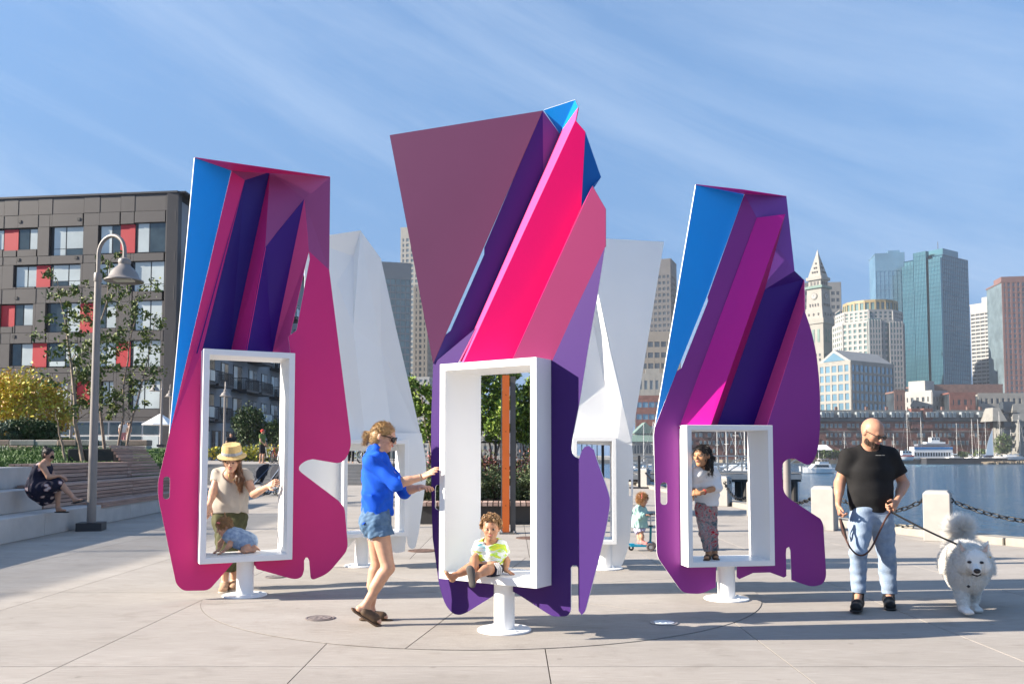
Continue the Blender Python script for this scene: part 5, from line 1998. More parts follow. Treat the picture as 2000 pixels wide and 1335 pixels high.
# --- behind the middle gap (left of the tallest panel)
b_ = Block('tall_tower', 'slim pale grey tower rising highest behind the left edge of the tallest panel', 780, 826, 826, 443, 700, R(14), S_lime, W_grey, 42, 4.2, .42, .42, depth=26, blank=8)
b_ = Block('tower', 'broad greenish glass tower with a grey crown between the white and mauve panels', 700, 800, 816, 516, 560, R(-14), S_grey, W_green, 26, 3.4, .16, .22, blank=10, depth=30)
b_ = Block('stone_tower', 'tan stone tower right of the greenish glass tower', 806, 834, 846, 560, 640, R(6), S_tan, W_dark, 30, 3.4, .5, .4, depth=20)
b_ = Block('condominium', 'white balconied condominium just left of the toddler panel', 815, 838, 856, 738, 520, R(10), S_white, W_grey, 16, 4.0, .3, .5, depth=16)
b_ = Block('blue_block', 'small blue glass block between the white condominium and the green tower', 803, 818, 822, 770, 540, R(5), S_grey, W_pale, 8, 3.4, .1, .2, depth=14)
b_ = Block('office_block', 'grey office block seen through the trees beyond the orange post', 1005, 1040, 1062, 790, 560, R(10), S_grey, W_grey, 9, 3.6, .4, .45, depth=18)
b_ = Block('low_block', 'low pale block seen under the trees beyond the planter bed', 930, 1002, 1020, 838, 520, R(6), S_lime, W_grey, 4, 3.6, .45, .45, depth=14)

# --- gap between the white panel and the blue facet
b_ = Block('dark_tower', 'dark grey slab tower with a flat top left of the blue facet', 1270, 1313, 1350, 506, 720, R(22), S_dgrey, W_dark, 30, 3.6, .35, .5, depth=24, blank=12)
b_ = Block('striped_block', 'tan striped office block below the dark tower', 1240, 1330, 1340, 648, 640, R(8), S_tan, W_dark, 11, 4.6, .22, .5, blank=5, depth=24)
b_ = Block('cream_block', 'cream low block under the striped office block', 1246, 1300, 1312, 735, 560, R(8), S_lime, W_grey, 5, 3.4, .45, .45, depth=14)
b_.penthouse(.2, .7, 5, S_lime)
b_ = Block('brick_block', 'red brick block with white window bands above the green roofed houses', 1242, 1292, 1300, 778, 500, R(8), S_brick, W_pale, 5, 3.6, .1, .55, depth=14)


def house(name, label, pxl, pxr, ye, yr, Y, wall, roof, nwin, floors, ridge_x=False, group=None):
    a, b3 = P(pxl, 890, Y), P(pxr, 890, Y)
    ze, zr2 = zt_(ye, Y), zt_(yr, Y)
    root = thing(name, label, 'building', (a.x, Y, -.95), group)
    D_ = 12.0
    MB().box(((a.x + b3.x) / 2, Y + D_ / 2, (ze - .95) / 2), (b3.x - a.x, D_, ze + .95)).build('wall', wall, root)
    mb = MB()
    o = .6
    if ridge_x:
        ym = Y + D_ / 2
        mb.add([(a.x - o, Y - o, ze), (b3.x + o, Y - o, ze), (b3.x + o, ym, zr2), (a.x - o, ym, zr2), (a.x - o, Y + D_ + o, ze), (b3.x + o, Y + D_ + o, ze)], [(0, 1, 2, 3), (3, 2, 5, 4), (0, 3, 4), (1, 5, 2), (0, 4, 5, 1)])
    else:
        xm = (a.x + b3.x) / 2
        mb.add([(a.x - o, Y - o, ze), (b3.x + o, Y - o, ze), (xm, Y - o, zr2), (a.x - o, Y + D_ + o, ze), (b3.x + o, Y + D_ + o, ze), (xm, Y + D_ + o, zr2)], [(0, 1, 2), (3, 5, 4), (0, 2, 5, 3), (1, 4, 5, 2), (0, 3, 4, 1)])
    mb.build('roof', roof, root)
    w = (b3.x - a.x) / nwin
    for f in range(floors):
        for k in range(nwin):
            z = .6 + f * (ze - .6) / floors + (ze / floors) * .45
            MB().box((a.x + (k + .5) * w, Y - .03, z), (w * .5, .12, ze / floors * .5)).build('window', W_dark, root)
    return root


house('green_roof_house', 'grey harbour house with a tall green gable roof', 1240, 1282, 846, 824, 452, S_grey, S_green, 7, 2)
house('green_roof_house', 'wide harbour house with a low green roof near the boats', 1232, 1284, 862, 848, 446, S_lime, S_green, 9, 1, True)

# --- skyline right of the plum panel
b_ = Block('brown_slab', 'brown-grey slab tower directly behind the clock tower', 1566, 1648, 1652, 552, 740, R(6), S_grey, W_dark, 24, 4.5, .25, .5, blank=6, depth=24)
b_ = Block('blue_slab', 'narrow blue glass building right of the clock tower', 1646, 1662, 1668, 606, 690, R(8), S_grey, W_teal_d, 20, 3.0, .12, .25, depth=16)

# clock tower: square shaft turned to show two faces
CY = 613.0
ct = thing('clock_tower', 'pale stone clock tower with a tall pyramid spire', 'tower', (P(1614, 700, CY).x, CY, -.95))
cx, sc_m = P(1616.5, 700, CY).x, CY / F
TA = R(40)
def ct_sq(w_px, y_lo, y_hi, name, m, w2=None, parent=None, rot=TA):
    """square stage whose seen width is w_px"""
    half = w_px * sc_m / (math.cos(rot) + math.sin(rot)) / 2
    half2 = half if w2 is None else w2 * sc_m / (math.cos(rot) + math.sin(rot)) / 2
    yc = CY + 16
    vs = []
    for h, z in ((half, zt_(y_lo, CY)), (half2, zt_(y_hi, CY))):
        for a, b3 in ((-1, -1), (1, -1), (1, 1), (-1, 1)):
            vs.append((cx + (a * math.cos(rot) - b3 * math.sin(rot)) * h, yc + (a * math.sin(rot) + b3 * math.cos(rot)) * h, z))
    mb = MB()
    mb.add(vs, [(0, 3, 2, 1), (4, 5, 6, 7), (0, 1, 5, 4), (1, 2, 6, 5), (2, 3, 7, 6), (3, 0, 4, 7)])
    return mb.build(name, m, parent or ct)


def ct_face(face, s, z, off_w, w, h, m, name, parent, d=.3):
    """a plate on one of the two seen faces; s in -1..1 across, off_w the seen width of that stage"""
    half = off_w * sc_m / (math.cos(TA) + math.sin(TA)) / 2
    yc = CY + 16
    ax = Vector((math.cos(TA), math.sin(TA), 0))
    ay = Vector((-math.sin(TA), math.cos(TA), 0))
    n = -ay if face == 1 else -ax
    t = ax if face == 1 else -ay
    q = Vector((cx, yc, 0)) + n * (half + d * .3) + t * (s * half) + Vector((0, 0, z))
    m3 = Matrix((t, n, Vector((0, 0, 1)))).transposed()
    return MB().box(q, (w, d, h), mat3=m3).build(name, m, parent), q, n, t


ct_sq(64, 905, 712, 'lower_shaft', S_lime)
ct_sq(60, 712, 622, 'shaft', S_lime)
ct_sq(70, 712, 706, 'cornice', S_lime)
ct_sq(66, 628, 618, 'cornice', S_lime)
ct_sq(58, 618, 596, 'belt', S_lime, 50)
clk = ct_sq(48, 596, 556, 'clock_stage', S_lime, 44)
ct_sq(54, 557, 552, 'balcony', S_green)
ct_sq(38, 552, 540, 'lantern', S_lime)
ct_sq(48, 540, 534, 'cornice', S_lime)
spire = ct_sq(40, 534, 488, 'spire', S_lime, 7)
ct_sq(7, 488, 477, 'spire_tip', S_white, .6)
for face in (0, 1):
    st_, q, n, t = ct_face(face, 0, zt_(572.5, CY), 46, .1, .1, S_lime, 'clock', clk)
    m3 = Matrix((t, Vector((0, 0, 1)).cross(t) * -1, Vector((0, 0, 1)))).transposed()
    rot3 = Matrix((t, Vector((0, 0, 1)), n)).transposed()
    MB().lathe(tuple(q), [(2.6, -.2), (2.6, .35), (2.2, .45), (.01, .45)], 24, mat3=rot3).build('clock_rim', S_granite, clk)
    MB().lathe(tuple(q), [(1.9, .40), (1.9, .55), (.01, .55)], 24, mat3=rot3).build('clock_face', S_white, clk)
    hd = MB()
    hd.bar(q + n * .62, q + n * .62 + Vector((0, 0, 1.3)) + t * .5, .22, .1)
    hd.bar(q + n * .62, q + n * .62 - t * .9 + Vector((0, 0, .25)), .26, .1)
    hd.build('clock_hand', S_dark, clk)
    for k in range(4):
        ct_face(face, -.5 + k * .33, zt_(590, CY), 50, .55, 2.0, S_dark, 'window', clk)
    for k in range(3):
        ct_face(face, -.52 + k * .52, zt_(652, CY), 60, 1.8, 9.5, S_green, 'tall_window', ct)
        ct_face(face, -.52 + k * .52, zt_(546.5, CY), 38, 1.4, 2.6, S_dark, 'lantern_opening', ct)
        ct_face(face, -.52 + k * .52, zt_(609, CY), 57, .8, 1.8, S_dark, 'window', ct)
    for r_ in range(8):
        for k in range(4):
            ct_face(face, -.62 + k * .41, zt_(690 + r_ * 9.5 + (6 if r_ > 1 else 0), CY), 60 if r_ < 2 else 64, 1.25, 1.9, W_dark, 'window', ct)
    for r_, kk in ((0, 3), (1, 2), (2, 1)):
        for k in range(kk):
            zz_ = zt_(524 - r_ * 9, CY)
            wpx = 40 - (40 - 7) * (534 - (524 - r_ * 9)) / 46
            ct_face(face, (k - (kk - 1) / 2) * .42, zz_, wpx, .8, 1.2, S_dark, 'spire_window', spire, d=.9)

# round-crowned tower with stepped shoulders
RY = 560.0
rt = thing('crowned_tower', 'pale stone tower with stepped shoulders and an arched drum on top', 'tower', (P(1722, 700, RY).x, RY, -.95))


def ngon_tower(pxl, pxr, ytop, ybot, Y, n, rot, wall, glass, nf, nb, name, parent, band=.42, pier=.45, proud=.4):
    a, b3 = P(pxl, 700, Y), P(pxr, 700, Y)
    r = (b3.x - a.x) / 2
    c = Vector(((a.x + b3.x) / 2, Y + r, 0))
    z0, z1 = max(-.95, zt_(ybot, Y)), zt_(ytop, Y)
    vs = [c + Vector((r * math.cos(rot + 2 * math.pi * k / n), r * math.sin(rot + 2 * math.pi * k / n), 0)) for k in range(n)]
    core = MB().prism([(p.x, p.y) for p in vs], z0, z1).build(name, glass, parent)
    g = MB()
    for k in range(n):
        p, q = vs[k], vs[(k + 1) % n]
        if (p.y + q.y) / 2 > c.y + .1 * r:
            continue
        d = (q - p).normalized()
        L = (q - p).length
        nn = Vector((d.y, -d.x, 0))
        m3 = Matrix((d, nn, Vector((0, 0, 1)))).transposed()
        mid = (p + q) / 2 + nn * proud / 2
        fh = (z1 - z0) / nf
        for f in range(nf + 1):
            g.box(mid + Vector((0, 0, z0 + f * fh)), (L + .3, proud, fh * band), mat3=m3)
        for b4 in range(nb + 1):
            g.box(p + d * (L * b4 / nb) + nn * (proud / 2 + .04) + Vector((0, 0, (z0 + z1) / 2)), (L / nb * pier, proud, z1 - z0), mat3=m3)
    tag(g.build('stone_grid', wall, parent), kind='stuff')
    MB().prism([(p.x + (p.x - c.x) * .02, p.y + (p.y - c.y) * .02) for p in vs], z1, z1 + 1.0).build('roof', wall, parent)
    return core


ngon_tower(1658, 1790, 627, 905, RY, 8, R(22.5), S_white, W_green, 24, 5, 'glazing', rt)
ngon_tower(1662, 1786, 606, 628, RY + 4, 8, R(22.5), S_white, W_green, 3, 5, 'glazing', rt)
ngon_tower(1672, 1773, 587, 606, RY + 9, 16, R(11), S_gold, W_green, 1, 2, 'arched_drum', rt, band=.28, pier=.3)
for k, (pa, pb) in enumerate(((1700, 1722), (1740, 1764))):
    a, b3 = P(pa, 700, RY - 1), P(pb, 700, RY - 1)
    MB().box(((a.x + b3.x) / 2, RY + 1.5, (zt_(622 + 8 * k, RY) - .95) / 2), (b3.x - a.x, 4, zt_(622 + 8 * k, RY) + .95)).build('bay_glazing', W_green, rt)
    g = MB()
    for f in range(24):
        g.box(((a.x + b3.x) / 2, RY - .7, 2 + f * 3.6), (b3.x - a.x + .2, .4, 1.3))
    for q in range(5):
        g.box((a.x + (b3.x - a.x) * q / 4, RY - .72, zt_(622, RY) / 2), (.8, .42, zt_(626 + 8 * k, RY)))
    tag(g.build('bay_grid', S_white, rt), kind='stuff')

# teal glass towers
tg = Block('glass_tower', 'tall blue-green glass tower in faceted vertical folds', 1774, 1850, 1900, 498, 650, R(56), W_teal_d, W_teal, 46, 2.6, .10, .13, proud=.18)
for (s0, s1, yt, dd) in ((.0, .30, 503, 3.0), (.34, .66, 486, 4.5), (.70, 1.0, 508, 3.0)):
    q0, q1 = tg.at(s0, 0, 0), tg.at(s1, 0, 0)
    n = -tg.dr
    z1 = zt_(yt, 650)
    cc = (q0 + q1) / 2 + n * dd / 2
    m3 = Matrix((tg.dl, tg.dr, Vector((0, 0, 1)))).transposed()
    MB().box(cc + Vector((0, 0, z1 / 2)), ((q1 - q0).length, dd, z1), mat3=m3).build('bay', W_teal, tg.root)
    g = MB()
    for f in range(47):
        g.box(cc + n * (dd / 2 + .06) + Vector((0, 0, f * z1 / 47)), ((q1 - q0).length + .1, .14, .32), mat3=m3)
    for k in range(9):
        g.box(q0 + (q1 - q0) * (k / 8) + n * (dd + .07) + Vector((0, 0, z1 / 2)), (.26, .16, z1), mat3=m3)
    tag(g.build('bay_mullions', W_teal_d, tg.root), kind='stuff')
tg.penthouse(.05, .6, 5.5, W_teal, .1, .7)
MB().tube([tg.at(.3, .3, tg.zt), tg.at(.3, .3, tg.zt + 14)], .25, 5).build('antenna', S_dgrey, tg.root)
b_ = Block('pale_glass_tower', 'paler blue glass tower joined behind the left of the teal one', 1717, 1775, 1790, 494, 690, R(12), W_pale, W_pale, 40, 3.0, .14, .2, proud=.2, depth=24, blank=14)
b_.penthouse(.1, .5, 3, W_pale)
b_ = Block('condo_tower', 'white banded condominium tower right of the teal glass tower', 1903, 1950, 1990, 590, 600, R(58), S_white, W_dark, 38, 3.6, .12, .5, proud=.5, blank=6)
b_.penthouse(.1, .7, 5, S_white)
b_ = Block('red_tower', 'red-brown granite tower at the right edge of the view', 1965, 2070, 2075, 548, 550, R(10), S_red, W_grey, 34, 2.8, .45, .3, proud=.4, depth=26)
b_.penthouse(0, 1, 3, S_red, 0, .5)

# gabled glass building
gg = Block('gabled_building', 'pale building with a glass gable and sloping white roof in front of the clock tower', 1601, 1664, 1748, 705, 500, R(56), S_lime, W_pale, 10, 4.4, .28, .3, proud=.3, blank=1)
zr_, ze_ = zt_(679, 500), gg.zt + .4
mid = gg.at(.5, 0, 0)
mid2 = gg.at(.5, 1, 0)
A0, A1, B0, B1 = gg.at(0, 0, 0), gg.at(1, 0, 0), gg.at(0, 1, 0), gg.at(1, 1, 0)
V3 = lambda p, z: (p.x, p.y, z)
MB().add([V3(A0, ze_), V3(A1, ze_), V3(mid, zr_), V3(B0, ze_), V3(B1, ze_), V3(mid2, zr_)], [(0, 2, 1), (3, 4, 5), (0, 3, 5, 2), (1, 2, 5, 4), (0, 1, 4, 3)]).build('gable_roof', S_white, gg.root)
gn = -gg.dr * .35
MB().add([V3(A0.lerp(A1, .15) + gn, ze_ + .5), V3(A0.lerp(A1, .85) + gn, ze_ + .5), V3(mid + gn, ze_ + (zr_ - ze_) * .75)], [(0, 2, 1)]).build('gable_glass', W_pale, gg.root)

# lower buildings in front
b_ = Block('white_low_block', 'white low block with regular square windows above the brick wharf', 1768, 1822, 1852, 764, 478, R(56), S_white, W_dark, 7, 3.0, .5, .5, blank=1.6)
b_.penthouse(.35, .95, 6, S_white)
b_ = Block('brown_curved_block', 'long low brown block below the teal glass tower', 1800, 1960, 1966, 752, 530, R(4), S_brick2, W_dark, 6, 4, .4, .45, depth=22, blank=5)
b_ = Block('brick_block', 'red brick block with a flat roof right of the white low block', 1856, 1906, 1912, 768, 470, R(6), S_brick, W_dark, 6, 3, .5, .5, depth=12, blank=2)
b_ = Block('small_dark_block', 'small dark brick block left of the white low block', 1748, 1768, 1772, 766, 474, R(4), S_brick2, W_dark, 6, 2.6, .5, .45, depth=12)
b_ = Block('cream_row', 'cream block with a yellow cornice at the right above the granite warehouse', 1912, 2010, 2020, 772, 480, R(4), S_lime, W_dark, 6, 3, .5, .5, depth=12)
b_ = Block('rowhouse', 'white window-gridded building at the top of the girl\'s window', 1357, 1382, 1390, 836, 470, R(4), S_white, W_dark, 5, 2.4, .5, .5, depth=12)
b_ = Block('stone_wing', 'pale stone wing jutting forward behind the girl', 1380, 1402, 1420, 850, 445, R(8), S_lime, W_dark, 4, 3.6, .5, .5, depth=10)
b_ = Block('peach_block', 'peach coloured row of shops at the top right of the girl\'s window', 1436, 1500, 1510, 840, 474, R(3), S_tan, W_dark, 5, 3, .5, .45, depth=12)

# the long brick wharf
WY = 440.0
wa, wb_ = P(1296, 880, WY), P(1942, 880, WY)
lw = thing('brick_wharf', 'long low brick wharf building with a dark mansard roof along the far quay', 'building', (wa.x, WY, -.95))
zB, zM, zT = -.95, zt_(821, WY), zt_(800, WY)
MB().box(((wa.x + wb_.x) / 2, WY + 8, (zB + zM) / 2), (wb_.x - wa.x, 16, zM - zB)).build('wall', S_brick, lw)
mb = MB()
mb.add([(wa.x - .3, WY - .5, zM), (wb_.x + .3, WY - .5, zM), (wb_.x, WY + 1.8, zT), (wa.x, WY + 1.8, zT), (wa.x, WY + 15, zT), (wb_.x, WY + 15, zT), (wa.x, WY + 16, zM), (wb_.x, WY + 16, zM)], [(0, 1, 2, 3), (3, 2, 5, 4), (4, 5, 7, 6), (0, 3, 4, 6), (1, 7, 5, 2), (0, 6, 7, 1)])
mb.build('mansard_roof', S_slate, lw)
MB().box(((wa.x + wb_.x) / 2, WY - .35, zM - .25), (wb_.x - wa.x, .8, .5)).build('cornice', S_dark, lw)
MB().box(((wa.x + wb_.x) / 2, WY - .12, zt_(842, WY)), (wb_.x - wa.x, .3, .4)).build('band', S_granite, lw)
rw = random.Random(4)
wf = MB()
wg = MB()
dmf = MB()
dmg = MB()
bal = MB()
x = wa.x + 1.2
k = 0
while x < wb_.x - 1.5:
    for r_, py in enumerate((831, 849, 864, 880)):
        z = zt_(py, WY)
        if rw.random() < (.9 if r_ < 1 else .72):
            w = rw.choice((.9, .9, 1.5))
            wf.box((x, WY - .05, z), (w + .35, .12, 2.15))
            wg.box((x, WY - .10, z), (w, .08, 1.8))
        if r_ in (0, 1, 2) and k % 7 == (r_ * 2) % 7:
            bal.box((x + 1, WY - .8, z - 1.4), (5.2, 1.5, .18))
            for q in range(11):
                bal.box((x - 1.5 + q * .5, WY - 1.5, z - .85), (.07, .07, 1.0))
            bal.box((x + 1, WY - 1.5, z - .35), (5.2, .08, .08))
    if k % 4 != 3:
        zc = (zM + zT) / 2 + .3
        dmf.box((x, WY - .1, zc), (1.75, 2.2, 2.7))
        dmg.box((x, WY - 1.24, zc + .1), (1.3, .1, 1.9))
    x += 2.25
    k += 1
tag(wf.build('window_frames', S_lime, lw), kind='stuff')
tag(wg.build('window_panes', W_grey, lw), kind='stuff')
tag(dmf.build('dormers', mat('dormer_grey', (.26, .29, .30), .7), lw), kind='stuff')
tag(dmg.build('dormer_panes', W_grey, lw), kind='stuff')
tag(bal.build('balconies', S_dark, lw), kind='stuff')
for px in (1788, 1812):
    q = P(px, 800, WY)
    MB().box((q.x, WY + 1.6, (zt_(797, WY) + zM) / 2 - 2), (4.6, 4, zt_(797, WY) - zM + 4)).build('brick_bay', S_brick, lw)
for px in (1340, 1420, 1480, 1640, 1700, 1740, 1850, 1900, 1925):
    q = P(px, 800, WY)
    MB().box((q.x, WY + 5, zT + .8), (1.2, 1.2, 2.2)).build('chimney', S_brick2, lw)

gr = Block('granite_warehouse', 'grey granite warehouse with stepped mansards and balconies at the right edge', 1941, 1990, 2080, 822, 428, R(60), S_granite, W_dark, 5, 2.6, .55, .5, depth=50, blank=1.5)
q0 = gr.at(0, 0, 0)
for k, (pa, pb, yt) in enumerate(((1943, 1962, 795), (1982, 2030, 788))):
    a, b3 = P(pa, 800, 428), P(pb, 800, 428)
    zt2 = zt_(yt, 428)
    o = 1.2
    mb = MB()
    mb.add([(a.x - o, 428, gr.zt), (b3.x + o, 428, gr.zt), (b3.x + o, 440, gr.zt), (a.x - o, 440, gr.zt), (a.x + .8, 431, zt2), (b3.x - .8, 431, zt2), (b3.x - .8, 438, zt2), (a.x + .8, 438, zt2)],
           [(0, 1, 5, 4), (1, 2, 6, 5), (2, 3, 7, 6), (3, 0, 4, 7), (4, 5, 6, 7)])
    mb.build('mansard_roof', S_granite, gr.root)
a, b3 = P(1962, 800, 430), P(1984, 800, 430)
MB().box(((a.x + b3.x) / 2, 433, zt_(830, 430)), (b3.x - a.x, 4, 24)).build('recess', W_dark, gr.root)
for k in range(5):
    bl2 = MB().box(((a.x + b3.x) / 2, 430.2, zt_(866 - k * 15, 430)), (b3.x - a.x + 1, 2, .3)).build('balcony', S_dark, gr.root)
    g = MB()
    for q in range(12):
        g.box((a.x + q * (b3.x - a.x) / 11, 429.3, zt_(866 - k * 15, 430) + .6), (.08, .08, 1.1))
    g.box(((a.x + b3.x) / 2, 429.3, zt_(866 - k * 15, 430) + 1.15), (b3.x - a.x, .1, .1))
    g.build('railing', S_dark, bl2)

# trees and a pavilion on the far quay
for k, (px, py, rx, rz) in enumerate(((1608, 887, 3.4, 2.3), (1624, 888, 3.6, 2.0), (1645, 889, 3.4, 1.9), (1665, 890, 3.2, 1.6), (1954, 884, 4.2, 4.8), (1917, 880, 3.0, 2.0), (1880, 880, 3.0, 1.6))):
    w = ['leftmost, beside the white tent', 'second from the tent', 'left of the man', 'behind the shoulder of the man', 'large one in front of the granite warehouse', 'left of the dinghy sail', 'behind the three masts'][k]
    p = P(px, 893, 426)
    make_shrub('quay_tree', 'green tree on the far quay, ' + w, (p.x, 426 - (2 if k == 4 else 0), -.9 + (3.0 if k == 4 else 0.6)), (rx, rx * .8, rz), 1500, .62, L_hedge + [L_birch[1]], 100 + k, 50, cat='tree', group='trees on the far quay', stemr=.10)
p = P(1588, 888, 424)
tn = thing('white_tent', 'white pitched tent on the far quay by the plum panel', 'tent', (p.x, 424, -.9))
a, b3 = P(1572, 870, 424), P(1626, 870, 424)
ze2, zr3 = zt_(878, 424), zt_(868, 424)
MB().add([(a.x, 424, ze2), (b3.x, 424, ze2), (b3.x, 430, ze2), (a.x, 430, ze2), (a.x + 2, 427, zr3), (b3.x - 2, 427, zr3)], [(0, 1, 5, 4), (1, 2, 5), (2, 3, 4, 5), (3, 0, 4), (0, 3, 2, 1)]).build('canopy', M_white, tn)
for xx in (a.x + .2, (a.x + b3.x) / 2, b3.x - .2):
    MB().tube([(xx, 424.3, -.9), (xx, 424.3, ze2 + .02)], .1, 5).build('pole', M_white, tn)
# ================================================================== smooth bodies from distance fields
V = Vector


def _a(v):
    return np.array([v[0], v[1], v[2]], dtype=np.float32)


class Field:
    """smooth union of tapered capsules and ellipsoids, meshed with surface nets"""

    def __init__(self):
        self.items = []

    def cap(self, a, b, ra, rb, k=0.02, flat=None, cuts=(), op='add'):
        """tapered capsule; flat = (axis, factor) squeezes it along an axis"""
        self.items.append(('c', _a(a), _a(b), ra, rb, k, flat, cuts, op))
        return self

    def ell(self, c, r, axes=None, k=0.02, cuts=(), op='add'):
        self.items.append(('e', _a(c), np.array(r, dtype=np.float32), axes, None, k, None, cuts, op))
        return self

    def mesh(self, h=0.008, folds=None, cuts=(), pad=0.03):
        lo = np.full(3, 1e9)
        hi = -lo
        bbs = []
        for it in self.items:
            if it[0] == 'c':
                r = max(it[3], it[4])
                l = np.minimum(it[1], it[2]) - r
                u = np.maximum(it[1], it[2]) + r
            else:
                r = float(it[2].max())
                l, u = it[1] - r, it[1] + r
            bbs.append((l, u))
            if it[8] == 'add':
                lo, hi = np.minimum(lo, l), np.maximum(hi, u)
        lo -= pad
        hi += pad
        n = np.ceil((hi - lo) / h).astype(int) + 1
        g = np.full(tuple(n), 0.2, dtype=np.float32)
        ax = [lo[i] + h * np.arange(n[i], dtype=np.float32) for i in range(3)]
        for it, (l, u) in zip(self.items, bbs):
            k = it[5]
            m = k + 3.5 * h
            i0 = np.maximum(np.floor((l - m - lo) / h).astype(int), 0)
            i1 = np.minimum(np.ceil((u + m - lo) / h).astype(int) + 1, n)
            if np.any(i1 <= i0):
                continue
            sl = tuple(slice(i0[q], i1[q]) for q in range(3))
            X = ax[0][sl[0]][:, None, None].astype(np.float32)
            Y = ax[1][sl[1]][None, :, None].astype(np.float32)
            Z = ax[2][sl[2]][None, None, :].astype(np.float32)
            if it[0] == 'c':
                a, b, ra, rb = it[1], it[2], it[3], it[4]
                px, py, pz = X - a[0], Y - a[1], Z - a[2]
                sc = 1.0
                if it[6] is not None:
                    ax_, s_ = it[6]
                    fx = _a(ax_)
                    comp = px * fx[0] + py * fx[1] + pz * fx[2]
                    e = (1.0 / s_ - 1.0)
                    px, py, pz = px + fx[0] * comp * e, py + fx[1] * comp * e, pz + fx[2] * comp * e
                    ba = b - a
                    ba = ba + fx * float(ba @ fx) * e
                    sc = (1 + s_) / 2
                else:
                    ba = b - a
                L2 = float(ba @ ba) + 1e-12
                t = np.clip((px * ba[0] + py * ba[1] + pz * ba[2]) / L2, 0, 1)
                d = np.sqrt((px - ba[0] * t) ** 2 + (py - ba[1] * t) ** 2 + (pz - ba[2] * t) ** 2) - (ra + (rb - ra) * t)
                d = d * sc
            else:
                c, r, axes = it[1], it[2], it[3]
                px, py, pz = X - c[0], Y - c[1], Z - c[2]
                if axes is not None:
                    q = [px * float(v[0]) + py * float(v[1]) + pz * float(v[2]) for v in axes]
                else:
                    q = [px + 0 * py + 0 * pz, py + 0 * px + 0 * pz, pz + 0 * px + 0 * py]
                k0 = np.sqrt((q[0] / r[0]) ** 2 + (q[1] / r[1]) ** 2 + (q[2] / r[2]) ** 2)
                k1 = np.sqrt((q[0] / r[0] ** 2) ** 2 + (q[1] / r[1] ** 2) ** 2 + (q[2] / r[2] ** 2) ** 2)
                d = k0 * (k0 - 1.0) / np.maximum(k1, 1e-6)
            for (p, nrm) in it[7]:
                p, nrm = _a(p), _a(nrm)
                d = np.maximum(d, (X - p[0]) * nrm[0] + (Y - p[1]) * nrm[1] + (Z - p[2]) * nrm[2])
            o = g[sl]
            if it[8] == 'add':
                if k > 0:
                    hh = np.maximum(k - np.abs(o - d), 0) / k
                    g[sl] = np.minimum(o, d) - hh * hh * k * 0.25
                else:
                    g[sl] = np.minimum(o, d)
            else:
                if k > 0:
                    hh = np.maximum(k - np.abs(o + d), 0) / k
                    g[sl] = np.maximum(o, -d) + hh * hh * k * 0.25
                else:
                    g[sl] = np.maximum(o, -d)
        X, Y, Z = ax[0][:, None, None], ax[1][None, :, None], ax[2][None, None, :]
        for (p, nrm) in cuts:
            g = np.maximum(g, (X - p[0]) * nrm[0] + (Y - p[1]) * nrm[1] + (Z - p[2]) * nrm[2]).astype(np.float32)
        if folds:
            amp, fr, seed = folds
            rg = np.random.default_rng(seed)
            acc = 0
            for q in range(5):
                w = rg.normal(size=3) * fr * (0.6 + 0.5 * q)
                w2 = rg.normal(size=3) * fr * 0.5
                ph = rg.uniform(0, 6.28, 2)
                acc = acc + np.sin(X * w[0] + Y * w[1] + Z * w[2] + ph[0] + 1.3 * np.sin(X * w2[0] + Y * w2[1] + Z * w2[2] + ph[1])) / (1 + 0.5 * q)
            g = g + (amp * 0.5 * acc).astype(np.float32)
            # keep the border empty
        g[0], g[-1] = 0.1, 0.1
        g[:, 0], g[:, -1] = 0.1, 0.1
        g[:, :, 0], g[:, :, -1] = 0.1, 0.1
        return nets(g, lo, h)


def nets(g, o, h):
    n = g.shape
    ins = g < 0
    cnt = np.zeros((n[0] - 1, n[1] - 1, n[2] - 1), dtype=np.int8)
    corners = [(i, j, k) for i in (0, 1) for j in (0, 1) for k in (0, 1)]
    for (i, j, k) in corners:
        cnt += ins[i:n[0] - 1 + i, j:n[1] - 1 + j, k:n[2] - 1 + k]
    act = (cnt > 0) & (cnt < 8)
    ii = np.argwhere(act)
    idx = np.full(act.shape, -1, dtype=np.int64)
    idx[act] = np.arange(len(ii))
    acc = np.zeros((len(ii), 3))
    w = np.zeros(len(ii))
    for a in range(8):
        for b in range(a + 1, 8):
            ca, cb = np.array(corners[a]), np.array(corners[b])
            if np.abs(ca - cb).sum() != 1:
                continue
            ga = g[ii[:, 0] + ca[0], ii[:, 1] + ca[1], ii[:, 2] + ca[2]]
            gb = g[ii[:, 0] + cb[0], ii[:, 1] + cb[1], ii[:, 2] + cb[2]]
            x = (ga < 0) != (gb < 0)
            t = ga[x] / (ga[x] - gb[x])
            acc[x] += ca + t[:, None] * (cb - ca)
            w[x] += 1
    verts = o + h * (ii + acc / w[:, None])
    faces = []
    for axn in range(3):
        u, v = (axn + 1) % 3, (axn + 2) % 3
        s0 = [slice(None)] * 3
        s1 = [slice(None)] * 3
        s0[axn] = slice(0, n[axn] - 1)
        s1[axn] = slice(1, n[axn])
        e = ins[tuple(s0)] != ins[tuple(s1)]
        p = np.argwhere(e)
        p = p[(p[:, u] > 0) & (p[:, u] < n[u] - 1) & (p[:, v] > 0) & (p[:, v] < n[v] - 1)]
        pos = ins[p[:, 0], p[:, 1], p[:, 2]]

        def cell(du, dv):
            q = p.copy()
            q[:, u] += du
            q[:, v] += dv
            return idx[q[:, 0], q[:, 1], q[:, 2]]
        f = np.stack([cell(-1, -1), cell(0, -1), cell(0, 0), cell(-1, 0)], axis=1)
        f[~pos] = f[~pos][:, ::-1]
        faces.append(f)
    return verts, np.concatenate(faces)


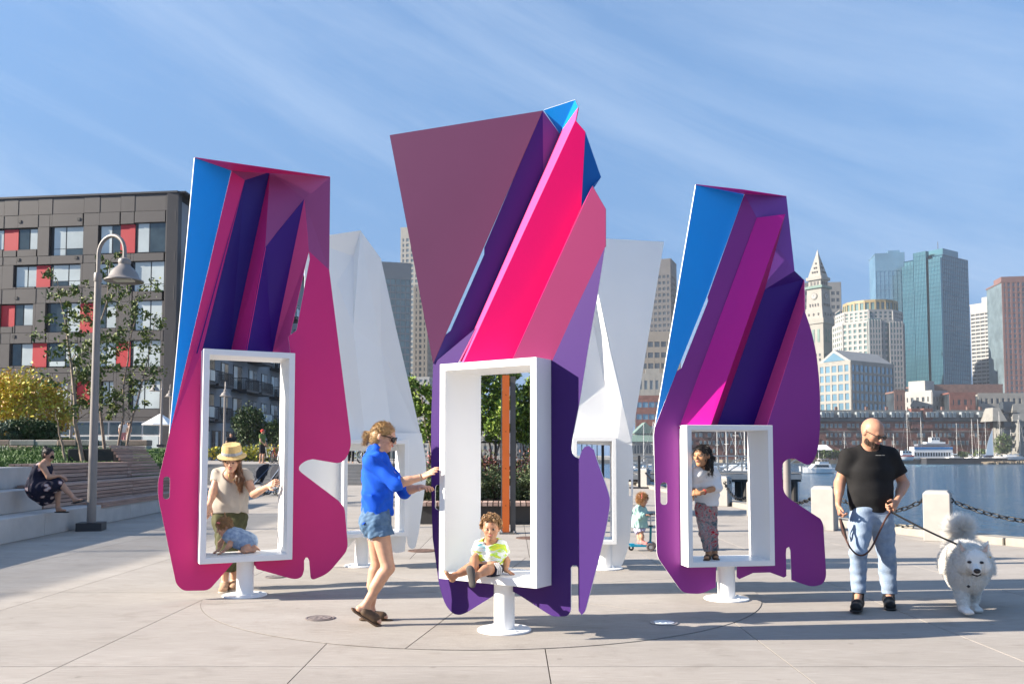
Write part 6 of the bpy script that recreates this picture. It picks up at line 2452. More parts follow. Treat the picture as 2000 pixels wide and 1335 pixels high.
def field_obj(name, field, m, parent, h=0.008, folds=None, cuts=()):
    v, f = field.mesh(h, folds, cuts)
    return mesh_obj(name, v, f, m, parent, None, True)


def blades(name, obj_or_mesh, n, length, width, m, parent, flow=None, lift=0.6, seed=1, jitter=0.35, keep=None, lenfn=None, curl=0.0, smooth_n=True):
    """thin tapered strands growing from a surface (verts, quads)"""
    vs, fs = obj_or_mesh
    rg = np.random.default_rng(seed)
    a, b, c, d = vs[fs[:, 0]], vs[fs[:, 1]], vs[fs[:, 2]], vs[fs[:, 3]]
    nn = np.cross(c - a, d - b)
    ar = np.linalg.norm(nn, axis=1) + 1e-12
    nrm = nn / ar[:, None]
    pick = rg.choice(len(fs), size=n, p=ar / ar.sum())
    u, w = rg.random(n)[:, None], rg.random(n)[:, None]
    p = (a[pick] * (1 - u) + b[pick] * u) * (1 - w) + (d[pick] * (1 - u) + c[pick] * u) * w
    N = nrm[pick]
    if keep is not None:
        k = keep(p)
        p, N = p[k], N[k]
        n = len(p)
    fl = np.zeros((n, 3)) if flow is None else (flow(p, N) if callable(flow) else np.tile(np.array(flow, dtype=float), (n, 1)))
    fl = fl - N * (fl * N).sum(1)[:, None]
    D = N * lift + fl + rg.normal(size=(n, 3)) * jitter
    D /= np.linalg.norm(D, axis=1)[:, None]
    L = length * rg.uniform(0.6, 1.15, n)
    if lenfn is not None:
        L = L * lenfn(p)
    S = np.cross(D, rg.normal(size=(n, 3)))
    S /= np.linalg.norm(S, axis=1)[:, None] + 1e-9
    W = width * rg.uniform(0.7, 1.3, n)[:, None]
    p0 = p - N * 0.004
    bend = fl * 0.35 + rg.normal(size=(n, 3)) * (0.12 + curl)
    m1 = p0 + D * (L * 0.5)[:, None]
    D2 = D + bend
    D2 /= np.linalg.norm(D2, axis=1)[:, None]
    tip = m1 + D2 * (L * 0.5)[:, None]
    vv = np.stack([p0 - S * W * .5, p0 + S * W * .5, m1 + S * W * .4, m1 - S * W * .4, tip], axis=1)
    base = np.arange(n)[:, None] * 5
    q = (base + np.array([[0, 1, 2, 3]]))
    t = (base + np.array([[3, 2, 4]]))
    faces = [tuple(x) for x in q.tolist()] + [tuple(x) for x in t.tolist()]
    ms = m if isinstance(m, (list, tuple)) else [m]
    mi = rg.integers(0, len(ms), n)
    return mesh_obj(name, vv.reshape(-1, 3), faces, ms, parent, np.concatenate([mi, mi]), True)


# ------------------------------------------------------------------ people
def skin(name, c):
    return mat('skin_' + name, c, 0.48, var=0.10, vscale=18, sss=0.12, spec=0.4)


def cloth(name, c, var=0.12, vs=9, rough=0.85, bs=60, bump=0.25, c2=None, stretch=None):
    return mat('cloth_' + name, c, rough, var=var, vscale=vs, bump=bump, bscale=bs, bdist=0.004, col2=c2, spec=0.25, stretch=stretch)


M_eye = mat('eye_white', (0.42, 0.37, 0.33), 0.3)
M_iris = mat('eye_dark', (0.02, 0.013, 0.01), 0.2)
M_lip = mat('lip', (0.42, 0.13, 0.11), 0.5)
M_teeth = mat('teeth', (0.75, 0.72, 0.66), 0.4)
M_shade = mat('sunglass_lens', (0.008, 0.007, 0.008), 0.12)
HAIR = {k: [mat('hair_%s_%d' % (k, i), c, 0.45, spec=0.4) for i, c in enumerate(cs)] for k, cs in {
    'blond': ((0.36, 0.22, 0.09), (0.26, 0.14, 0.055), (0.48, 0.33, 0.15)), 'brown': ((0.11, 0.05, 0.022), (0.16, 0.075, 0.035), (0.07, 0.032, 0.015)),
    'black': ((0.010, 0.008, 0.007), (0.018, 0.014, 0.012)), 'curl': ((0.30, 0.17, 0.075), (0.40, 0.25, 0.12), (0.20, 0.11, 0.05)),
    'ginger': ((0.30, 0.13, 0.05), (0.40, 0.21, 0.09)), 'dark': ((0.022, 0.014, 0.011), (0.035, 0.022, 0.016))}.items()}


def frame_of(f, up=(0, 0, 1)):
    f = V(f).normalized()
    r = f.cross(V(up)).normalized()
    u = r.cross(f)
    return f, r, u


def head_prims(F_, c, f, hh, ears=True, nose=1.0, up=(0, 0, 1)):
    f, r, u = frame_of(f, up)
    Q = lambda x, y, z: V(c) + r * (x * hh) + f * (y * hh) + u * (z * hh)
    ax = (r, f, u)
    F_.ell(Q(0, -.05, .11), (.335 * hh, .415 * hh, .385 * hh), ax, k=.02)
    F_.ell(Q(0, .07, -.14), (.268 * hh, .31 * hh, .345 * hh), ax, k=.16 * hh)
    F_.ell(Q(0, .27, -.40), (.12 * hh, .10 * hh, .09 * hh), ax, k=.12 * hh)
    F_.cap(Q(-.13, .335, .085), Q(.13, .335, .085), .045 * hh, .045 * hh, k=.08 * hh)
    for s in (-1, 1):
        F_.ell(Q(.17 * s, .24, -.09), (.10 * hh, .09 * hh, .09 * hh), ax, k=.08 * hh)
        F_.ell(Q(.135 * s, .425, .012), (.075 * hh, .055 * hh, .05 * hh), ax, k=.04 * hh, op='sub')
        if ears:
            F_.ell(Q(.335 * s, -.05, -.02), (.045 * hh, .085 * hh, .13 * hh), ax, k=.03 * hh)
    F_.cap(Q(0, .365, .05), Q(0, .465 * nose + .0 * (1 - nose), -.105), .030 * hh, .052 * hh, k=.045 * hh)
    F_.cap(Q(-.045, .42, -.125), Q(.045, .42, -.125), .034 * hh, .034 * hh, k=.03 * hh)
    F_.cap(Q(-.07, .355, -.235), Q(.07, .355, -.235), .040 * hh, .040 * hh, k=.05 * hh)
    return Q, f, r, u


def face_parts(root, Q, f, r, u, hh, brow, smile=False, eyes=True, lip=None):
    ax = (r, f, u)
    if eyes:
        for s in (-1, 1):
            e = Field().ell(Q(.132 * s, .358, .012), (.055 * hh, .035 * hh, .032 * hh), ax, k=0)
            eo = field_obj('eye', e, M_eye, root, max(.0022, .012 * hh))
            i = Field().ell(Q(.132 * s, .385, .010), (.036 * hh, .018 * hh, .033 * hh), ax, k=0)
            field_obj('iris', i, M_iris, eo, max(.0018, .010 * hh))
    for s in (-1, 1):
        b = Field().cap(Q(.06 * s, .375, .105), Q(.20 * s, .325, .112), .018 * hh, .012 * hh, k=0)
        field_obj('eyebrow', b, brow, root, max(.002, .011 * hh))
    mo = Field().cap(Q(-.085, .375, -.225 + (.02 if smile else 0)), Q(0, .405, -.24), .020 * hh, .026 * hh, k=.01)
    mo.cap(Q(0, .405, -.24), Q(.085, .375, -.225 + (.02 if smile else 0)), .026 * hh, .020 * hh, k=.01)
    field_obj('mouth', mo, lip or M_lip, root, max(.002, .011 * hh))
    if smile:
        t = Field().cap(Q(-.06, .388, -.222), Q(.06, .388, -.222), .015 * hh, .015 * hh, k=0)
        field_obj('teeth', t, M_teeth, root, max(.002, .009 * hh))


def hand_prims(F_, w, d, n, S, side=1, curl=(0.35, 0.5), spread=1.0):
    """w wrist, d towards the fingers, n the way the palm faces"""
    d = V(d).normalized()
    n = V(n)
    n = (n - d * n.dot(d)).normalized()
    s = d.cross(n) * side            # thumb side
    H = 0.185 * S
    w = V(w)
    F_.cap(w, w + d * H * .16, .026 * S, .030 * S, k=.012, flat=(n, .75))
    for q in (-.5, .5):
        F_.cap(w + d * H * .18 + s * q * .026 * S, w + d * H * .46 + s * q * .040 * S, .021 * S, .021 * S, k=.014, flat=(n, .65))
    for i, (off, ln) in enumerate(((.034, .40), (.012, .46), (-.011, .43), (-.033, .34))):
        b = w + d * H * .50 + s * off * S * spread
        c1, c2 = curl
        d1 = (d * math.cos(c1) + n * math.sin(c1) + s * off * 2.2 * spread).normalized()
        d2 = (d * math.cos(c1 + c2) + n * math.sin(c1 + c2) + s * off * 1.5 * spread).normalized()
        d3 = (d * math.cos(c1 + 1.7 * c2) + n * math.sin(c1 + 1.7 * c2) + s * off * spread).normalized()
        L = ln * H
        p1 = b + d1 * L * .45
        p2 = p1 + d2 * L * .32
        p3 = p2 + d3 * L * .24
        F_.cap(b - d * .02 * S, p1, .0100 * S, .0090 * S, k=.004)
        F_.cap(p1, p2, .0090 * S, .0082 * S, k=.003)
        F_.cap(p2, p3, .0082 * S, .0070 * S, k=.003)
    t0 = w + d * H * .16 + s * .026 * S
    t1 = t0 + (d * .62 + s * .72 + n * .25).normalized() * H * .24
    t2 = t1 + (d * .85 + s * .30 + n * .35).normalized() * H * .19
    F_.cap(t0, t1, .0140 * S, .0115 * S, k=.01)
    F_.cap(t1, t2, .0112 * S, .0085 * S, k=.004)


def limb(F_, a, b, ra, rb, k=.03, bulge=None):
    F_.cap(a, b, ra, rb, k=k)
    if bulge:
        t, off, r = bulge
        p = V(a).lerp(V(b), t) + V(off)
        d = (V(b) - V(a)) * .16
        F_.cap(p - d, p + d, r, r * .9, k=k)


def body_field(J, S, T, fwd, foot=True, fat=1.0):
    """skin body: trunk, neck, arms, legs; T = (pelvis, waist, chest) half widths, flatness"""
    F_ = Field()
    f = V(fwd).normalized()
    rp, rw, rc, fl = T
    rp, rw, rc = (q - .016 * S for q in (rp, rw, rc))
    tf = J.get('thigh', 1.0)
    F_.cap(J['pelvis'], J['waist'], rp, rw, k=.05, flat=(f, fl))
    F_.cap(J['waist'], J['chest'], rw, rc, k=.05, flat=(f, fl))
    F_.cap(J['chest'], V(J['chest']).lerp(V(J['neck']), .55), rc, rc * .72, k=.05, flat=(f, fl))
    F_.cap(J['shL'], J['neck'], .052 * S * fat, .05 * S, k=.05)
    F_.cap(J['shR'], J['neck'], .052 * S * fat, .05 * S, k=.05)
    nk = J.get('nr', .052 * S)
    F_.cap(V(J['neck']) - V((0, 0, .02 * S)), V(J['neck']).lerp(V(J['head']), .62), nk * 1.08, nk, k=.03)
    for s in 'LR':
        limb(F_, J['sh' + s], J['el' + s], .054 * S * fat, .040 * S * fat, .03)
        limb(F_, J['el' + s], J['wr' + s], .041 * S * fat, .026 * S, .02, (.28, (0, 0, 0), .040 * S * fat))
        limb(F_, J['hi' + s], J['kn' + s], .088 * S * fat * tf, .056 * S * fat * tf, .05)
        back = V(J.get('calf' + s, -f * .014 * S))
        limb(F_, J['kn' + s], J['an' + s], .054 * S * fat * tf, .034 * S, .025, (.30, back, .050 * S * fat * tf))
        if foot:
            a, t = V(J['an' + s]), V(J['to' + s])
            h = J.get('he' + s)
            h = V(h) if h is not None else a + (a - t).normalized() * .03 * S + V((0, 0, -.05 * S))
            up = J.get('up' + s, V((0, 0, 1)))
            F_.cap(a, h, .034 * S, .030 * S, k=.02)
            F_.cap(h, t, .030 * S, .032 * S, k=.02, flat=(up, .72))
            F_.cap(a, h.lerp(t, .55), .034 * S, .026 * S, k=.02)
            d = (t - h).normalized()
            sd = d.cross(up).normalized()
            for q in range(5):
                o = sd * (.030 - .0135 * q) * S * J.get('toe' + s, 1)
                F_.cap(t + o - d * .006 * S, t + o + d * (.030 - .004 * q) * S, (.0115 if q == 0 else .0085) * S, (.010 if q == 0 else .007) * S, k=.004)
    return F_


def shirt_field(J, S, T, fwd, inf=.016, sleeve=.55, sl_r=.062, hem=None, neck_r=.075, fore=0.0, neck_c=None, fat=1.0, hem_n=(0, 0, -1)):
    F_ = Field()
    f = V(fwd).normalized()
    rp, rw, rc, fl = T
    hemp = V(hem if hem is not None else J['pelvis'])
    low = V(J['pelvis']) + (V(J['pelvis']) - V(J['waist'])) * .35
    F_.cap(low, J['waist'], rp + inf, rw + inf * 1.2, k=.06, flat=(f, fl))
    F_.cap(J['waist'], J['chest'], rw + inf * 1.2, rc + inf, k=.06, flat=(f, fl))
    F_.cap(J['chest'], V(J['chest']).lerp(V(J['neck']), .6), rc + inf, rc * .72 + inf, k=.05, flat=(f, fl))
    for s in 'LR':
        F_.cap(J['sh' + s], J['neck'], .054 * S * fat + inf, .056 * S + inf * .6, k=.05)
        a, b = V(J['sh' + s]), V(J['el' + s])
        if fore > 0:
            e = V(J['el' + s])
            w = V(J['wr' + s])
            F_.cap(a, e, sl_r * S, sl_r * S * .92, k=.045)
            cut = e.lerp(w, fore)
            d = (w - e).normalized()
            F_.cap(e, e.lerp(w, min(1, fore + .1)), sl_r * S * .92, sl_r * S * .80, k=.03, cuts=((cut, d),))
        elif sleeve > 0:
            cut = a.lerp(b, sleeve)
            d = (b - a).normalized()
            F_.cap(a, a.lerp(b, sleeve + .15), sl_r * S, sl_r * S * 1.02, k=.045, cuts=((cut, d),))
    nc = V(neck_c) if neck_c is not None else V(J['neck']).lerp(V(J['head']), .22) + f * .02 * S
    F_.ell(nc, (neck_r * S, neck_r * S, neck_r * S * .8), None, k=.012, op='sub')
    return F_, ((hemp, V(hem_n)),)


def pants_field(J, S, T, fwd, inf=.014, leg=1.0, r=(.098, .070, .060), top=None, fat=1.0):
    """trousers or shorts: leg is the share of hip-to-ankle covered"""
    F_ = Field()
    f = V(fwd).normalized()
    rp, rw, rc, fl = T
    top = V(top) if top is not None else V(J['pelvis']).lerp(V(J['waist']), .55)
    F_.cap(J['pelvis'], V(J['pelvis']).lerp(V(J['waist']), .8), rp + inf * .8, rw + inf, k=.05, flat=(f, fl))
    for s in 'LR':
        h, k, a = V(J['hi' + s]), V(J['kn' + s]), V(J['an' + s])
        if leg > .55:
            F_.cap(h, k, r[0] * S * fat, r[1] * S * fat, k=.03)
            t = (leg - .5) * 2
            cut = k.lerp(a, t)
            d = (a - k).normalized()
            F_.cap(k, k.lerp(a, t + .08), r[1] * S * fat, r[2] * S * fat, k=.03, cuts=((cut, d),))
        else:
            t = leg * 2
            cut = h.lerp(k, t)
            d = (k - h).normalized()
            F_.cap(h, h.lerp(k, t + .12), r[0] * S * fat, r[1] * S * fat, k=.03, cuts=((cut, d),))
    return F_, ((top, (V(J['waist']) - V(J['pelvis'])).normalized()),)


def shoe(root, J, s, S, m_up, m_sole, name='shoe', high=.0, low_cut=True, width=.047):
    a, t = V(J['an' + s]), V(J['to' + s])
    h = J.get('he' + s)
    h = V(h) if h is not None else a + (a - t).normalized() * .03 * S + V((0, 0, -.05 * S))
    up = J.get('up' + s, V((0, 0, 1)))
    d = (t - h).normalized()
    F_ = Field()
    F_.cap(h - d * .012 * S, t + d * .024 * S, .040 * S, width * S, k=.02, flat=(up, .80))
    F_.cap(h.lerp(t, .05), h.lerp(t, .5) + up * .012 * S, .046 * S, .040 * S, k=.03)
    F_.cap(h + up * .02 * S, a + up * (.005 + high) * S, .045 * S, .048 * S, k=.03, cuts=((a + up * (.012 + high) * S, up),))
    o = field_obj(name, F_, m_up, root, .006, cuts=((h - up * .026 * S, -up),))
    So = Field()
    So.cap(h - d * .018 * S - up * .030 * S, t + d * .030 * S - up * .028 * S, .043 * S, (width + .004) * S, k=.01, flat=(up, .30))
    field_obj('sole', So, m_sole, o, .005)
    return o


def dome_hair(root, Q, f, r, u, hh, mats, face_cut=.16, back=-.30, thick=.035, n=2600, length=.05, flow=(0, 0, -1), extra=None, seed=3, folds=None, lift=.25, width=.0035, strands=True, curl=0.0, jitter=.12):
    """a cap of hair over the skull, cut away in front of the face, with strands on it"""
    ax = (r, f, u)
    F_ = Field()
    F_.ell(Q(0, -.06, .12), ((.335 + thick) * hh, (.415 + thick) * hh, (.385 + thick) * hh), ax, k=.01)
    F_.ell(Q(0, -.16, -.08), ((.33 + thick * .6) * hh, (.30 + thick) * hh, .34 * hh), ax, k=.05 * hh)
    # face opening
    F_.ell(Q(0, .44, -.14), (.295 * hh, .36 * hh, .44 * hh), ax, k=.04 * hh, op='sub')
    if extra:
        extra(F_, Q, hh)
    cuts = ((Q(0, -.1, back), -u),)
    v, fc = F_.mesh(max(.004, .022 * hh), folds or (.010 * hh, 70, seed))
    o = mesh_obj('hair', v, fc, mats[0], root, None, True)
    if strands:
        blades('hair_strands', (v, fc), n, length, width, mats, o, flow=flow, lift=lift, seed=seed, jitter=jitter, curl=curl - .06)
    return o


def person(label, loc):
    return thing('person', label, 'person', loc)


def body(root, J, S, T, fwd, sk, h=.0065, hands=None, headf=None, hh=None, fat=1.0, foot=True, nose=1.0, up=(0, 0, 1), ears=True):
    F_ = body_field(J, S, T, fwd, foot, fat)
    q = None
    if headf is not None:
        q = head_prims(F_, J['head'], headf, hh, ears, nose, up)
    for hnd in hands or ():
        hand_prims(F_, *hnd)
    o = field_obj('body', F_, sk, root, h)
    return o, q


# ---------------------------------------------------------------- man with the dog
def build_man():
    Y = 8.0
    k = lambda x, y, yy=Y: P(x, y, yy)
    root = person('bald bearded man in a black t-shirt and pale jeans walking the white dog', G(1703, 1182))
    J = dict(head=k(1704, 844, 7.93), neck=k(1696, 880, 8.03), chest=k(1698, 917, 8.03), waist=k(1700, 962, 8.02), pelvis=k(1701, 1003, 8.02),
             shL=k(1658, 893, 8.04), shR=k(1738, 891, 8.04), elL=k(1640, 942, 8.08), elR=k(1765, 944, 8.08), wrL=k(1637, 984, 7.94), wrR=k(1751, 979, 7.88),
             hiL=k(1682, 1010), hiR=k(1720, 1010), knL=k(1676, 1078, 7.84), knR=k(1731, 1076, 8.02), anL=k(1677, 1158, 7.88), anR=k(1737, 1158, 8.06), toL=k(1672, 1178, 7.66), toR=k(1738, 1173, 7.84), nr=.068, thigh=.78)
    J['heL'], J['heR'] = V((J['anL'].x, 7.90, .045)), V((J['anR'].x, 8.08, .045))
    J['toL'].z, J['toR'].z = .055, .042
    sk = skin('man', (0.46, 0.24, 0.155))
    T = (.168, .174, .197, .66)
    f = V((0.03, -1, 0))
    hand = [(J['wrL'], k(1641, 1010, 7.90) - J['wrL'], (1, -.2, 0), 1.0, 1, (.9, 1.0)), (J['wrR'], k(1741, 997, 7.80) - J['wrR'], (-.9, .5, -.3), 1.02, -1, (1.0, 1.1))]
    bd, (Q, hf, hr, hu) = body(root, J, 1.0, T, f, sk, .0062, hand, (0.42, -.78, -.46), .262, fat=1.18, nose=1.0)
    F_, cuts = shirt_field(J, 1.0, T, f, .014, .62, .080, k(1701, 999), .080, fat=1.2)
    sh = field_obj('t_shirt', F_, cloth('black', (0.014, 0.0135, 0.014), .2), root, .0075, (.007, 13, 3), cuts)
    # white word printed on the chest
    tx = bpy.data.curves.new('chest_print', 'FONT')
    tx.body = 'adidas'
    tx.size = .034
    tx.extrude = .0006
    tx.align_x = 'CENTER'
    to_ = bpy.data.objects.new('chest_print', tx)
    COL.objects.link(to_)
    to_.parent = sh
    m = mat('print_white', (.75, .75, .75), .6)
    tx.materials.append(m)
    pp = k(1720, 888.5, 7.86)
    dg_ = bpy.context.evaluated_depsgraph_get()
    ok, hit, nrm, _ = sh.ray_cast(P(1720, 889, 7.0) - wloc(sh), V((0, 1, 0)))
    if ok:
        pp = hit + wloc(sh) + nrm * .004
        zax = nrm
        xax = V((1, 0, 0))
        xax = (xax - zax * xax.dot(zax)).normalized()
        yax = zax.cross(xax)
        to_.rotation_euler = Matrix((xax, yax, zax)).transposed().to_euler()
    to_.location = pp - wloc(sh)
    tm_ = bpy.data.meshes.new_from_object(to_.evaluated_get(bpy.context.evaluated_depsgraph_get()))
    t2_ = bpy.data.objects.new('chest_print', tm_)
    COL.objects.link(t2_)
    t2_.parent, t2_.location, t2_.rotation_euler = sh, to_.location, to_.rotation_euler
    bpy.data.objects.remove(to_)
    t2_.name = 'chest_print'
    F_, cuts = pants_field(J, 1.0, T, f, .012, .985, (.110, .075, .066), k(1701, 984))
    field_obj('jeans', F_, cloth('pale_denim', (0.20, 0.27, 0.38), .16, 14, bs=90, c2=(0.31, 0.38, 0.47), bump=.6), root, .0075, (.010, 22, 5), cuts)
    for s in 'LR':
        shoe(root, J, s, 1.05, cloth('black_shoe', (0.012, 0.012, 0.013), .2, rough=.6), mat('black_sole', (.015, .015, .015), .7), high=.015)
    # beard
    ax = (hr, hf, hu)
    B_ = Field()
    B_.ell(Q(0, .10, -.29), (.265 * .262, .30 * .262, .215 * .262), ax, k=.02)
    B_.ell(Q(0, .30, -.40), (.135 * .262, .125 * .262, .11 * .262), ax, k=.02)
    for s in (-1, 1):
        B_.cap(Q(.265 * s, .03, -.05), Q(.235 * s, .12, -.28), .03 * .262, .05 * .262, k=.02)
    B_.ell(Q(0, .43, -.235), (.085 * .262, .08 * .262, .045 * .262), ax, k=.008, op='sub')
    B_.ell(Q(0, .38, -.02), (.22 * .262, .22 * .262, .17 * .262), ax, k=.015, op='sub')
    v, fc = B_.mesh(.0045, (.004, 160, 2), ((Q(0, -.02, 0), -hf),))
    bo = mesh_obj('beard', v, fc, mat('beard_base', (.06, .035, .025), .9), root, None, True)
    blades('beard_hairs', (v, fc), 2600, .014, .0022, HAIR['dark'] + HAIR['brown'][:1], bo, flow=(0, 0, -.6), lift=.6, seed=4)
    face_parts(root, Q, hf, hr, hu, .262, HAIR['dark'][0], eyes=False)
    # sunglasses
    g = MB()
    for s in (-1, 1):
        pts = [Q(.14 * s + .095 * math.cos(a) * (1.05 if math.sin(a) > 0 else .9), .435, .005 + .07 * math.sin(a)) for a in [2 * math.pi * i / 14 for i in range(14)]]
        g.slabpoly(pts if s > 0 else pts, .006)
    go = g.build('sunglasses', M_shade, root)
    t_ = MB()
    for s in (-1, 1):
        t_.tube([Q(.235 * s, .42, .03), Q(.335 * s, .1, .045), Q(.35 * s, -.06, .02)], .004, 6)
    t_.tube([Q(-.05, .44, .03), Q(.05, .44, .03)], .004, 6)
    t_.build('temple', M_black, go)
    return J


MAN = build_man()


# ---------------------------------------------------------------- white dog
def build_dog():
    c = G(1890, 1190)
    root = thing('dog', 'fluffy white spitz-type dog walking on a leash beside the man', 'dog', c)
    Yf = 7.72
    k = lambda x, y, yy: P(x, y, yy)
    # facing the camera, body behind to the left
    head = k(1902, 1094, 7.50)
    chest = k(1890, 1110, 7.70)
    rump = k(1882, 1103, 8.22)
    F_ = Field()
    mid = chest.lerp(rump, .5)
    F_.ell(chest + V((0, .05, -.0)), (.165, .20, .215), None, k=.06)
    F_.ell(mid + V((0, 0, .0)), (.18, .28, .20), None, k=.08)
    F_.ell(rump + V((0, -.05, -.02)), (.17, .2, .21), None, k=.08)
    F_.ell(k(1893, 1124, 7.62), (.13, .12, .14), None, k=.06)
    hf = V((-.36, -.93, -.17)).normalized()
    f, r, u = frame_of(hf)
    Q = lambda x, y, z: head + r * x + f * y + u * z
    F_.cap(chest + V((0, -.02, .06)), Q(0, -.08, 0), .15, .115, k=.06)
    F_.ell(Q(0, 0, .01), (.105, .105, .10), (r, f, u), k=.03)
    for s in (-1, 1):
        F_.ell(Q(.07 * s, .0, -.045), (.06, .07, .065), (r, f, u), k=.03)
    F_.cap(Q(0, .07, -.025), Q(0, .165, -.045), .050, .032, k=.03)
    F_.cap(Q(0, .06, -.055), Q(0, .140, -.072), .036, .022, k=.015)
    for s in (-1, 1):
        F_.cap(Q(.078 * s, -.01, .075), Q(.112 * s, -.01, .175), .044, .008, k=.012, flat=(f, .5))
    legs = dict(fl=(k(1876, 1135, 7.68), k(1879, 1162, 7.62), k(1883, 1189, 7.55)), fr=(k(1902, 1135, 7.72), k(1900, 1162, 7.76), k(1901, 1182, 7.74)),
                hl=(k(1874, 1128, 8.2), k(1876, 1148, 8.3), k(1879, 1168, 8.15)), hr=(k(1893, 1128, 8.2), k(1892, 1150, 8.2), k(1893, 1168, 8.12)))
    for n_, (a, b, e) in legs.items():
        e = V(e)
        e.z = .06 if n_ != 'fl' else .075
        if n_[0] == 'f':
            F_.cap(a, b, .075, .050, k=.04)
            F_.cap(b, e, .048, .040, k=.02)
        else:
            hock = V((b.x, b.y + .05, .20))
            F_.cap(a, V((a.x, a.y - .06, .36)), .11, .07, k=.04)
            F_.cap(V((a.x, a.y - .06, .36)), hock, .065, .042, k=.03)
            F_.cap(hock, e, .040, .036, k=.02)
        F_.cap(e + V((0, .02, -.02)), e + V((0, -.055, -.03)), .040, .040, k=.02, flat=(V((0, 0, 1)), .75))
        for q in (-1, 0, 1):
            F_.cap(e + V((q * .024, -.06, -.03)), e + V((q * .027, -.085, -.036)), .018, .015, k=.006)
    tb_ = rump + V((.02, .1, .16))
    t1 = tb_ + V((-.03, -.02, .16))
    t2 = t1 + V((-.02, -.16, .05))
    F_.cap(tb_, t1, .06, .055, k=.03)
    F_.cap(t1, t2, .055, .04, k=.02)
    v, fc = F_.mesh(.0085)
    base_m = mat('dog_coat', (.84, .81, .76), .9)
    bd = mesh_obj('body', v, fc, base_m, root, None, True)
    FM = []
    for i_, c_ in enumerate(((.88, .86, .82), (.84, .80, .73), (.90, .89, .87))):
        fm = mat('dog_fur_%s' % 'abc'[i_], c_, .75, spec=.2)
        n_ = fm.node_tree
        tr_ = n_.nodes.new('ShaderNodeBsdfTranslucent')
        tr_.inputs['Color'].default_value = (*c_, 1)
        ms_ = n_.nodes.new('ShaderNodeMixShader')
        ms_.inputs['Fac'].default_value = .45
        n_.links.new(n_.nodes['Principled BSDF'].outputs[0], ms_.inputs[1])
        n_.links.new(tr_.outputs[0], ms_.inputs[2])
        n_.links.new(ms_.outputs[0], n_.nodes['Material Output'].inputs['Surface'])
        FM.append(fm)
    hp = np.array(head)
    tp = np.array((t1 + t2) / 2)

    def lenfn(p):
        dh = np.linalg.norm(p - hp, axis=1)
        dt = np.linalg.norm(p - tp, axis=1)
        L = np.where(dh < .215, .42, np.where(dh < .30, .30 + (dh - .215) * 8, 1.0))
        L = np.where((p[:, 1] < hp[1] - .055) & (dh < .24), .15, L)
        L = np.where(dt < .21, 1.9, L)
        L = np.where(p[:, 2] < .36, .42, L)
        L = np.where(p[:, 2] < .09, .14, L)
        return L

    def flow(p, N):
        out = np.tile(np.array([0, .35, -.75]), (len(p), 1))
        dt = np.linalg.norm(p - tp, axis=1)
        out[dt < .21] = (p[dt < .21] - tp) * 5 + np.array([0, 0, .45])
        dh = np.linalg.norm(p - hp, axis=1)
        m_ = dh < .18
        out[m_] = (p[m_] - hp) * 2 + np.array([0, .75, .15])
        return out
    blades('fur', (v, fc), 90000, .068, .0030, FM, bd, flow=flow, lift=.80, seed=9, jitter=.16, lenfn=lenfn)
    nm_ = mat('dog_nose', (.018, .013, .014), .25)
    N_ = Field().ell(Q(0, .192, -.036), (.028, .018, .022), (r, f, u), k=0)
    field_obj('nose', N_, nm_, root, .004)
    for s in (-1, 1):
        E_ = Field().ell(Q(.046 * s, .100, .014), (.019, .012, .012), (r, f, u), k=0)
        field_obj('eye', E_, nm_, root, .003)
        I_ = MB()
        I_.add([tuple(Q(.080 * s - .022, .018, .085)), tuple(Q(.080 * s + .022, .018, .085)), tuple(Q(.108 * s, .006, .155))], [(0, 1, 2)])
        I_.build('inner_ear', mat('dog_ear_inner', (.62, .45, .38), .8), root)
    M_ = Field().cap(Q(-.03, .150, -.078), Q(0, .172, -.083), .007, .008, k=.004).cap(Q(0, .172, -.083), Q(.03, .150, -.078), .008, .007, k=.004)
    field_obj('mouth', M_, nm_, root, .003)
    t = MB().lathe(tuple(Q(.05, .06, -.215)), [(.004, -.012), (.017, 0), (.004, .012)], 10).build('tag', M_dkmetal, root)
    return Q(-.11, -.05, .03)


COLLAR = build_dog()


def build_leash():
    J = MAN
    k = P
    root = thing('leash', 'long brown and black dog leash running from the hands of the man to the dog', 'leash', (J['wrL'].x, J['wrL'].y, .8))
    M_l = mat('leash_brown', (.075, .03, .02), .6)
    M_d = mat('leash_black', (.02, .017, .014), .6)
    h1, h2 = k(1641, 1012, 7.88), k(1740, 999, 7.80)
    def strip(pts, w, m, name):
        mb = MB()
        n = len(pts)
        for i in range(n):
            mb.tube([pts[i], pts[min(i + 1, n - 1)]], w, 6, caps=False) if i < n - 1 else None
        return mb.build(name, m, root)
    def bez(a, b, c, d, n=24):
        a, b, c, d = map(V, (a, b, c, d))
        return [a * (1 - t) ** 3 + b * 3 * t * (1 - t) ** 2 + c * 3 * t * t * (1 - t) + d * t ** 3 for t in [i / n for i in range(n + 1)]]
    strip(bez(h1, k(1652, 1075, 7.74), k(1683, 1112, 7.62), k(1708, 1058, 7.62)) + bez(k(1708, 1058, 7.62), k(1722, 1030, 7.66), k(1728, 1012, 7.7), h2, 12), .0085, M_l, 'slack_strap')
    strip([h1, k(1648, 1030, 7.86), k(1653, 1052, 7.86), k(1646, 1040, 7.9), h1], .011, M_d, 'handle_loop')
    end = COLLAR
    pts = [h2.lerp(end, i / 10) - V((0, 0, .02 * math.sin(math.pi * i / 10))) for i in range(11)]
    strip(pts[:9], .0085, M_d, 'taut_strap')
    strip(pts[8:], .013, M_l, 'braided_end')
    MB().tube([pts[10], pts[10] + V((.03, 0, -.01))], .009, 8).build('clip', mat('brass', (.5, .36, .12), .3, metal=.9), root)


build_leash()


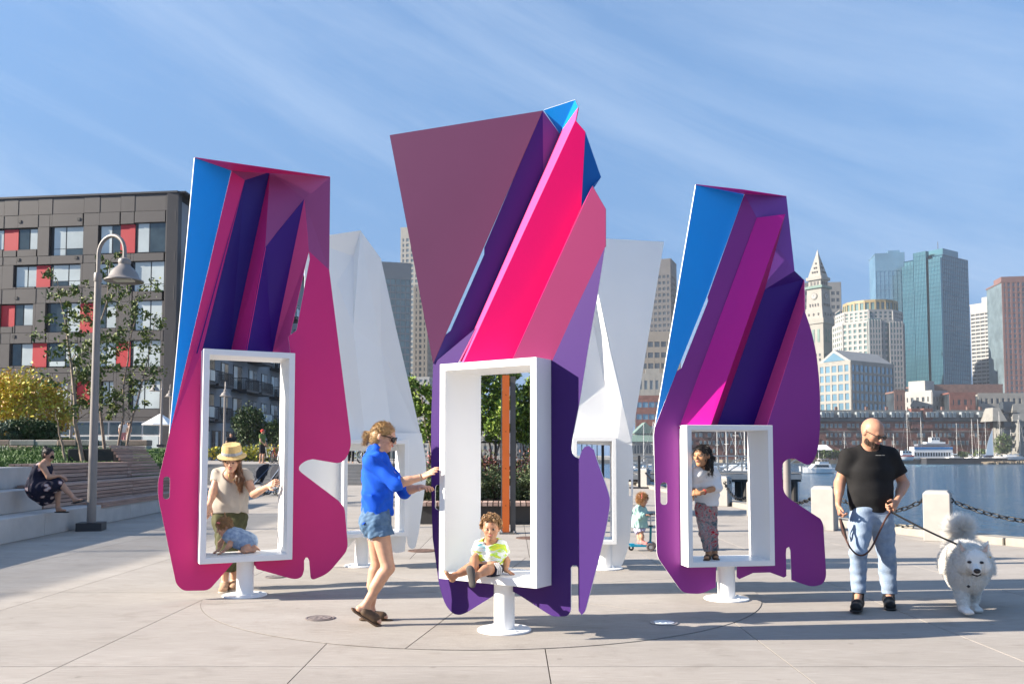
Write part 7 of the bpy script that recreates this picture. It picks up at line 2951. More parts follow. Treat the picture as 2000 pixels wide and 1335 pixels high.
# ---------------------------------------------------------------- woman in the blue shirt
def build_blue():
    Y = 7.2
    k = lambda x, y, yy=Y: P(x, y, yy)
    root = person('blonde woman in a bright blue shirt and denim cutoffs pushing the tallest panel', G(733, 1210))
    J = dict(head=k(750, 852), neck=k(737, 887), chest=k(738, 925), waist=k(738, 970), pelvis=k(735, 1013),
             shR=k(728, 903, 7.05), shL=k(742, 903, 7.36), elR=k(775, 944, 6.99), elL=k(790, 958, 7.34), wrR=k(828, 930, 7.0), wrL=k(822, 951, 7.27),
             hiR=k(739, 1022, 7.12), hiL=k(733, 1022, 7.29), knR=k(758, 1108, 7.09), knL=k(738, 1102, 7.32), anR=k(713, 1183, 7.09), anL=k(723, 1189, 7.33), toR=k(738, 1210, 7.08), toL=k(750, 1203, 7.31), nr=.05)
    J['heR'] = k(703, 1188, 7.08)
    J['heL'] = k(715, 1200, 7.31)
    J['upR'] = V((.62, 0, .78)).normalized()
    J['calfR'], J['calfL'] = V((-.022, 0, -.01)), V((-.022, 0, 0))
    sk = skin('fair', (0.58, 0.33, 0.22))
    T = (.162, .135, .150, .74)
    f = V((1, .04, 0))
    hand = [(J['wrR'], k(858, 911, 6.86) - J['wrR'], (.3, .6, -.75), .98, 1, (.12, .25)), (J['wrL'], k(849, 951, 7.10) - J['wrL'], (.2, -.2, -1), .98, -1, (.15, .45))]
    hh = .235
    bd, (Q, hf, hr, hu) = body(root, J, 1.0, T, f, sk, .0062, hand, (.95, -.14, -.28), hh, fat=.96)
    F_, cuts = shirt_field(J, 1.0, T, f, .018, .5, .058, k(740, 1010), .064, fore=.12, hem_n=(.25, 0, -1), fat=.85)
    F_.cap(J['neck'] + V((-.02, 0, -.01)), J['neck'] + V((.0, 0, .035)), .070, .066, k=.015)
    F_.cap(J['neck'] + V((.02, 0, .0)), J['neck'] + V((.035, 0, .10)), .056, .060, k=.005, op='sub')
    sh = field_obj('blue_shirt', F_, cloth('royal_blue', (0.008, 0.095, 0.62), .16, 8, bs=70), root, .0072, (.019, 27, 8), cuts)
    cf = MB()
    e, w = V(J['elR']), V(J['wrR'])
    for s, q in (('R', .10), ('L', .10)):
        e, w = V(J['el' + s]), V(J['wr' + s])
        d = (w - e).normalized()
        p = e.lerp(w, q)
        cf.tube([p - d * .022, p - d * .015, p + d * .015, p + d * .02], [.052, .060, .060, .050], 20)
    smooth_by_angle(cf.build('sleeve_cuff', cloth('royal_blue', (0.008, 0.095, 0.62)), sh), 50)
    F_, cuts = pants_field(J, 1.0, T, f, .012, .145, (.112, .104, .1), k(738, 985))
    F_.ell(k(722, 1018), (.085, .15, .10), None, k=.05)
    dn = cloth('denim', (0.055, 0.115, 0.21), .25, 16, bs=110, c2=(0.13, 0.22, 0.34))
    v, fc = F_.mesh(.0072, (.008, 34, 2), cuts)
    so = mesh_obj('denim_shorts', v, fc, dn, root, None, True)
    zmin = v[:, 2].min()
    fl = np.array([(v[fc].mean(1)[:, 2] < .735)])[0]
    blades('frayed_hem', (v, fc[fl]), 1300, .030, .0028, [mat('fray', (.62, .64, .66), .9)], so, flow=(0, 0, -1.2), lift=.15, seed=3, keep=lambda p: p[:, 2] < .715)
    br = mat('sandal_leather', (.095, .055, .03), .75, var=.2, vscale=20)
    for s in 'RL':
        h, t = V(J['he' + s]), V(J['to' + s])
        up = J.get('up' + s, V((0, 0, 1)))
        d = (t - h).normalized()
        S_ = Field()
        S_.cap(h - d * .02 - up * .036, t + d * .035 - up * .036, .042, .052, k=.01, flat=(up, .32))
        so2 = field_obj('sandal', S_, br, root, .005)
        for q in (.42, .72):
            c = h.lerp(t, q)
            st = Field()
            st.cap(c - d * .018, c + d * .022, .049, .049, k=.01, flat=(up, .82))
            st.cap(c - d * .03, c + d * .034, .036, .036, k=.003, flat=(up, .8), op='sub')
            field_obj('strap', st, br, so2, .0045, cuts=((h - up * .03, -up),))
            sd = d.cross(up)
            MB().box(c - sd * .046 + up * .012, (.016, .008, .016)).build('buckle', M_chrome, so2)

    def tail(F2, Q2, h2):
        F2.cap(Q2(0, -.42, .02), Q2(0, -.58, -.10), .07 * h2, .13 * h2, k=.05 * h2)
        F2.cap(Q2(0, -.58, -.10), Q2(.02, -.55, -.42), .13 * h2, .06 * h2, k=.05 * h2)
    dome_hair(root, Q, hf, hr, hu, hh, HAIR['blond'], n=5200, length=.055, flow=lambda p, N: np.tile(np.array([-1.0, 0, -.35]), (len(p), 1)), extra=tail, lift=.03, width=.0026, seed=6, thick=.018, jitter=.08)
    face_parts(root, Q, hf, hr, hu, hh, HAIR['brown'][0], smile=True, eyes=False)
    g = MB()
    for s in (-1, 1):
        pts = [Q(.15 * s + .135 * math.cos(a), .425 - .06 * abs(math.cos(a)) * (1 if math.cos(a) * s > 0 else 0), -.005 + .105 * math.sin(a) * (1 if math.sin(a) > 0 else 1.05)) for a in [2 * math.pi * (i + .5) / 12 for i in range(12)]]
        g.slabpoly(pts, .008)
    go = g.build('sunglasses', M_shade, root)
    t_ = MB()
    for s in (-1, 1):
        t_.tube([Q(.285 * s, .36, .05), Q(.345 * s, .1, .05), Q(.35 * s, -.03, .03)], .0055, 6)
    t_.build('temple', mat('tortoise', (.05, .025, .012), .3), go)
    bm = ring_mesh(J['wrR'].lerp(J['elR'], .12), .030, .004, (J['elR'] - J['wrR'])).build('bracelet', mat('beads', (.35, .3, .22), .5), root)


build_blue()


# ---------------------------------------------------------------- toddler sitting in the tallest panel's frame
def build_boy():
    zf = B.z0 + B.rim
    k = P
    Y = 6.86
    root = person('curly-haired toddler in a tie-dye t-shirt sitting barefoot in the white frame', (k(954, 1120, Y).x, Y, zf))
    S = .56
    J = dict(head=k(959, 1031, 6.80), neck=k(958, 1060, 6.86), chest=k(957, 1074, 6.88), waist=k(956, 1092, 6.88), pelvis=k(955, 1107, 6.88),
             shL=k(940, 1068, 6.87), shR=k(977, 1068, 6.87), elL=k(926, 1091, 6.80), elR=k(989, 1094, 6.90), wrL=k(926, 1109, 6.70), wrR=k(988, 1113, 6.84),
             hiL=k(946, 1110, 6.82), hiR=k(966, 1110, 6.80), knL=k(917, 1110, 6.74), knR=k(950, 1112, 6.62), anL=k(887, 1124, 6.70), anR=k(931, 1124, 6.52), toL=k(872, 1118, 6.66), toR=k(921, 1117, 6.50), nr=.036)
    J['heL'], J['heR'] = k(883, 1131, 6.69), k(924, 1136, 6.50)
    J['upL'] = V((-.55, -.35, -.75)).normalized() * -1
    J['upR'] = V((.25, .95, .1)).normalized()
    sk = skin('tan_child', (0.43, 0.215, 0.125))
    T = (.088, .086, .082, .82)
    f = V((0, -1, 0))
    hand = [(J['wrL'], V((.02, -.05, -.09)), (.2, .6, -.8), .52, -1, (.2, .3)), (J['wrR'], V((.09, -.10, -.035)), (0, 0, -1), .52, 1, (.05, .1))]
    hh = .188
    bd, (Q, hf, hr, hu) = body(root, J, S * 1.12, T, f, sk, .0045, hand, (-.04, -1, -.08), hh, fat=1.0, nose=.95)
    F_, cuts = shirt_field(J, S, T, f, .010, .55, .092, k(956, 1109, 6.88), .105)
    m = cloth('tie_dye', (.7, .75, .7), 0)
    nt = m.node_tree
    bs = nt.nodes['Principled BSDF']
    tc = nt.nodes.new('ShaderNodeNewGeometry')
    n = nt.nodes.new('ShaderNodeTexNoise')
    n.inputs['Scale'].default_value = 13
    n.inputs['Distortion'].default_value = 1.2
    mp_ = nt.nodes.new('ShaderNodeMapping')
    mp_.inputs['Scale'].default_value = (.8, 1, 1.7)
    nt.links.new(tc.outputs['Position'], mp_.inputs['Vector'])
    nt.links.new(mp_.outputs['Vector'], n.inputs['Vector'])
    rp_ = nt.nodes.new('ShaderNodeValToRGB')
    el = rp_.color_ramp.elements
    el[0].position, el[0].color = .30, (.10, .42, .50, 1)
    el[1].position, el[1].color = .42, (.72, .76, .74, 1)
    for ps_, c_ in ((.52, (.70, .75, .72, 1)), (.58, (.36, .62, .08, 1)), (.70, (.74, .70, .04, 1))):
        e = el.new(ps_)
        e.color = c_
    nt.links.new(n.outputs['Fac'], rp_.inputs['Fac'])
    for l in list(bs.inputs['Base Color'].links):
        nt.links.remove(l)
    nt.links.new(rp_.outputs['Color'], bs.inputs['Base Color'])
    field_obj('tie_dye_shirt', F_, m, root, .005, (.006, 45, 3), cuts)
    F_, cuts = pants_field(J, S, T, f, .010, .30, (.120, .105, .1), k(956, 1098, 6.88))
    so = field_obj('shorts', F_, cloth('navy', (.018, .018, .035), .2), root, .0055, (.005, 40, 4), cuts)
    st = MB()
    for q in range(3):
        a = J['hiR'].lerp(J['knR'], .18 + .22 * q) + V((.050, -.035, .01))
        st.tube([a + V((-.01, -.02, .045)), a + V((.016, -.010, .0)), a + V((.010, 0, -.045))], .0055, 6)
    st.build('white_stripe', cloth('white_stripe', (.7, .7, .7)), so)
    S_ = Field()
    h, t = V(J['heR']), V(J['toR'])
    d = (t - h).normalized()
    up = J['upR']
    S_.cap(h - d * .012 - up * .024, t + d * .03 - up * .024, .026, .031, k=.01, flat=(up, .4))
    sh_ = field_obj('shoe', S_, mat('grey_shoe', (.10, .09, .085), .8, bump=.5, bscale=200), root, .0035)
    S2 = Field().cap(h.lerp(t, .6) - up * .005, t + d * .012, .028, .028, k=.01, flat=(up, .9))
    field_obj('upper', S2, cloth('grey_canvas', (.06, .065, .07)), sh_, .004)
    face_parts(root, Q, hf, hr, hu, hh, HAIR['brown'][0])
    # curls: small arcs over the skull
    rg = np.random.default_rng(8)
    cm = MB()
    for i in range(620):
        a = rg.uniform(0, 2 * math.pi)
        zc = rg.uniform(-.25, 1)
        x, y, z = math.cos(a) * math.sqrt(1 - zc * zc), math.sin(a) * math.sqrt(1 - zc * zc), zc
        if y > .30 and z < .52:
            continue
        if abs(x) < .8 and y > .1 and z < .30:
            continue
        rr = rg.uniform(1.0, 1.22)
        c = Q(x * .37 * rr, -.05 + y * .44 * rr, .12 + z * .42 * rr)
        u1 = V(rg.normal(size=3)).normalized()
        u2 = u1.cross(V(rg.normal(size=3))).normalized()
        R_ = rg.uniform(.008, .0135)
        ax_ = u1.cross(u2)
        pts = [c + (u1 * math.cos(t) + u2 * math.sin(t)) * R_ + ax_ * (t * .0012) for t in [q * .95 for q in range(8)]]
        cm.tube(pts, [.0028, .0036, .0036, .0036, .0036, .0034, .003, .0015], 4, mi=int(rg.integers(0, 3)))
    cm.build('curly_hair', HAIR['curl'], root)
    F_ = Field().ell(Q(0, -.08, .14), (.35 * hh, .43 * hh, .40 * hh), (hr, hf, hu), k=0).ell(Q(0, .42, -.12), (.31 * hh, .36 * hh, .46 * hh), (hr, hf, hu), k=.01, op='sub')
    field_obj('hair_base', F_, HAIR['curl'][2], root, .005, (.003, 150, 3), ((Q(0, 0, -.25), -hu),))


build_boy()


# ---------------------------------------------------------------- girl in white standing in the right panel's frame
def build_girl():
    zf = C.z0 + C.rim
    Yf = G(1388, 1090, zf).y
    k = lambda x, y, dy=0.0: P(x, y, Yf + dy)
    root = person('girl with long dark hair in a white shirt and patterned leggings gripping the frame', (k(1388, 1090).x, Yf, zf))
    S = .68
    J = dict(head=k(1371, 889, -.30), neck=k(1378, 915, -.20), chest=k(1379, 936, -.14), waist=k(1379, 962, 0), pelvis=k(1379, 988, 0),
             shL=k(1363, 924, -.22), shR=k(1393, 925, -.10), elL=k(1355, 944, -.16), elR=k(1400, 951, -.18), wrL=k(1350, 958, -.16), wrR=k(1367, 963, -.30),
             hiL=k(1370, 993, -.02), hiR=k(1388, 993, .03), knL=k(1376, 1041, -.05), knR=k(1391, 1041, 0), anL=k(1384, 1079, -.02), anR=k(1396, 1081, .04), toL=k(1380, 1086, -.13), toR=k(1399, 1088, -.08), nr=.036)
    for s in 'LR':
        J['an' + s].z = zf + .055
        J['to' + s].z = zf + .022
        J['he' + s] = V((J['an' + s].x, J['an' + s].y + .02, zf + .024))
    sk = skin('girl', (0.50, 0.25, 0.125))
    T = (.092, .088, .096, .76)
    f = V((-.35, -1, 0))
    hand = [(J['wrR'], k(1350, 961, -.28) - J['wrR'], (-.15, .9, -.2), .66, -1, (.75, .8)), (J['wrL'], k(1350, 975, -.18) - J['wrL'], (.2, .9, 0), .66, 1, (.5, .6))]
    hh = .205
    bd, (Q, hf, hr, hu) = body(root, J, S, T, f, sk, .0050, hand, (-.72, -.68, -.05), hh, fat=.98)
    F_, cuts = shirt_field(J, S, T, f, .015, .5, .074, k(1379, 986), .085, fore=.22, fat=.8)
    v_, _c = F_, cuts
    so = field_obj('white_shirt', F_, cloth('white_cotton', (.80, .79, .78), .04), root, .0058, (.011, 24, 5), cuts)
    F2 = Field()
    F2.cap(J['neck'] + V((0, 0, -.005)), J['neck'] + V((0, -.01, .03)), .056, .054, k=.01)
    F2.cap(J['neck'], J['neck'] + V((-.01, -.02, .08)), .044, .048, k=.004, op='sub')
    field_obj('collar', F2, cloth('white_cotton', (.72, .71, .70)), so, .0045)
    F_, cuts = pants_field(J, S, T, f, .010, .93, (.098, .074, .058), k(1379, 978))
    m = cloth('patterned', (.4, .3, .3), 0)
    nt = m.node_tree
    bs = nt.nodes['Principled BSDF']
    tc = nt.nodes.new('ShaderNodeNewGeometry')
    n = nt.nodes.new('ShaderNodeTexNoise')
    n.inputs['Scale'].default_value = 11
    n.inputs['Distortion'].default_value = 2.0
    n.inputs['Detail'].default_value = 3
    nt.links.new(tc.outputs['Position'], n.inputs['Vector'])
    rp_ = nt.nodes.new('ShaderNodeValToRGB')
    rp_.color_ramp.interpolation = 'CONSTANT'
    el = rp_.color_ramp.elements
    el[0].position, el[0].color = 0, (.10, .13, .14, 1)
    el[1].position, el[1].color = .36, (.20, .23, .23, 1)
    for ps_, c_ in ((.43, (.42, .28, .27, 1)), (.465, (.36, .08, .09, 1)), (.485, (.46, .36, .33, 1)), (.53, (.20, .25, .25, 1)), (.56, (.52, .27, .26, 1)), (.585, (.50, .015, .03, 1)), (.635, (.30, .30, .30, 1))):
        e = el.new(ps_)
        e.color = c_
    nt.links.new(n.outputs['Fac'], rp_.inputs['Fac'])
    for l in list(bs.inputs['Base Color'].links):
        nt.links.remove(l)
    nt.links.new(rp_.outputs['Color'], bs.inputs['Base Color'])
    field_obj('leggings', F_, m, root, .0055, (.005, 45, 6), cuts)
    sb_ = mat('brown_sandal', (.09, .045, .025), .6)
    for s in 'LR':
        h, t = V(J['he' + s]), V(J['to' + s])
        d = (t - h).normalized()
        S_ = Field().cap(h - d * .015 + V((0, 0, -.018)), t + d * .02 + V((0, 0, -.018)), .028, .033, k=.01, flat=(V((0, 0, 1)), .3))
        o = field_obj('sandal', S_, sb_, root, .004)
        st = Field().cap(h.lerp(t, .6) - d * .012, h.lerp(t, .6) + d * .012, .032, .031, k=.01, flat=(V((0, 0, 1)), .85))
        st.cap(h.lerp(t, .0), J['an' + s], .030, .028, k=.01, cuts=((h + V((0, 0, .03)), V((0, 0, 1))),))
        field_obj('strap', st, sb_, o, .004)

    def long_hair(F2, Q2, h2):
        F2.cap(Q2(.20, -.30, -.1), Q2(.34, -.34, -.78), .20 * h2, .10 * h2, k=.08 * h2)
        F2.cap(Q2(-.20, -.30, -.1), Q2(-.30, -.30, -.72), .20 * h2, .08 * h2, k=.08 * h2)
        F2.cap(Q2(0, -.36, -.1), Q2(.05, -.42, -.72), .26 * h2, .16 * h2, k=.08 * h2)
        F2.cap(Q2(-.32, -.08, -.15), Q2(-.38, -.06, -.60), .05 * h2, .04 * h2, k=.05 * h2)
    dome_hair(root, Q, hf, hr, hu, hh, HAIR['black'], n=4500, length=.07, extra=long_hair, lift=.02, width=.0026, seed=11, thick=.02, jitter=.05)
    face_parts(root, Q, hf, hr, hu, hh, HAIR['black'][0], smile=True)
    ring_mesh(J['wrR'].lerp(J['elR'], .25), .024, .005, (J['elR'] - J['wrR'])).build('bracelet', mat('red_cord', (.35, .03, .03), .7), root)


build_girl()


# ---------------------------------------------------------------- woman in the straw hat and the crawling toddler
def build_hat():
    k = P
    root = person('smiling woman in a straw hat and beige t-shirt behind the left frame', G(450, 1150))
    J = dict(head=k(453, 899, 8.98), neck=k(452, 926, 9.10), chest=k(450, 951, 9.16), waist=k(449, 985, 9.2), pelvis=k(449, 1012, 9.22),
             shL=k(427, 928, 9.14), shR=k(478, 928, 9.14), elL=k(417, 958, 9.08), elR=k(496, 964, 9.04), wrL=k(409, 985, 8.9), wrR=k(524, 949, 8.86),
             hiL=k(439, 1016, 9.2), hiR=k(460, 1016, 9.2), knL=k(441, 1078, 9.02), knR=k(460, 1076, 9.1), anL=k(439, 1139, 9.0), anR=k(457, 1136, 9.12), toL=k(436, 1149, 8.80), toR=k(456, 1144, 8.93), nr=.05)
    for s in 'LR':
        J['he' + s] = V((J['an' + s].x, J['an' + s].y + .03, .035))
        J['to' + s].z = .035
    sk = skin('fair', (0.58, 0.33, 0.22))
    T = (.178, .158, .160, .68)
    f = V((.02, -1, 0))
    hand = [(J['wrR'], k(541, 937, 8.74) - J['wrR'], (.6, .5, -.3), .98, -1, (.4, .6)), (J['wrL'], k(404, 1003, 8.82) - J['wrL'], (-.6, .5, -.2), .98, 1, (.4, .6))]
    hh = .232
    bd, (Q, hf, hr, hu) = body(root, J, 1.0, T, f, sk, .0066, hand, (.10, -.93, -.30), hh)
    F_, cuts = shirt_field(J, 1.0, T, f, .018, .42, .066, k(449, 1001, 9.1), .098, fat=.85, neck_c=k(453, 926, 9.02))
    field_obj('beige_t_shirt', F_, cloth('beige', (.44, .39, .33), .08), root, .0075, (.013, 28, 12), cuts)
    F_, cuts = pants_field(J, 1.0, T, f, .014, .80, (.112, .09, .085), k(449, 980, 9.2))
    field_obj('olive_trousers', F_, cloth('olive', (.075, .075, .035), .18), root, .008, (.012, 30, 13), cuts)
    for s in 'LR':
        shoe(root, J, s, .95, cloth('tan_shoe', (.42, .26, .17), .1), mat('pale_sole', (.5, .42, .34), .8))
    ax = (hr, hf, hu)

    def side_hair(F2, Q2, h2):
        F2.cap(Q2(-.26, -.05, -.2), Q2(-.32, .14, -.78), .12 * h2, .18 * h2, k=.08 * h2)
        F2.cap(Q2(-.32, .14, -.78), Q2(-.36, .20, -1.22), .20 * h2, .10 * h2, k=.08 * h2)
    dome_hair(root, Q, hf, hr, hu, hh, HAIR['brown'] + HAIR['ginger'][:1], n=4200, length=.08, extra=side_hair, lift=.04, width=.0028, seed=21, thick=.02, jitter=.08)
    face_parts(root, Q, hf, hr, hu, hh, HAIR['brown'][0], smile=True)
    straw = mat('straw', (.62, .44, .19), .8, var=.14, vscale=60, bump=.6, bscale=160)
    m3 = Matrix((hr, hf, hu)).transposed()
    hc = Q(0, -.06, .26)
    h_ = MB().lathe(tuple(hc), [(.148, -.018), (.150, -.012), (.112, .005), (.104, .01), (.098, .085), (.088, .112), (.05, .112), (.001, .098)], 36, mat3=m3).build('straw_hat', straw, root)
    smooth_by_angle(h_, 50)
    bd_ = MB().lathe(tuple(hc), [(.1065, .012), (.1040, .042)], 36, mat3=m3).build('hat_band', mat('hat_band', (.20, .22, .26), .8, col2=(.45, .47, .48), vscale=45), h_)
    nk = [Q(.12 * math.cos(a) * 1.3, .05 + .18 * math.sin(a), -.62 - .25 * max(0, math.sin(a))) for a in [math.pi * i / 12 for i in range(13)]]
    MB().tube(nk, .003, 5).build('necklace', mat('gold_chain', (.5, .36, .12), .3, metal=.8), root)


build_hat()


def build_crawler():
    zf = A.z0 + A.rim
    Y0 = G(452, 1080, zf).y
    k = lambda x, y, dy=0.0: P(x, y, Y0 + dy)
    root = person('toddler girl in a blue floral romper crawling inside the left frame', (k(455, 1078).x, Y0, zf))
    S = .50
    J = dict(head=k(438, 1028, -.02), neck=k(449, 1040, 0), chest=k(456, 1045, .02), waist=k(469, 1052, .05), pelvis=k(480, 1056, .08),
             shL=k(443, 1043, .07), shR=k(452, 1048, -.07), elL=k(431, 1060, .07), elR=k(449, 1063, -.09), wrL=k(428, 1073, .03), wrR=k(438, 1075, -.08),
             hiL=k(482, 1058, .13), hiR=k(483, 1060, .03), knL=k(472, 1073, .14), knR=k(477, 1074, -.02), anL=k(492, 1070, .18), anR=k(495, 1071, .03), toL=k(501, 1071, .22), toR=k(504, 1072, .07), nr=.034)
    J['heL'], J['heR'] = k(494, 1066, .18), k(497, 1067, .03)
    J['upL'] = J['upR'] = V((.3, .2, 1)).normalized()
    for n_ in ('wrL', 'wrR'):
        J[n_].z = zf + .035
    for n_ in ('knL', 'knR'):
        J[n_].z = zf + .035
    for n_ in ('anL', 'anR'):
        J[n_].z = zf + .03
    sk = skin('fair_child', (0.56, 0.30, 0.19))
    T = (.088, .086, .082, .85)
    f = V((-.3, 0, -1))
    hand = [(J['wrL'], V((-.3, -.55, -.25)), (0, 0, -1), .46, 1, (.05, .15)), (J['wrR'], V((-.35, -.5, -.25)), (0, 0, -1), .46, -1, (.05, .15))]
    hh = .172
    bd, (Q, hf, hr, hu) = body(root, J, S * 1.1, T, f, sk, .0048, hand, (-.78, -.52, -.40), hh)
    F_, _ = shirt_field(J, S, T, f, .010, .22, .085, k(470, 1060), .08, hem_n=(1, 0, 0))
    F_.ell(J['pelvis'] + V((.0, .0, .0)), (.10, .095, .088), None, k=.04)
    m = cloth('floral_blue', (.16, .24, .38), 0, c2=(.34, .44, .56), vs=26)
    field_obj('floral_romper', F_, m, root, .0055, (.006, 50, 3))

    def tuft(F2, Q2, h2):
        F2.cap(Q2(.0, -.22, .46), Q2(.05, -.34, .74), .07 * h2, .03 * h2, k=.05 * h2)
    dome_hair(root, Q, hf, hr, hu, hh, [HAIR['blond'][1], HAIR['blond'][0], HAIR['brown'][1]], n=3000, length=.04, extra=tuft, lift=.25, width=.0026, seed=31)
    face_parts(root, Q, hf, hr, hu, hh, HAIR['brown'][1])
    MB().tube([Q(-.28, .20, .34), Q(-.22, .27, .40), Q(-.15, .31, .42)], .009, 8).build('hair_bow', mat('pink_bow', (.62, .18, .16), .8), root)


build_crawler()


# ---------------------------------------------------------------- seated woman on the tiers
def build_seated():
    k = P
    Y = 15.0
    root = person('woman in a black mask and floral dress sitting with crossed legs on the tiers', (k(72, 955, Y).x, Y, .78))
    J = dict(head=k(95, 887, Y), neck=k(90, 903, Y), chest=k(84, 920, Y), waist=k(76, 938, Y), pelvis=k(72, 951, Y),
             shR=k(82, 908, 14.84), shL=k(93, 907, 15.18), elR=k(95, 931, 14.82), elL=k(104, 930, 15.14), wrR=k(116, 928, 14.92), wrL=k(120, 929, 15.05),
             hiR=k(74, 954, 14.88), hiL=k(76, 954, 15.08), knR=k(119, 944, 14.92), knL=k(114, 949, 15.08), anR=k(146, 974, 14.92), anL=k(113, 990, 15.12), toR=k(158, 975, 14.88), toL=k(126, 996, 15.06), nr=.05)
    J['heR'] = k(146, 978, 14.92)
    J['heL'] = k(113, 996, 15.12)
    sk = skin('olive', (0.47, 0.26, 0.17))
    T = (.185, .165, .165, .78)
    f = V((1, -.1, 0))
    hand = [(J['wrR'], V((.1, .05, -.05)), (0, .4, -1), .95, 1, (.3, .5)), (J['wrL'], V((.1, -.1, -.03)), (0, -.4, -1), .95, -1, (.3, .5))]
    hh = .225
    bd, (Q, hf, hr, hu) = body(root, J, 1.0, T, f, sk, .009, hand, (.98, -.16, -.02), hh)
    F_ = Field()
    F_.cap(J['pelvis'], J['waist'], .205, .185, k=.06, flat=(f, .8))
    F_.cap(J['waist'], J['chest'], .185, .182, k=.06, flat=(f, .8))
    for s in 'RL':
        F_.cap(J['hi' + s], J['kn' + s].lerp(J['hi' + s], .12), .125, .105, k=.08)
        F_.cap(J['chest'] + V((.02, .10 if s == 'L' else -.10, .0)), J['neck'].lerp(J['sh' + s], .6) + V((0, 0, .02)), .028, .016, k=.02)
    F_.cap(J['hiL'].lerp(J['knL'], .55), J['anL'] + V((-.18, 0, .16)), .13, .10, k=.08)
    F_.cap(J['pelvis'] + V((.05, -.1, -.05)), J['anL'] + V((-.26, 0, .12)), .12, .09, k=.08)
    m = cloth('dark_floral', (.010, .011, .028), 0)
    nt = m.node_tree
    bs = nt.nodes['Principled BSDF']
    tc = nt.nodes.new('ShaderNodeNewGeometry')
    n = nt.nodes.new('ShaderNodeTexVoronoi')
    n.inputs['Scale'].default_value = 7.5
    nz = nt.nodes.new('ShaderNodeTexNoise')
    nz.inputs['Scale'].default_value = 30
    nt.links.new(tc.outputs['Position'], n.inputs['Vector'])
    nt.links.new(tc.outputs['Position'], nz.inputs['Vector'])
    ad = nt.nodes.new('ShaderNodeMath')
    ad.operation = 'MULTIPLY_ADD'
    ad.inputs[1].default_value = .35
    nt.links.new(nz.outputs['Fac'], ad.inputs[0])
    nt.links.new(n.outputs['Distance'], ad.inputs[2])
    rp_ = nt.nodes.new('ShaderNodeValToRGB')
    el = rp_.color_ramp.elements
    el[0].position, el[0].color = .36, (.62, .52, .50, 1)
    el[1].position, el[1].color = .50, (.010, .011, .030, 1)
    e = el.new(.41)
    e.color = (.36, .20, .20, 1)
    nt.links.new(ad.outputs['Value'], rp_.inputs['Fac'])
    for l in list(bs.inputs['Base Color'].links):
        nt.links.remove(l)
    nt.links.new(rp_.outputs['Color'], bs.inputs['Base Color'])
    field_obj('floral_dress', F_, m, root, .011, (.014, 22, 4), ((J['chest'] + V((0, 0, .09)), V((0, 0, 1))),) if False else ())
    MK = Field().ell(Q(0, .22, -.17), (.22 * hh, .26 * hh, .20 * hh), (hr, hf, hu), k=0)
    field_obj('face_mask', MK, cloth('mask', (.012, .012, .014)), root, .006, None, ((Q(0, .10, 0), -hf), (Q(0, 0, .01), hu)))

    def bun(F2, Q2, h2):
        F2.ell(Q2(0, -.30, .50), (.17 * h2, .17 * h2, .16 * h2), None, k=.05 * h2)
    dome_hair(root, Q, hf, hr, hu, hh, HAIR['dark'], n=2200, length=.03, extra=bun, lift=.15, width=.003, seed=41)
    for s in (-1, 1):
        field_obj('eye', Field().ell(Q(.132 * s, .37, .012), (.05 * hh, .03 * hh, .028 * hh), (hr, hf, hu), k=0), M_iris, root, .004)
    for s in 'RL':
        h, t = V(J['he' + s]), V(J['to' + s])
        d = (t - h).normalized()
        field_obj('flip_flop', Field().cap(h - d * .03 - V((0, 0, .03)), t + d * .05 - V((0, 0, .03)), .04, .047, k=.01, flat=(V((0, 0, 1)), .28)), M_black, root, .006)


build_seated()


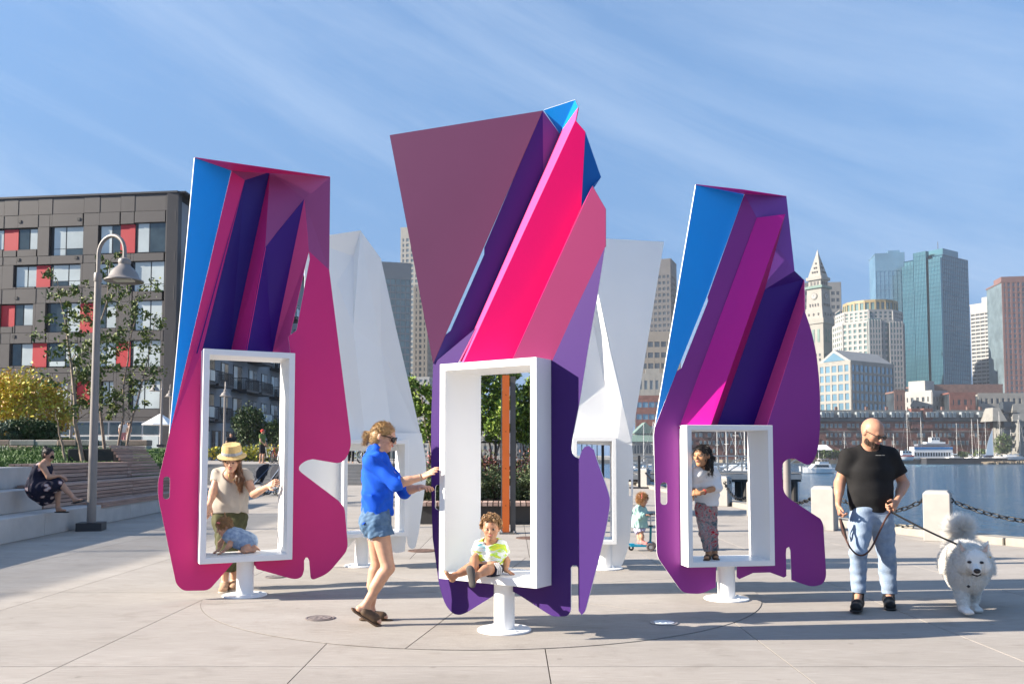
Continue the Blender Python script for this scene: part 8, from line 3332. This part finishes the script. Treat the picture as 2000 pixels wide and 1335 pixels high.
# ---------------------------------------------------------------- girl with the scooter
def build_scooter():
    Y = 12.7
    k = lambda x, y, yy=Y: P(x, y, yy)
    sc = thing('kick_scooter', 'small teal and blue kick scooter under the little girl', 'scooter', G(1255, 1071))
    blue = mat('scooter_blue', (.0, .30, .46), .35)
    teal = mat('scooter_teal', (.0, .20, .24), .35)
    fy = 12.62
    a, b2 = k(1230, 1066, fy), k(1264, 1066, fy)
    MB().box(((a.x + b2.x) / 2, fy, .075), (b2.x - a.x, .12, .028)).build('deck', blue, sc)
    st0, st1 = k(1270, 1060, fy), k(1271, 1004, fy)
    MB().tube([V((st0.x, fy, .10)), V((st1.x, fy, .36))], .017, 12).build('stem', teal, sc)
    MB().tube([V((st1.x, fy, .36)), V((st1.x, fy, st1.z))], .011, 10).build('upper_stem', M_chrome, sc)
    MB().tube([V((st1.x, fy, .355)), V((st1.x, fy, .37))], .03, 12).build('collar', M_black, sc)
    hbz = st1.z
    MB().tube([V((st1.x - .07, fy - .10, hbz)), V((st1.x, fy, hbz + .005)), V((st1.x + .07, fy + .10, hbz))], .012, 10).build('handlebar', M_black, sc)
    MB().tube([V((b2.x - .02, fy, .08)), V((st0.x, fy, .13)), V((st0.x + .03, fy, .08))], .022, 8).build('fork', blue, sc)
    for dx, dy in ((.0, -.09), (.05, .09)):
        w = ring_mesh((st0.x + dx - .01, fy + dy, .062), .045, .017, (.2, 1, 0), 18, 6).build('wheel', mat('wheel_grey', (.10, .08, .08), .6), sc)
        MB().lathe((st0.x + dx - .01, fy + dy - .006, .062), [(.001, 0), (.028, 0), (.028, .012), (.001, .012)], 12, mat3=Matrix.Rotation(R(90), 3, 'X')).build('hub', M_chrome, w)
    ring_mesh((a.x + .02, fy, .042), .028, .014, (0, 1, 0), 14, 6).build('wheel', M_black, sc)
    MB().box((a.x + .02, fy, .095), (.09, .07, .02)).build('rear_brake', blue, sc)

    root = person('little girl in a mint dress riding the scooter behind the white panel', G(1250, 1068))
    S = .52
    J = dict(head=k(1255, 975, 12.60), neck=k(1252, 990, 12.64), chest=k(1250, 1000, 12.66), waist=k(1249, 1017, 12.68), pelvis=k(1249, 1030, 12.68),
             shR=k(1245, 996, 12.58), shL=k(1257, 995, 12.74), elR=k(1252, 1007, 12.54), elL=k(1262, 1005, 12.74), wrR=k(1262, 1005, 12.52), wrL=k(1272, 1003, 12.68),
             hiR=k(1250, 1034, 12.63), hiL=k(1248, 1034, 12.73), knR=k(1254, 1047, 12.60), knL=k(1249, 1047, 12.72), anR=k(1254, 1060, 12.62), anL=k(1249, 1059, 12.70), toR=k(1261, 1064, 12.58), toL=k(1255, 1063, 12.66), nr=.032)
    for s in 'RL':
        J['an' + s].z = .145
        J['to' + s].z = .112
        J['he' + s] = V((J['an' + s].x, J['an' + s].y, .112))
    sk = skin('fair_child', (0.56, 0.30, 0.19))
    T = (.088, .088, .082, .85)
    f = V((.8, -.6, 0))
    hh = .175
    hand = [(J['wrR'], V((.3, -.02, 0)), (0, 0, -1), .48, 1, (.6, .8)), (J['wrL'], V((.3, -.05, 0)), (0, 0, -1), .48, -1, (.6, .8))]
    bd, (Q, hf, hr, hu) = body(root, J, S, T, f, sk, .0055, hand, (.75, -.62, -.22), hh)
    F_, cuts = shirt_field(J, S, T, f, .016, .5, .082, k(1249, 1031, 12.68), .09, fore=.85)
    F_.cap(J['waist'], J['pelvis'] + V((0, 0, -.06)), .11, .13, k=.04)
    field_obj('mint_dress', F_, cloth('mint', (.36, .56, .50), .08), root, .006, (.008, 36, 4), ((k(1249, 1029, 12.68), V((0, 0, -1))),))
    F_, cuts = pants_field(J, S, T, f, .016, .16, (.125, .12, .1), k(1249, 1026, 12.68))
    field_obj('lilac_skirt', F_, cloth('lilac', (.48, .44, .58), .06), root, .006, (.008, 50, 4), cuts)
    for s in 'RL':
        shoe(root, J, s, .55, cloth('pink_shoe', (.62, .22, .20), .08), mat('pink_sole', (.55, .3, .28), .8))
    dome_hair(root, Q, hf, hr, hu, hh, HAIR['ginger'] + HAIR['blond'][:1], n=2600, length=.05, lift=.5, width=.003, seed=51, thick=.07, curl=.5)
    face_parts(root, Q, hf, hr, hu, hh, HAIR['brown'][1])
    MB().tube([Q(.38 * math.cos(t), .02 + .12 * math.cos(t * 2), .12 + .42 * math.sin(t)) for t in [math.pi * i / 12 for i in range(13)]], .010, 6).build('headband', mat('coral', (.60, .16, .14), .8), root)


build_scooter()


# ---------------------------------------------------------------- people far off
def far_person(label, base, H, face, top, bottom, hair, sk, h=.02, cap_m=None):
    b = V(base)
    root = person(label, b)
    S = H / 1.75
    f = V((face[0], face[1], 0)).normalized()
    r = f.cross(V((0, 0, 1)))
    U = lambda x, y, z: b + r * (x * S) + f * (y * S) + V((0, 0, z * S))
    J = dict(head=U(0, .02, 1.62), neck=U(0, 0, 1.46), chest=U(0, 0, 1.30), waist=U(0, 0, 1.10), pelvis=U(0, 0, .94), shL=U(-.19, 0, 1.42), shR=U(.19, 0, 1.42), elL=U(-.26, .0, 1.14), elR=U(.26, .04, 1.14),
             wrL=U(-.24, .14, .92), wrR=U(.22, .22, 1.0), hiL=U(-.09, 0, .90), hiR=U(.09, 0, .90), knL=U(-.10, .05, .50), knR=U(.10, 0, .50), anL=U(-.10, 0, .09), anR=U(.11, -.06, .09), toL=U(-.11, .17, .03), toR=U(.12, .1, .03))
    T = (.16 * S, .15 * S, .17 * S, .66)
    bd, (Q, hf, hr, hu) = body(root, J, S, T, f, sk, h, [(J['wrL'], f * .1 + V((0, 0, -.1)), r, S, 1), (J['wrR'], f * .1 + V((0, 0, -.1)), -r, S, -1)], f, .23 * S)
    F_, c_ = shirt_field(J, S, T, f, .02, .55, .075)
    field_obj('top', F_, top, root, h, None, c_)
    F_, c_ = pants_field(J, S, T, f, .02, .48 if bottom[1] else .97, (.105, .09, .07))
    field_obj('trousers', F_, bottom[0], root, h, None, c_)
    F_ = Field().ell(Q(0, -.06, .14), (.37 * .23 * S, .45 * .23 * S, .42 * .23 * S), (hr, hf, hu), k=0).ell(Q(0, .46, -.14), (.3 * .23 * S, .36 * .23 * S, .45 * .23 * S), (hr, hf, hu), k=0, op='sub')
    field_obj('hair' if cap_m is None else 'cap', F_, cap_m or hair, root, h * .7, None, ((Q(0, 0, -.2), -hu),))


SKF = skin('far', (.45, .25, .16))
far_person('man in a green t-shirt and red cap standing by the parked bicycles', (-12.75, 43.6, .96), 1.76, (1, -.2), cloth('far_green', (.10, .16, .05)), (cloth('far_dark', (.02, .02, .022)), True), HAIR['dark'][0], SKF, cap_m=cloth('far_redcap', (.5, .05, .04)))
far_person('dark-haired person in black above the straw hat on the far terrace', (-15.3, 46.5, .96), 1.66, (.4, -1), cloth('far_black', (.02, .02, .025)), (cloth('far_dark', (.02, .02, .022)), False), HAIR['black'][0], SKF)
far_person('person in a red shirt by the bike rail beside the woman in blue', (-8.6, 45.6, .96), 1.72, (.3, -1), cloth('far_red', (.50, .03, .04)), (cloth('far_dark', (.02, .02, .022)), False), HAIR['dark'][0], SKF)
far_person('person in a white top in front of the shopfront left of the parasol', P(240, 872, 56), 1.7, (.2, -1), cloth('far_white', (.6, .58, .55)), (cloth('far_pink', (.45, .2, .2)), False), HAIR['brown'][0], SKF)
far_person('second person in pale clothes by the shopfront next to the one in white', P(250, 872, 56.5), 1.62, (-.4, -1), cloth('far_peach', (.5, .36, .3)), (cloth('far_white', (.6, .58, .55)), False), HAIR['brown'][1], SKF)
